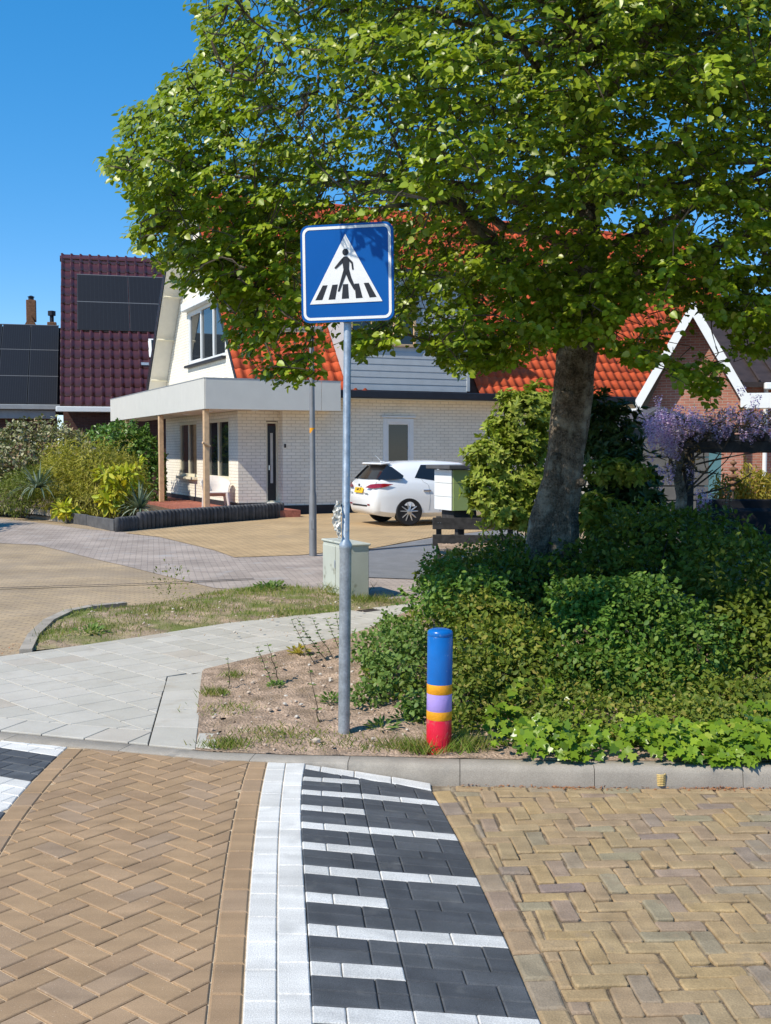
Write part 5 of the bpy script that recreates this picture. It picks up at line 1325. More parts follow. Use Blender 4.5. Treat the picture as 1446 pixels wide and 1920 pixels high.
# ---- small litter on the road
kc = G(1237, 1473, -.11); coil = thing('wire_coil', 'small yellowish coil standing against the kerb', 'coil', (kc[0], kc[1]-.03, -.105))
MB().tube([(.024*math.cos(k*.7), .024*math.sin(k*.7), .004+k*.0011) for k in range(64)], .0042, 5).build('coil', M['coil_yellow'], coil)
def rock(c, r, sz=.6):
    bm = bmesh.new(); bmesh.ops.create_icosphere(bm, subdivisions=1, radius=r)
    for v in bm.verts: v.co *= random.uniform(.75, 1.15); v.co.z *= sz; v.co += Vector(c)
    vs = [tuple(v.co) for v in bm.verts]; bm.verts.index_update(); fs = [tuple(v.index for v in f.verts) for f in bm.faces]; bm.free(); return vs, fs
c = G(592, 1392, .02); vs, fs = rock((c[0], c[1], .03), .035, .7); tag(MB().add(vs, fs).build('rock', M['pebble']), 'pinkish fist sized rock lying in the sand before the sign pole', 'rock')
st = MB()
for k in range(520):
    if k < 400: x, y = random.uniform(-1.2, .6), random.uniform(6.5, 9.6)
    else: x, y = random.uniform(-3.2, -.2), random.uniform(10.3, 12.8)
    if x < bed_left(y)+.05 and y < 9.9: continue
    if k >= 400 and edge_dist(x, y) < .05: continue
    r = random.choice([.004, .006, .008, .012, .018]) ; st.add(*rock((x, y, bed_h(x, y)+.004), r))
for px, py in ((592, 1330), (620, 1275), (700, 1383), (598, 1348), (498, 1255), (505, 1330), (520, 1328), (640, 1262)):
    x, y = G(px, py, .03); st.add(*rock((x, y, bed_h(x, y)+.01), .02))
st.build('pebbles', M['pebble'], kind='stuff')

# ================================================================== VEGETATION
def tpl(v, f): return np.array(v, float), f
HEART = tpl([(0, 0, 0), (.02, .30, .03), (.28, .46, .06), (.66, .34, .03), (1.05, 0, -.10), (.66, -.34, .03), (.28, -.46, .06), (.02, -.30, .03), (.5, 0, -.03)],
            [(0, 8, 2, 1), (8, 4, 3, 2), (0, 7, 6, 8), (8, 6, 5, 4)])
OVAL = tpl([(0, 0, 0), (.30, .26, .04), (.68, .23, .03), (1, 0, -.07), (.68, -.23, .03), (.30, -.26, .04)], [(0, 3, 2, 1), (0, 5, 4, 3)])
LONG = tpl([(0, 0, 0), (.35, .13, .03), (.72, .11, .0), (1, 0, -.10), (.72, -.11, .0), (.35, -.13, .03)], [(0, 3, 2, 1), (0, 5, 4, 3)])
NARROW = tpl([(0, 0, 0), (.4, .07, .02), (1, 0, -.15), (.4, -.07, .02)], [(0, 2, 1), (0, 3, 2)])
IVY = tpl([(0, 0, 0), (-.12, .30, .03), (.16, .58, .0), (.30, .36, .05), (.62, .46, .01), (.66, .20, .04), (1.08, 0, -.08), (.66, -.20, .04), (.62, -.46, .01), (.30, -.36, .05), (.16, -.58, .0), (-.12, -.30, .03), (.42, 0, -.03)],
          [(0, 12, 3, 1), (1, 3, 2), (12, 5, 4, 3), (12, 6, 5), (0, 11, 9, 12), (11, 10, 9), (12, 9, 8, 7), (12, 7, 6)])
BLADE = tpl([(0, .5, 0), (0, -.5, 0), (.5, -.42, 0), (.5, .42, 0), (1, 0, 0)], [(0, 1, 2, 3), (3, 2, 4)])
def unit(a): return a/np.maximum(np.linalg.norm(a, axis=1, keepdims=True), 1e-9)
def leaf_mesh(name, matr, T, pos, d, n, size, width=None, curl=None):
    """N leaves: pos, midrib direction d, normal n, length size"""
    V, Fc = T; N = len(pos); k = len(V)
    d = unit(d); s = unit(np.cross(n, d)); n2 = np.cross(d, s)
    wd = size if width is None else width
    W_ = V[None, :, 2:3]*(1 if curl is None else curl[:, None, None])
    co = pos[:, None, :]+V[None, :, 0:1]*d[:, None, :]*size[:, None, None]+V[None, :, 1:2]*s[:, None, :]*wd[:, None, None]+W_*n2[:, None, :]*size[:, None, None]
    me = bpy.data.meshes.new(name); me.vertices.add(N*k); me.vertices.foreach_set('co', co.reshape(-1).astype(np.float32))
    lens = np.array([len(f) for f in Fc]); flat = np.concatenate([np.array(f) for f in Fc]); L = len(flat); nf = len(Fc)
    idx = (np.arange(N)[:, None]*k+flat[None, :]).reshape(-1)
    me.loops.add(N*L); me.loops.foreach_set('vertex_index', idx.astype(np.int32))
    me.polygons.add(N*nf); st = np.concatenate([[0], np.cumsum(lens)[:-1]])
    me.polygons.foreach_set('loop_start', (np.arange(N)[:, None]*L+st[None, :]).reshape(-1).astype(np.int32))
    me.polygons.foreach_set('loop_total', np.tile(lens, N).astype(np.int32))
    me.update(calc_edges=True); me.materials.append(matr); return me
def rnd_dirs(n): return unit(RNG.normal(size=(n, 3)))
def lump(d, s, ph): return np.sin(d[:, 0]*s+ph)*np.sin(d[:, 1]*s*1.3+ph*2)+np.sin(d[:, 2]*s*1.1+ph*3)*.7
def blob_leaves(blobs, n, rmin=.55, lumpy=.16, zmin=None):
    """points and outward normals spread through a set of ellipsoids [(centre, radii)], denser towards the outside"""
    area = np.array([(b[1][0]*b[1][1]+b[1][0]*b[1][2]+b[1][1]*b[1][2]) for b in blobs]); area = area/area.sum()
    P_, N_ = [], []
    for (c, r), a in zip(blobs, area):
        m = max(8, int(n*a)); d = rnd_dirs(m); rr = rmin+(1-rmin)*np.sqrt(RNG.random(m))
        rr = rr*(1+lumpy*lump(d, 3.1, c[0]*3+c[1])+lumpy*.6*lump(d, 7.3, c[2]*5))
        p = np.array(c)+d*np.array(r)*rr[:, None]; P_.append(p); N_.append(unit(d/np.array(r)))
    p, n_ = np.concatenate(P_), np.concatenate(N_)
    keep = np.ones(len(p), bool)
    for c, r in blobs:
        q = np.linalg.norm((p-np.array(c))/np.array(r), axis=1); keep &= ~(q < rmin*.85)
    if zmin is not None: keep &= p[:, 2] > zmin
    return p[keep], n_[keep]
def bl(px, py, Y, rx, ry, dep): c = P(px, py, Y); return ((c.x, c.y, c.z), (rx*Y/F, dep, ry*Y/F))
def shrub(name, label, cat, blobs, n, T, matr, size, group=None, rmin=.5, lumpy=.16, up=.5, droop=.25, jitter=.7, stems=5, width=None, zmin=.03, base=None, stem_m='twig', clusters=0):
    c0 = np.mean([b[0] for b in blobs], axis=0); bz = bed_h(c0[0], c0[1]) if base is None else base
    t = thing(name, label, cat, (c0[0], c0[1], bz), 0, group)
    p, nr = blob_leaves(blobs, n, rmin, lumpy, zmin)
    N = len(p)
    if clusters:                                   # whorls: several leaves from one shoot tip
        m = max(1, N//clusters); sel = RNG.choice(N, m, replace=False)
        p = np.repeat(p[sel], clusters, 0); nr = np.repeat(nr[sel], clusters, 0); N = len(p)
        ax_ = unit(nr+np.array([0, 0, .6])+np.repeat(RNG.normal(size=(m, 3))*.3, clusters, 0))
        rad = unit(np.cross(ax_, rnd_dirs(N))); d = unit(rad+ax_*RNG.uniform(.1, .7, (N, 1)))
        nn = unit(ax_-d*np.sum(ax_*d, 1, keepdims=True)*.8+RNG.normal(size=(N, 3))*.15)
    else:
        ns_ = max(3, n//110); si = RNG.choice(N, ns_); per = 12                # shoots that stick out of the outline
        sdn = unit(nr[si]*.8+np.array([0, 0, .75])+RNG.normal(size=(ns_, 3))*.35); ln_ = RNG.uniform(.25, 1.0, (ns_, 1))*size*4.2
        tt_ = np.tile((np.arange(per)+1)/per, ns_)[:, None]; pp_ = np.repeat(p[si], per, 0)+np.repeat(sdn*ln_, per, 0)*tt_+RNG.normal(size=(ns_*per, 3))*size*.16
        p = np.concatenate([p, pp_]); nr = np.concatenate([nr, unit(np.repeat(nr[si], per, 0)+rnd_dirs(ns_*per)*.9)]); N = len(p)
        d = unit(nr*.6+rnd_dirs(N)*jitter+np.array([0, 0, -droop])); nn = unit(nr*.5+np.array([0, 0, up])+rnd_dirs(N)*.55)
    s_ = size*RNG.uniform(.65, 1.25, N)
    me = leaf_mesh('foliage', matr, T, p-np.array([c0[0], c0[1], bz]), d, nn, s_, None if width is None else s_*width)
    link('foliage', me, t, 'stuff')
    if stems:
        for k in range(stems):
            sb = MB()
            b = blobs[k % len(blobs)]; e = np.array(b[0])+RNG.normal(size=3)*np.array(b[1])*.35; g = np.array([c0[0]+RNG.normal()*.08, c0[1]+RNG.normal()*.08, bz-.02])*.5+np.array([b[0][0], b[0][1], bz])*.5
            g[2] = bz-.03; m_ = (g+e)/2+RNG.normal(size=3)*.04; o_ = np.array([c0[0], c0[1], bz])
            sb.tube([g-o_, m_-o_, e-o_], [.014, .010, .004], 5); sb.build('stem', M[stem_m], t)
    return t

# ------------------------------------------------------------------ the lime tree
SL_ = np.array(sdir); SGN = PB+at_(zc); SGN = np.array(SGN)
def shades_sign(p):
    """leaves whose shadow would fall on the part of the sign that is in the sun"""
    nrm = np.array([math.sin(SROT), -math.cos(SROT), 0]); u = np.array([math.cos(SROT), math.sin(SROT), 0])
    t = (p-SGN) @ nrm/(SL_ @ nrm); q = p-t[:, None]*SL_-SGN
    a, b = q @ u, q[:, 2]
    lit = (np.abs(a) < .34) & (np.abs(b) < .36) & (b < .30-(a+.02)*1.15)
    return (t > .0) & lit
def px_of(p):
    c, s = math.cos(PITCH), math.sin(PITCH); y = p[:, 1]; z = p[:, 2]-H
    dep = y*c-z*s; up = y*s+z*c
    return CX+p[:, 0]/dep*F, CY-up/dep*F
SIL = [(338, -900), (338, 0), (385, 62), (375, 108), (312, 135), (300, 180), (235, 205), (222, 252), (214, 285), (186, 310), (236, 346), (252, 396), (240, 452), (295, 488), (300, 528), (350, 540), (412, 560), (424, 590), (428, 645), (452, 672), (490, 700), (558, 728), (606, 708), (628, 655), (650, 610), (668, 672), (735, 655), (762, 615), (800, 655), (856, 700), (930, 692), (990, 680), (1040, 650), (1100, 640), (1140, 660), (1200, 695), (1240, 680), (1290, 735), (1325, 775), (1350, 715), (1400, 680), (1446, 660), (2600, 600), (2600, -900)]
def in_sil(x, y):
    ins = np.zeros(len(x), bool); n = len(SIL)
    for i in range(n):
        (x1, y1), (x2, y2) = SIL[i], SIL[(i+1) % n]
        if y1 == y2: continue
        c = ((y1 > y) != (y2 > y)) & (x < (x2-x1)*(y-y1)/(y2-y1)+x1); ins ^= c
    return ins
TY = 11.4
TC = np.array([2.15, 11.0, 6.1]); TR = np.array([5.2, 4.8, 4.0])
tree = thing('lime_tree', 'big leafy lime tree with a thick leaning trunk beside the crossing', 'tree', tuple(P(1045, 1110, TY)))
T0 = tree.location.copy()
LIME = tpl([(0, 0, 0), (.02, .30, .03), (.30, .45, .06), (.68, .33, .02), (1.05, 0, -.10), (.68, -.33, .02), (.30, -.45, .06), (.02, -.30, .03)], [(0, 4, 3, 2, 1), (0, 7, 6, 5, 4)])
tk = [(1040, 1130, 62), (1043, 1045, 46), (1050, 950, 38), (1060, 850, 37), (1074, 720, 39), (1085, 640, 37), (1096, 560, 32), (1103, 480, 26), (1108, 380, 20), (1100, 250, 15), (1090, 100, 11), (1085, -80, 6)]
tp = [P(x, y, TY+.02*i*i*.3) for i, (x, y, r) in enumerate(tk)]
NRT = 64
def bark_tube(pts, rad, n, amp=.10, seed=0, sub=6):
    """trunk surface with ridges and knots"""
    P_, R_ = [], []
    for i in range(len(pts)-1):
        for k in range(sub):
            t = k/sub; P_.append(pts[i].lerp(pts[i+1], t)); R_.append(rad[i]*(1-t)+rad[i+1]*t)
    P_.append(pts[-1]); R_.append(rad[-1]); mb = MB().tube(P_, R_, n, True)
    m = len(P_)
    for j in range(m):
        for k in range(n):
            i = j*n+k; v = Vector(mb.v[i]); c = P_[j]; an = 2*PI*k/n
            f = 1+amp*(.5*math.sin(an*3+seed+j*.09)+.3*math.sin(an*7+j*.21+seed*2)+.35*math.sin(j*.45+an*2+seed))*(1 if R_[j] > .05 else .4)+(.030*math.sin(an*23+math.sin(j*.31)*1.5+seed)+.02*math.sin(an*41-j*.5)+random.uniform(-.022, .022) if n > 20 else random.uniform(-.02, .02))
            mb.v[i] = tuple(c+(v-c)*f)
    return mb
tb = bark_tube([p-T0 for p in tp], [r/F*TY*.93 for x, y, r in tk], NRT, .09, 1.3, 12)
fl_ = [(1006, 1050, 26), (1016, 980, 24), (1030, 915, 20), (1045, 850, 10)]
f2 = bark_tube([P(x, y, TY-.10)-T0 for x, y, r in fl_], [r/F*TY for x, y, r in fl_], 12, .14, 2.2); tb.add(f2.v, f2.f)
kn = [(P(1060, 742, TY-.20), .10), (P(1042, 900, TY-.16), .07), (P(1090, 905, TY-.16), .06)]
for c, r in kn:
    vs, fs = rock(tuple(c-T0), r, 1.0); tb.add(vs, fs)
trunk = tb.build('trunk', M['bark'], tree, True)
# main limbs
limb_pts = []; limbs = MB(); random.seed(21); RNG = np.random.default_rng(5)
def curve(p0, p1, p2, n): return [p0*(1-t)**2+p1*2*t*(1-t)+p2*t*t for t in [k/n for k in range(n+1)]]
def add_limb(p0, p2, r0, r1, sag=.5, n=9):
    m_ = p0.lerp(p2, .45)+Vector((random.uniform(-.2, .2), random.uniform(-.2, .2), sag)); q = curve(p0, m_, p2, n)
    for i in range(1, len(q)-1): q[i] = q[i]+Vector((random.gauss(0, .04), random.gauss(0, .04), random.gauss(0, .04)))
    qa = np.array([v[:] for v in q]); fx_, fy_ = px_of(qa); out_ = ~in_sil(fx_, fy_) & (fy_ < 600) & (fx_ < 700)
    if out_.any() or in_sil(fx_[-1:]-60, fy_[-1:]).sum() == 0 and fx_[-1] < 700: return q
    limbs.tube([v-T0 for v in q], [r0+(r1-r0)*(i/n)**.7 for i in range(n+1)], 8)
    for i in range(len(q)): limb_pts.append(q[i])
    return q
big = add_limb(P(1085, 600, TY), P(800, 330, 9.6), .13, .035, -.10, 12)        # the limb to the left
l2 = []
for k in range(24):
    z0 = random.uniform(3.2, 7.2); fr = (z0-3.0)/5.0
    # start on the trunk
    st_ = min(tp, key=lambda v: abs(v.z-z0)); an = 2*PI*k/24*3.7+random.random()
    tgt = Vector((TC[0]+TR[0]*.80*math.cos(an), TC[1]+TR[1]*.80*math.sin(an), z0+random.uniform(-.4, 1.7)))
    if tgt.z < 3.1: tgt.z = 3.1+random.random()*.4
    q = add_limb(st_, tgt, .075*random.uniform(.7, 1.2), .012, .35)
    for j in (4, 6, 7):
        e = q[j]+Vector((random.gauss(0, .9), random.gauss(0, .9), random.gauss(.1, .55))); add_limb(q[j], e, .025, .006, .1, 6)
for j in (5, 7, 9, 11):
    e = big[j]+Vector((random.uniform(-1.2, -.2), random.uniform(-1.2, .6), random.uniform(-.5, .5))); add_limb(big[j], e, .03, .008, .1, 6)
limbs.build('limb', M['bark'], tree, True)
LPT = np.array([v[:] for v in limb_pts])
# sprays of leaves
NS = 10500
u = rnd_dirs(NS); rr = (RNG.random(NS)**.40)
TRs = np.where(u[:, 1:2] > 0, np.array([[5.2, 3.6, 4.0]]), TR[None, :])
sp = TC+u*TRs*rr[:, None]*(1+.06*lump(u, 4.0, 1.0)[:, None])
sp[:, 2] = np.where(sp[:, 2] < 2.6, 2.6+RNG.random(NS)*.5, sp[:, 2])
# low skirt: drooping edge of the crown all round, and the low branch towards the lamp post
nk = 520; an = RNG.uniform(0, 2*PI, nk); rk = RNG.uniform(.30, .70, nk)
sk = np.stack([TC[0]+TR[0]*rk*np.cos(an), TC[1]+TR[1]*rk*np.sin(an), 2.75+RNG.random(nk)*1.5], 1)
def cl(px, py, Y, n, sx, sy, sY): c = np.stack([RNG.normal(px, sx, n), RNG.normal(py, sy, n), RNG.normal(Y, sY, n)], 1); return np.array([P(*v)[:] for v in c])
extra = np.concatenate([cl(520, 640, 8.6, 46, 60, 50, .5), cl(560, 700, 8.4, 26, 28, 22, .3), cl(460, 600, 8.8, 40, 55, 45, .4), cl(700, 655, 9.2, 22, 34, 22, .4), cl(700, 625, 9.4, 16, 34, 20, .4), cl(870, 660, 9.2, 52, 60, 36, .5), cl(960, 640, 9.6, 40, 50, 34, .5),
    cl(330, 440, 8.4, 60, 55, 55, .5), cl(300, 330, 8.4, 60, 60, 60, .5), cl(350, 220, 8.6, 60, 60, 60, .5), cl(420, 90, 8.8, 60, 60, 60, .5), cl(400, 500, 8.5, 60, 60, 40, .5), cl(214, 308, 8.3, 12, 16, 7, .2), cl(240, 215, 8.4, 8, 14, 14, .2), cl(250, 455, 8.4, 6, 14, 8, .2),
    cl(690, 368, 6.80, 9, 30, 9, .06), np.array([(SGN+np.array([RNG.uniform(-.0, .34), 0, RNG.uniform(-.05, .36)])+SL_*RNG.uniform(.9, 2.6)) for _ in range(70)]), cl(820, 120, 7.4, 30, 90, 50, .4), cl(870, 300, 7.5, 34, 90, 50, .4), cl(1300, 690, 9.0, 20, 60, 40, .4), cl(1210, 650, 9.6, 10, 50, 30, .4), cl(1095, 545, 9.6, 70, 60, 50, .4), cl(1200, 500, 9.6, 34, 80, 34, .4), cl(950, 540, 9.2, 50, 70, 40, .4), cl(1360, 560, 9.4, 80, 80, 60, .4), cl(1115, 595, 9.5, 60, 55, 32, .4), cl(1220, 660, 9.5, 18, 45, 26, .4), cl(1310, 690, 9.2, 40, 45, 45, .4), cl(1400, 600, 9.2, 70, 60, 50, .4), cl(500, 470, 8.9, 80, 60, 50, .5), cl(480, 390, 8.8, 50, 60, 40, .5), cl(470, 560, 8.8, 40, 50, 40, .4), cl(1330, 250, 9.0, 70, 90, 120, .5), cl(1150, 130, 8.4, 70, 120, 90, .5)])  # includes sprays added along the sun ray to shade the sign's upper right
sp = np.concatenate([sp, sk, extra])
x_, y_ = px_of(sp); infront = sp[:, 1] > 5.5
ok = in_sil(x_, y_) & infront
# the whole sign stays free: nothing hangs between it and the camera
ok &= ~((sp[:, 1] < 7.3) & (x_ > 535) & (x_ < 770) & (y_ > 395) & (y_ < 640))
# thinner low down, so that roofs show through, and windows of sky
dens = np.where(y_ > 470, .62, np.where(y_ > 380, .80, .95))
gap = np.sin(sp[:, 0]*2.1+sp[:, 2]*1.7)*np.sin(sp[:, 1]*1.8-sp[:, 2]*2.3+1.0)
dens = dens*np.where(gap > .42, .25, 1.0)
nE = len(extra); dens[-nE:] = 1
ok &= RNG.random(len(sp)) < dens
# photo shows open holes at these places
for hx, hy, hr in ((640, 370, 26), (560, 330, 16), (700, 300, 16), (1180, 610, 30), (1150, 690, 26), (1220, 585, 24), (1290, 625, 44), (1345, 640, 34), (1395, 700, 30), (1255, 650, 26), (1240, 230, 26), (1320, 420, 34), (1260, 320, 26), (1190, 260, 18), (980, 440, 22), (1000, 210, 14), (1380, 300, 24), (1300, 90, 16)):
    ok &= ~((np.hypot(x_-hx, y_-hy) < hr*1.15) & (RNG.random(len(sp)) < .9))
sp = sp[ok]; NSP = len(sp)
# twigs from the nearest limb point
tw_ = MB()
vis_order = np.argsort(np.linalg.norm(sp-np.array([0, 0, H]), axis=1))
LEAFP, LEAFD, LEAFN, LEAFS = [], [], [], []
NR = 3
order_ = np.argsort(np.min(np.linalg.norm(sp[:, None, :]-LPT[None, ::4, :], axis=2), axis=1))
ANC = np.concatenate([LPT, np.zeros((NSP, 3))]); nA = len(LPT)
for i in order_:
    c = sp[i]; dd = np.linalg.norm(ANC[:nA]-c, axis=1); dd[dd < .12] = 9; a = ANC[np.argmin(dd)]
    out = c-np.array([TC[0], TC[1], c[2]-.2]); out = out/(np.linalg.norm(out)+1e-6)
    dist = np.linalg.norm(c-a)
    if dist > 1.6: continue
    ANC[nA] = c; nA += 1
    m = (a+c)/2+np.array([random.gauss(0, .07), random.gauss(0, .07), .06*dist])*min(1, dist*2)
    tw_.tube([tuple(a-np.array(T0)), tuple(m-np.array(T0)), tuple(c-np.array(T0))], [.006+.003*dist, .005+.001*dist, .003], 3, False)
    for k in range(NR):
        d = out*.8+RNG.normal(size=3)*.55; d[2] = d[2]*.5-.05; d /= np.linalg.norm(d)
        L = random.uniform(.16, .32); nl = random.randint(8, 11)
        tt = (np.arange(nl)+.6)/nl; pts = c+d*L*tt[:, None]; pts[:, 2] -= .10*tt**2*L/.3
        sd = np.cross(d, [0, 0, 1.0]); sd /= np.linalg.norm(sd)+1e-6
        sg = np.where(np.arange(nl) % 2 == 0, 1, -1)[:, None]
        ld = d*.55+sd*sg*.8+np.array([0, 0, -.50])+RNG.normal(size=(nl, 3))*.28
        ln = np.array([-.25, -.35, .9])+out*.45+RNG.normal(size=(nl, 3))*.42
        LEAFP.append(pts+sd*sg*.012); LEAFD.append(ld); LEAFN.append(ln); LEAFS.append(RNG.uniform(.036, .064, nl))
tw_.build('twigs', M['twig'], tree, kind='stuff', fix=False)
LPs, LDs, LNs, LSs = np.concatenate(LEAFP), np.concatenate(LEAFD), np.concatenate(LEAFN), np.concatenate(LEAFS)
keep = ~shades_sign(LPs); xx, yv = px_of(LPs)
tq = (LPs[:, 2]-.9)/SL_[2]; q = LPs-tq[:, None]*SL_; keep &= ~((q[:, 1] < 8.9-.25*(q[:, 0]-1.5)) & (q[:, 0] > -.8) & (q[:, 0] < 3.2) & (RNG.random(len(q)) < .93))  # leaves cut away along sun rays so bushes and wisteria stay lit
tq = (LPs[:, 2]-2.0)/SL_[2]; q = LPs-tq[:, None]*SL_; keep &= ~((np.abs(q[:, 0]-1.75) < 1.0) & (np.abs(q[:, 1]-16.2) < .9) & (RNG.random(len(q)) < .85))
tq = (LPs[:, 2]-2.5)/SL_[2]; q = LPs-tq[:, None]*SL_; keep &= ~((np.abs(q[:, 0]-4.9) < 1.3) & (np.abs(q[:, 1]-16.0) < .8) & (RNG.random(len(q)) < .8))
for hx, hy, hr in ((1290, 625, 40), (1345, 640, 30), (1385, 695, 26), (1180, 610, 24), (1150, 690, 22), (1225, 590, 20), (640, 370, 16), (1320, 420, 22), (1240, 230, 16)): keep &= ~((np.hypot(xx-hx, yv-hy) < hr*(1+.3*np.sin(xx*.13+yv*.09))) & (RNG.random(len(xx)) < .88))
keep &= in_sil(xx+RNG.normal(0, 7, len(xx)), yv+RNG.normal(0, 7, len(xx)))
keep &= ~((LPs[:, 1] < 7.25) & (xx > 560) & (xx < 752) & (yv > 424) & (yv < 620)); keep &= ~((LPs[:, 1] < 6.0))
LPs, LDs, LNs, LSs = LPs[keep], LDs[keep], LNs[keep], LSs[keep]
# 300 nearest leaves in view are leaves of their own, the others one crown
xx, yv = px_of(LPs); inv = (xx > 0) & (xx < 1446) & (yv > 0) & (yv < 1000)
dist = np.linalg.norm(LPs-np.array([0, 0, H]), axis=1)/LSs+np.where(inv, 0, 1e6); order = np.argsort(dist)
own, rest = order[:300], order[300:]
T0n = np.array(T0)
link('crown', leaf_mesh('crown', M['linden_leaf'], LIME, LPs[rest]-T0n, LDs[rest], LNs[rest], LSs[rest]), tree, 'stuff')
one = [leaf_mesh('leaf', M['linden_leaf'], HEART, np.zeros((1, 3)), np.array([[1., 0, 0]]), np.array([[0, 0, 1.]]), np.array([1.]), curl=np.array([c])) for c in (.7, 1.0, 1.5)]
def leaf_objects(parent, meshes, idx, Pp, Dd, Nn, Ss, org):
    for k in idx:
        d = Vector(Dd[k]).normalized(); n_ = Vector(Nn[k]); s = n_.cross(d).normalized(); n2 = d.cross(s)
        o = link('leaf', random.choice(meshes), parent); o.location = Vector(Pp[k])-Vector(org)
        o.rotation_euler = Matrix((d, s, n2)).transposed().to_euler(); o.scale = (Ss[k],)*3
leaf_objects(tree, one, own, LPs, LDs, LNs, LSs, T0n)

# ------------------------------------------------------------------ shrubs of the bed
shrub('laurel_bush', 'bright yellow green bush with whorled leaves behind the left of the tree trunk', 'bush',
      [bl(965, 900, 16.6, 82, 80, .6), bl(925, 860, 16.5, 48, 46, .4), bl(985, 800, 16.8, 62, 70, .5), bl(1010, 765, 16.9, 44, 48, .4), bl(925, 925, 16.4, 50, 45, .4), bl(955, 965, 16.2, 42, 28, .4), bl(1000, 930, 16.6, 60, 60, .45), bl(912, 850, 16.4, 34, 14, .3), bl(938, 800, 16.7, 28, 18, .3), bl(960, 750, 16.8, 24, 14, .3)],
      19000, LONG, M['laurel_leaf'], .10, clusters=8, rmin=.5, lumpy=.2, width=1.5)
shrub('shaded_laurel', 'laurel just right of the tree trunk, its shade painted into darker leaves', 'bush',
      [bl(1150, 850, 13.8, 60, 90, .5), bl(1180, 900, 13.4, 60, 60, .45), bl(1120, 800, 14.0, 50, 60, .4), bl(1190, 960, 13.0, 70, 55, .4), bl(1130, 960, 13.0, 50, 60, .4)], 7000, LONG, M['dark_leaf'], .12, clusters=7, rmin=.4, lumpy=.2, width=1.4)  # same laurel as left of the trunk, shade painted in with darker leaves
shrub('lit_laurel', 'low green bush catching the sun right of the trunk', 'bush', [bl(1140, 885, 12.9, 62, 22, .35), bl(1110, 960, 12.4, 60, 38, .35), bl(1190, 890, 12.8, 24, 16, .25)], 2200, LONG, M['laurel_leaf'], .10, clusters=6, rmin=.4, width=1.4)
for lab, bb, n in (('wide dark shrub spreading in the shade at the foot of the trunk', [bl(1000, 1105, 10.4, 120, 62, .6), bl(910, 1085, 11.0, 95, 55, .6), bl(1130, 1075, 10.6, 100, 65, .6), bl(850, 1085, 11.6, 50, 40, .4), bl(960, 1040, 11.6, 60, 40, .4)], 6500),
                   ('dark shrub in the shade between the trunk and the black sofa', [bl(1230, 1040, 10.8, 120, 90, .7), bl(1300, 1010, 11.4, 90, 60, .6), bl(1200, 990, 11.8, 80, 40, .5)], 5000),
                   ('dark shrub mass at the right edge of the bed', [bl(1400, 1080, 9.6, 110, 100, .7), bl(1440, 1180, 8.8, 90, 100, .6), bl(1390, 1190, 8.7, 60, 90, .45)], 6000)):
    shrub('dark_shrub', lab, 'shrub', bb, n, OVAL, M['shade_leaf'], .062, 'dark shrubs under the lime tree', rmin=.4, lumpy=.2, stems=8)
shrub('snowberry_bush', 'dense sunlit bush of small round leaves right of the bollard', 'bush',
      [bl(1200, 1190, 8.3, 130, 95, .45), bl(1120, 1180, 8.4, 90, 85, .4), bl(1290, 1220, 8.2, 85, 90, .4), bl(1220, 1290, 7.9, 120, 80, .4), bl(1270, 1350, 7.4, 70, 45, .25), bl(1100, 1270, 7.9, 80, 60, .35), bl(1180, 1120, 8.5, 60, 40, .3), bl(1080, 1120, 8.6, 50, 40, .3)],
      15500, OVAL, M['snowberry_leaf'], .042, rmin=.5, lumpy=.17, stems=12, width=1.35)
shrub('mixed_bush', 'yellowish leafy bush between the bollard and the round leaved bush', 'bush',
      [bl(930, 1210, 8.3, 90, 60, .4), bl(960, 1270, 7.9, 80, 60, .35), bl(900, 1150, 8.8, 70, 40, .35), bl(1000, 1200, 8.2, 50, 50, .3)], 4300, OVAL, M['mixed_leaf'], .05, rmin=.4, lumpy=.24, stems=9)
shrub('low_bush', 'green bush with upright shoots just behind the bollard', 'bush',
      [bl(850, 1120, 9.2, 80, 50, .4), bl(830, 1080, 10.2, 50, 40, .35), bl(910, 1110, 9.2, 50, 40, .3)], 3600, OVAL, M['snowberry_leaf'], .042, rmin=.4, lumpy=.24, stems=9, width=1.3)
shrub('low_bush', 'scrubby green bush between the sign pole and the bollard', 'bush',
      [bl(705, 1222, 8.4, 46, 40, .3), bl(745, 1270, 8.0, 48, 44, .28), bl(775, 1205, 8.6, 44, 38, .3), bl(690, 1298, 7.7, 34, 20, .2), bl(780, 1322, 7.3, 34, 26, .18), bl(735, 1172, 9.2, 32, 20, .22)], 3300, OVAL, M['weed_leaf'], .038, rmin=.3, lumpy=.3, stems=14, width=1.3)
shrub('low_bush', 'loose bush with bronze twigs right behind the bollard foot', 'bush', [bl(880, 1310, 7.3, 55, 55, .22), bl(880, 1250, 7.6, 55, 40, .25), bl(860, 1360, 6.95, 36, 30, .12)], 2500, OVAL, M['mixed_leaf'], .036, rmin=.25, lumpy=.3, stems=12, width=1.2)
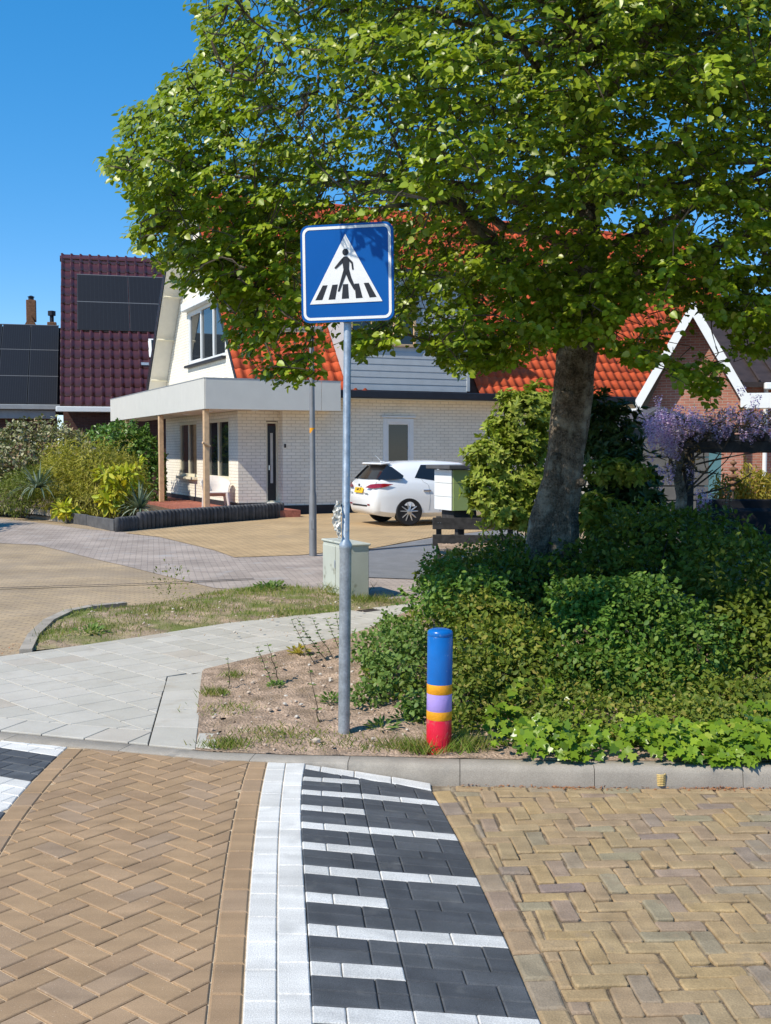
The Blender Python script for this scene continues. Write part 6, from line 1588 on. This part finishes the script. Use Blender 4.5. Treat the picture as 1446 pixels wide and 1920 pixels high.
# ivy along the kerb
ivy = thing('ivy', 'bright green ivy creeping along the kerb behind the road', 'ivy', (1.4, 6.1, 0))
IP = []
for k in range(2300):
    x = RNG.uniform(.62, 3.2); yk, _ = kerb_at(x); v = RNG.random()
    if x < 1.15 and RNG.random() > .12+(x-.62)*1.5: continue
    if math.sin(x*7.3+2*v)+math.sin(x*3.1+1.0) < -.75 and RNG.random() < .75: continue
    y = yk+.035+.05*(1+math.sin(x*5.7))*(1+math.sin(x*2.2+.5))*.5+v*.50; z = .03+.125*math.sin(min(1, (v*.50+.03)/.20)*PI/2)*RNG.uniform(.25, 1.15)+.02*math.sin(x*9)
    IP.append((x, y, z))
for (px, py, Y, rx, rz, n) in ((1000, 1310, 7.3, 50, 45, 80), (940, 1355, 7.0, 34, 34, 60), (1060, 1340, 7.2, 46, 32, 60), (1425, 1355, 6.9, 50, 40, 80), (1150, 1385, 6.8, 90, 20, 70)):
    c = np.array(P(px, py, Y)); 
    for d in rnd_dirs(n): IP.append(tuple(c+d*np.array([rx*Y/F, .14, rz*Y/F])))
IP = np.array(IP); IP[:, 2] = np.maximum(IP[:, 2], .03); N = len(IP)
ID = unit(np.stack([RNG.normal(0, .8, N), RNG.normal(-.55, .45, N), RNG.normal(-.30, .35, N)], 1)); IN = unit(np.stack([RNG.normal(-.1, .32, N), RNG.normal(-.45, .32, N), np.full(N, .9)], 1)); IS = RNG.uniform(.034, .074, N)
xi, yi = px_of(IP); dist = np.linalg.norm(IP-np.array([0, 0, H]), axis=1)/IS+np.where((xi > 0) & (xi < 1446), 0, 1e6); order = np.argsort(dist)
org = np.array([1.4, 6.1, 0])
one_i = [leaf_mesh('leaf', M['ivy_leaf'], IVY, np.zeros((1, 3)), np.array([[1., 0, 0]]), np.array([[0, 0, 1.]]), np.array([1.]), curl=np.array([c])) for c in (.6, 1.2, 1.8)]
leaf_objects(ivy, one_i, order[:300], IP, ID, IN, IS, org)
link('leaves', leaf_mesh('leaves', M['ivy_leaf'], IVY, IP[order[300:]]-org, ID[order[300:]], IN[order[300:]], IS[order[300:]]), ivy, 'stuff')
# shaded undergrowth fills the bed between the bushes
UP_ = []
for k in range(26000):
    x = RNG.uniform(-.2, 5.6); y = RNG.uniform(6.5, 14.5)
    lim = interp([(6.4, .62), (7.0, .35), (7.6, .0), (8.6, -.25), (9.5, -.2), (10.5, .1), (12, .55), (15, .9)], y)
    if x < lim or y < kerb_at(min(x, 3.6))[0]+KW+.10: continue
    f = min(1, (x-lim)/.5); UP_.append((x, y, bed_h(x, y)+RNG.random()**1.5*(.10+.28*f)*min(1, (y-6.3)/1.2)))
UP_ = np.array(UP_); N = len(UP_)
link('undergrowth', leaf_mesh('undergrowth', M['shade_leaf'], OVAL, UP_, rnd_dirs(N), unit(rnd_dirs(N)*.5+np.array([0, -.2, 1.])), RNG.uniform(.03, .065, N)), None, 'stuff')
U2 = []
for k in range(9000):
    x = RNG.uniform(.75, 3.6); yk = kerb_at(x)[0]+KW; y = RNG.uniform(yk+.28, 8.0)
    U2.append((x, y, bed_h(x, y)+RNG.random()**1.3*(.16+.10*math.sin(x*5.1+y*3.3)*math.sin(x*2.3-y*4.1))))
U2 = np.array(U2); N = len(U2)
link('groundcover', leaf_mesh('groundcover', M['mixed_leaf'], OVAL, U2, rnd_dirs(N), unit(rnd_dirs(N)*.6+np.array([-.1, -.3, 1.])), RNG.uniform(.022, .05, N)), None, 'stuff')
shrub('low_bush', 'low straggling bush at the right edge between ivy and the dark shrubs', 'bush', [bl(1400, 1310, 7.5, 70, 45, .25), bl(1330, 1345, 7.2, 50, 28, .18)], 2300, OVAL, M['mixed_leaf'], .036, rmin=.25, lumpy=.3, stems=9, width=1.2)
# loose saplings and weeds in the sand
def sapling(px, py, ptop, lean, label, leaves=26, size=.04):
    b = G(px, py, .03); zz_ = bed_h(*b); top = P(px+lean, ptop, b[1])
    t = thing('sapling', label, 'sapling', (b[0], b[1], zz_), 0, None); h = max(.05, top.z-zz_)
    n = 7; pts = [Vector(((top.x-b[0])*k/n+random.gauss(0, .006), random.gauss(0, .008), h*k/n)) for k in range(n+1)]
    MB().tube(pts, [.004-.0025*k/n for k in range(n+1)], 5).build('stem', M['twig'], t)
    ps, ds, ns = [], [], []
    for k in range(leaves):
        f = .12+.88*(k//2+.5)/(leaves/2); i = min(n-1, int(f*n)); p = pts[i].lerp(pts[i+1], f*n-i); an = (k//2)*1.4+(PI if k % 2 else 0)+random.gauss(0, .3)
        ps.append(p[:]); ds.append((math.cos(an), math.sin(an), .25)); ns.append((random.gauss(0, .3), random.gauss(-.2, .3), 1))
    m = leaf_mesh('foliage', M['weed_leaf'], OVAL, np.array(ps), np.array(ds), np.array(ns), RNG.uniform(.7, 1.2, leaves)*size, RNG.uniform(.9, 1.3, leaves)*size); link('foliage', m, t, 'stuff')
for args in ((430, 1290, 1232, -3, 'single thin sapling with few leaves near the tiled path corner', 12, .022), (512, 1282, 1212, -30, 'leaning sapling left of the middle of the sand', 18), (522, 1278, 1206, -20, 'two leaved shoot standing beside the leaning sapling', 12),
             (590, 1245, 1160, -45, 'leftmost long sapling leaning over the footpath', 22), (610, 1240, 1158, -55, 'second sapling leaning over the footpath edge', 24), (625, 1238, 1157, -42, 'tall sapling leaning left in front of the sign pole', 24), (640, 1230, 1158, -30, 'sapling close to the left side of the sign pole', 20), (652, 1240, 1150, -25, 'bushy sapling hugging the sign pole', 22),
             (600, 1350, 1250, -20, 'bent dry sapling in the open sand', 8)): sapling(*args)
def tuft(px, py, n, r, size, matr, name, label, cat, z=None, T=OVAL, flat=.5, hgt=.05, group=None):
    b = G(px, py, .02); zz_ = bed_h(*b) if z is None else z; t = thing(name, label, cat, (b[0], b[1], zz_), 0, group)
    d = rnd_dirs(n); d[:, 2] = np.abs(d[:, 2])*flat; p = d*np.array([r, r, hgt])*RNG.random((n, 1))**.5
    link('foliage', leaf_mesh('foliage', matr, T, p, unit(d+np.array([0, 0, .15])), unit(rnd_dirs(n)*.5+np.array([0, -.2, 1])), RNG.uniform(.6, 1.2, n)*size), t, 'stuff'); return t
tuft(520, 1288, 60, .07, .035, M['weed_leaf'], 'weed', 'dark green weed rosette at the foot of the leaning sapling', 'weed')
tuft(620, 1318, 90, .08, .035, M['weed_leaf'], 'weed', 'weed clump just left of the sign pole foot', 'weed', hgt=.16)
tuft(560, 1232, 60, .09, .05, M['gold_leaf'], 'weed', 'yellow leaved weed at the edge of the footpath', 'weed', hgt=.12)
tuft(715, 1362, 60, .11, .06, M['weed_leaf'], 'weed', 'flat green thistle right of the sign pole foot', 'weed', T=LONG, hgt=.06)
tuft(755, 1350, 80, .10, .04, M['weed_leaf'], 'weed', 'leafy weed left of the bollard', 'weed', hgt=.14)
# grass blades
def grass(name, pts, h, matr, lean=.45, w=.006):
    p = np.array(pts); N = len(p); an = RNG.uniform(0, 2*PI, N); d = np.stack([np.cos(an)*lean, np.sin(an)*lean, np.ones(N)], 1)+RNG.normal(size=(N, 3))*.18
    n = np.stack([-np.sin(an), np.cos(an), np.zeros(N)], 1)+RNG.normal(size=(N, 3))*.2; s = np.array(h)*RNG.uniform(.5, 1.25, N)
    link(name, leaf_mesh(name, matr, BLADE, p, d, n, s, np.full(N, w)*RNG.uniform(.6, 1.3, N)), None, 'stuff')
gp_, gh_ = [], []
xs0, xs1 = min(p[0] for p in vp), max(p[0] for p in vp); ys0, ys1 = min(p[1] for p in vp), max(p[1] for p in vp)
def in_poly(x, y, poly):
    c = False
    for (x1, y1), (x2, y2) in zip(poly, poly[1:]+poly[:1]):
        if (y1 > y) != (y2 > y) and x < (x2-x1)*(y-y1)/(y2-y1)+x1: c = not c
    return c
while len(gp_) < 8500:
    x, y = random.uniform(xs0, xs1), random.uniform(ys0, ys1)
    if not in_poly(x, y, vp): continue
    f = .5+.5*math.sin(x*2.3+y*1.1)*math.sin(y*2.9-x*1.7); f = .03+.97*f**2.2
    if (y-interp([(-3.4, 10.2), (.3, 12.9)], x)) > -.15: f += .3
    if random.random() > f: continue
    gp_.append((x, y, .01+min(edge_dist(x, y), .4)*.10)); gh_.append(.025+.04*f*random.random()+(.06 if random.random() < .05 else 0))
grass('verge_grass', gp_, gh_, M['grass_blade'])
gp_, gh_ = [], []
for cx_, cy_, r, n, h in ((427, 1396, .13, 420, .05), (405, 1302, .09, 200, .06), (440, 1270, .10, 130, .05), (500, 1372, .20, 260, .035), (560, 1380, .25, 200, .03), (430, 1330, .2, 180, .035), (600, 1390, .25, 160, .03), (720, 1398, .2, 200, .05), (800, 1405, .10, 260, .10), (850, 1400, .14, 380, .12), (880, 1400, .10, 200, .10), (760, 1400, .1, 160, .07), (640, 1110, .25, 260, .14), (700, 1130, .3, 300, .10), (830, 1395, .06, 120, .13)):
    b = G(cx_, cy_, .02)
    for k in range(n):
        x, y = b[0]+random.gauss(0, r*.6), b[1]+random.gauss(0, r*.5)
        if y < kerb_at(x)[0]+KW+.01: continue
        gp_.append((x, y, bed_h(x, y) if y < 9.5 else .04)); gh_.append(h)
grass('tuft_grass', gp_, gh_, M['grass_blade'], lean=.7)
tuft(320, 1128, 150, .30, .035, M['mixed_leaf'], 'tall_weed', 'tall seeding weed standing on the grass verge', 'weed', z=.04, hgt=.42, flat=1.2)
tuft(505, 1108, 120, .25, .07, M['weed_leaf'], 'dock_weed', 'broad leaved weed clump at the back of the grass verge', 'weed', z=.04, hgt=.16)
tuft(168, 1190, 60, .16, .06, M['weed_leaf'], 'weed', 'weed clump in the middle left of the grass verge', 'weed', z=.04, hgt=.10)
# dry leaves along the kerb foot and in the gutter
DP = []
for k in range(420):
    x = random.choice([random.gauss(1.05, .16), random.gauss(1.95, .14), random.uniform(.35, 2.1)]); yk, zk = kerb_at(x); DP.append((x, yk-abs(random.gauss(0, .022))-.004, zk+.004))
for k in range(170):
    t = random.random(); b = interp([(0, -3.6), (1, -3.0)], t); DP.append((b+random.gauss(0, .08), 9.75+t*1.2+random.gauss(0, .1), .004))
DP = np.array(DP); N = len(DP); link('dry_leaves', leaf_mesh('dry_leaves', M['dry_leaf'], OVAL, DP, rnd_dirs(N)*np.array([1, 1, .3]), unit(rnd_dirs(N)*.5+np.array([0, 0, 1])), RNG.uniform(.008, .022, N)), None, 'stuff')

# ------------------------------------------------------------------ wisteria
wt = thing('wisteria', 'purple flowering wisteria with a gnarled trunk draped over the pergola', 'climber', (0, 0, 0))
wp = [P(1272, 985, YP-.1), P(1278, 930, YP-.1), P(1268, 880, YP-.05), P(1285, 840, YP), P(1330, 815, YP), P(1420, 800, YP+.1), P(1560, 795, YP+.1)]
mb = bark_tube(wp, [.085, .075, .065, .05, .04, .035, .03], 10, .2, 3.0, 4); mb.build('trunk', M['bark'], wt, True)
vb = MB()
for k in range(26):
    a_ = random.choice(wp[1:5]); e = P(random.uniform(1225, 1450), random.uniform(790, 905), YP+random.uniform(-.5, .4)); m_ = a_.lerp(e, .5)+Vector((random.gauss(0, .15), random.gauss(0, .15), random.gauss(.05, .15))); vb.tube(curve(a_, m_, e, 7), [.014]*4+[.008]*4, 4)
vb.build('vines', M['twig'], wt, kind='stuff')
wl = [bl(1300, 800, YP, 70, 22, .4), bl(1390, 785, YP, 80, 22, .5), bl(1280, 860, YP, 40, 50, .3), bl(1500, 785, YP, 80, 30, .5)]
p, nr = blob_leaves(wl, 900, .2, .2); N = len(p); link('foliage', leaf_mesh('foliage', M['bronze_leaf'], LONG, p, rnd_dirs(N)+np.array([0, 0, -.4]), rnd_dirs(N)+np.array([0, 0, .8]), RNG.uniform(.06, .13, N)), wt, 'stuff')
fp, fd = [], []
for k in range(250):
    if k < 215: px, py = random.choice([(random.gauss(1238, 16), random.gauss(785, 18)), (random.gauss(1300, 32), random.gauss(785, 12)), (random.gauss(1390, 36), random.gauss(772, 12)), (random.gauss(1255, 14), random.gauss(815, 14)), (random.gauss(1330, 40), random.gauss(790, 10)), (random.uniform(1380, 1500), random.gauss(775, 16))])
    else: px, py = random.choice([(random.gauss(1240, 8), random.gauss(882, 6)), (random.gauss(1262, 6), random.gauss(868, 6)), (random.gauss(1300, 6), random.gauss(870, 6)), (random.gauss(1313, 6), random.gauss(923, 6)), (random.uniform(1400, 1446), random.gauss(810, 8))])
    c = P(px, py, YP+random.uniform(-.5, .35)); L = random.uniform(.12, .26)
    for j in range(46):
        t = j/46; r = .055*(1-t)**.7; an = random.random()*6.3; fp.append((c.x+r*math.cos(an), c.y+r*math.sin(an), c.z-t*L)); fd.append((math.cos(an), math.sin(an), -.3))
fp, fd = np.array(fp), np.array(fd); N = len(fp); link('blossom', leaf_mesh('blossom', M['wisteria_petal'], OVAL, fp, fd+rnd_dirs(N)*.4, unit(rnd_dirs(N)*.7+np.array([0, 0, 1])), RNG.uniform(.018, .038, N), RNG.uniform(.03, .05, N)), wt, 'stuff')
shrub('golden_bush', 'yellow leaved bush in front of the brick house behind the black sofa', 'bush', [bl(1410, 915, 21.5, 45, 34, .7), bl(1460, 920, 21.5, 40, 36, .7), bl(1370, 925, 21.5, 30, 26, .5)], 2600, LONG, M['gold_leaf'], .12, rmin=.3, base=.1)
for px, y0, y1, lab in ((1333, 1015, 930, 'thin pale flower spike left of the other two before the black sofa'), (1357, 1030, 905, 'thickest pale flower spike before the black sofa'), (1366, 1010, 915, 'pale flower spike rightmost of the three before the black sofa')):
    t = thing('flower_spike', lab, 'flower', tuple(P(px, y0+40, 14.5)), 0, 'pale flower spikes'); h = P(px, y1, 14.5).z-t.location.z
    MB().tube([(0, 0, 0), (.01, 0, h)], [.008, .004], 5).build('stem', M['twig'], t)
    n = 60; zz2 = RNG.uniform(.25, 1, n)*h; an = RNG.uniform(0, 6.3, n); link('foliage', leaf_mesh('foliage', M['yucca_leaf'], OVAL, np.stack([.012*np.cos(an), .012*np.sin(an), zz2], 1), np.stack([np.cos(an), np.sin(an), np.full(n, -.4)], 1), np.stack([np.cos(an), np.sin(an), np.ones(n)], 1), RNG.uniform(.03, .055, n)), t, 'stuff')

# ------------------------------------------------------------------ front garden on the left
GB = .2
shrub('viburnum_bush', 'large bush with mottled pale leaves at the left edge of the garden', 'bush', [bl(60, 850, 29.5, 110, 60, 1.2), bl(20, 900, 28.5, 60, 60, .9), bl(110, 840, 30, 70, 40, 1.0), bl(-60, 860, 29, 70, 70, 1)], 8500, OVAL, M['viburnum_leaf'], .12, base=GB, rmin=.6, width=1.0)
shrub('spotted_laurel', 'rounded glossy green bush against the dark house wall', 'bush', [bl(218, 832, 33.8, 58, 46, 1.0), bl(262, 850, 33.6, 36, 48, .7), bl(285, 900, 33.4, 26, 50, .6)], 4600, OVAL, M['aucuba_leaf'], .125, base=GB, rmin=.6, width=1.1)
shrub('bamboo', 'broad golden green clump of feathery bamboo in the middle of the garden', 'bamboo', [bl(180, 892, 27.4, 88, 56, 1.0), bl(120, 890, 27.8, 56, 54, .8), bl(232, 905, 27.2, 46, 48, .8), bl(170, 938, 26.8, 80, 36, .7)], 15000, NARROW, M['bamboo_leaf'], .15, base=GB, rmin=.45, lumpy=.2, droop=.5, stems=10)
shrub('juniper', 'low feathery green conifer at the left edge of the garden', 'conifer', [bl(35, 925, 27, 40, 38, .6), bl(60, 905, 27.2, 50, 34, .6)], 4200, NARROW, M['juniper_leaf'], .10, base=GB, rmin=.4)
shrub('fatsia', 'bright yellow big leaved plant in front of the bamboo', 'plant', [bl(205, 890, 26.0, 26, 14, .3), bl(240, 893, 26.0, 22, 12, .3), bl(222, 915, 25.9, 22, 16, .3), bl(205, 940, 25.8, 16, 20, .25), bl(120, 955, 25.8, 26, 10, .25), bl(195, 930, 25.9, 12, 8, .2)], 520, LONG, M['fatsia_leaf'], .22, base=GB, rmin=.2, stems=4, width=1.4)
def yucca(px, py, Y, n, L, label):
    c = P(px, py, Y); t = thing('yucca', label, 'yucca', (c.x, c.y, c.z))
    d = rnd_dirs(n); d[:, 2] = np.abs(d[:, 2])*1.0+.05; d = unit(d)
    k = 4; vs, fs = [], []
    for i in range(n):
        l = L*random.uniform(.6, 1.1); dr = Vector(d[i]); s = dr.cross(Vector((0, 0, 1))).normalized()*.028
        n0 = len(vs)
        for j in range(k+1):
            t_ = j/k; q = dr*l*t_+Vector((0, 0, -.55*l*t_**3*(1-dr.z))); w_ = 1-t_**2
            vs += [q-s*w_, q+s*w_]
        fs += [(n0+2*j, n0+2*j+1, n0+2*j+3, n0+2*j+2) for j in range(k)]
    MB().add(vs, fs).build('foliage', M['yucca_leaf'], t, True, kind='stuff', fix=False)
yucca(72, 915, 26.2, 90, .75, 'grey green yucca with drooping blades left in front of the bamboo')
yucca(262, 955, 25.6, 90, .70, 'grey green yucca beside the palisade corner and first wooden post')
hd = thing('shadow_hedge', 'dark hedge added out of view at the left to cast shade on the street', 'hedge', (-10.3, 22.8, 0))  # unseen shadow caster added for the dark band on the street
p = np.stack([RNG.uniform(-.6, .6, 5200), RNG.uniform(-2.2, 2.2, 5200), RNG.uniform(.05, 2.1, 5200)], 1)
link('foliage', leaf_mesh('foliage', M['dark_leaf'], OVAL, p, rnd_dirs(len(p)), rnd_dirs(len(p)), RNG.uniform(.10, .18, len(p))), hd, 'stuff')
MB().box((0, 0, .95), (.9, 4.0, 1.9), ch=.1).build('stem', M['twig'], hd)
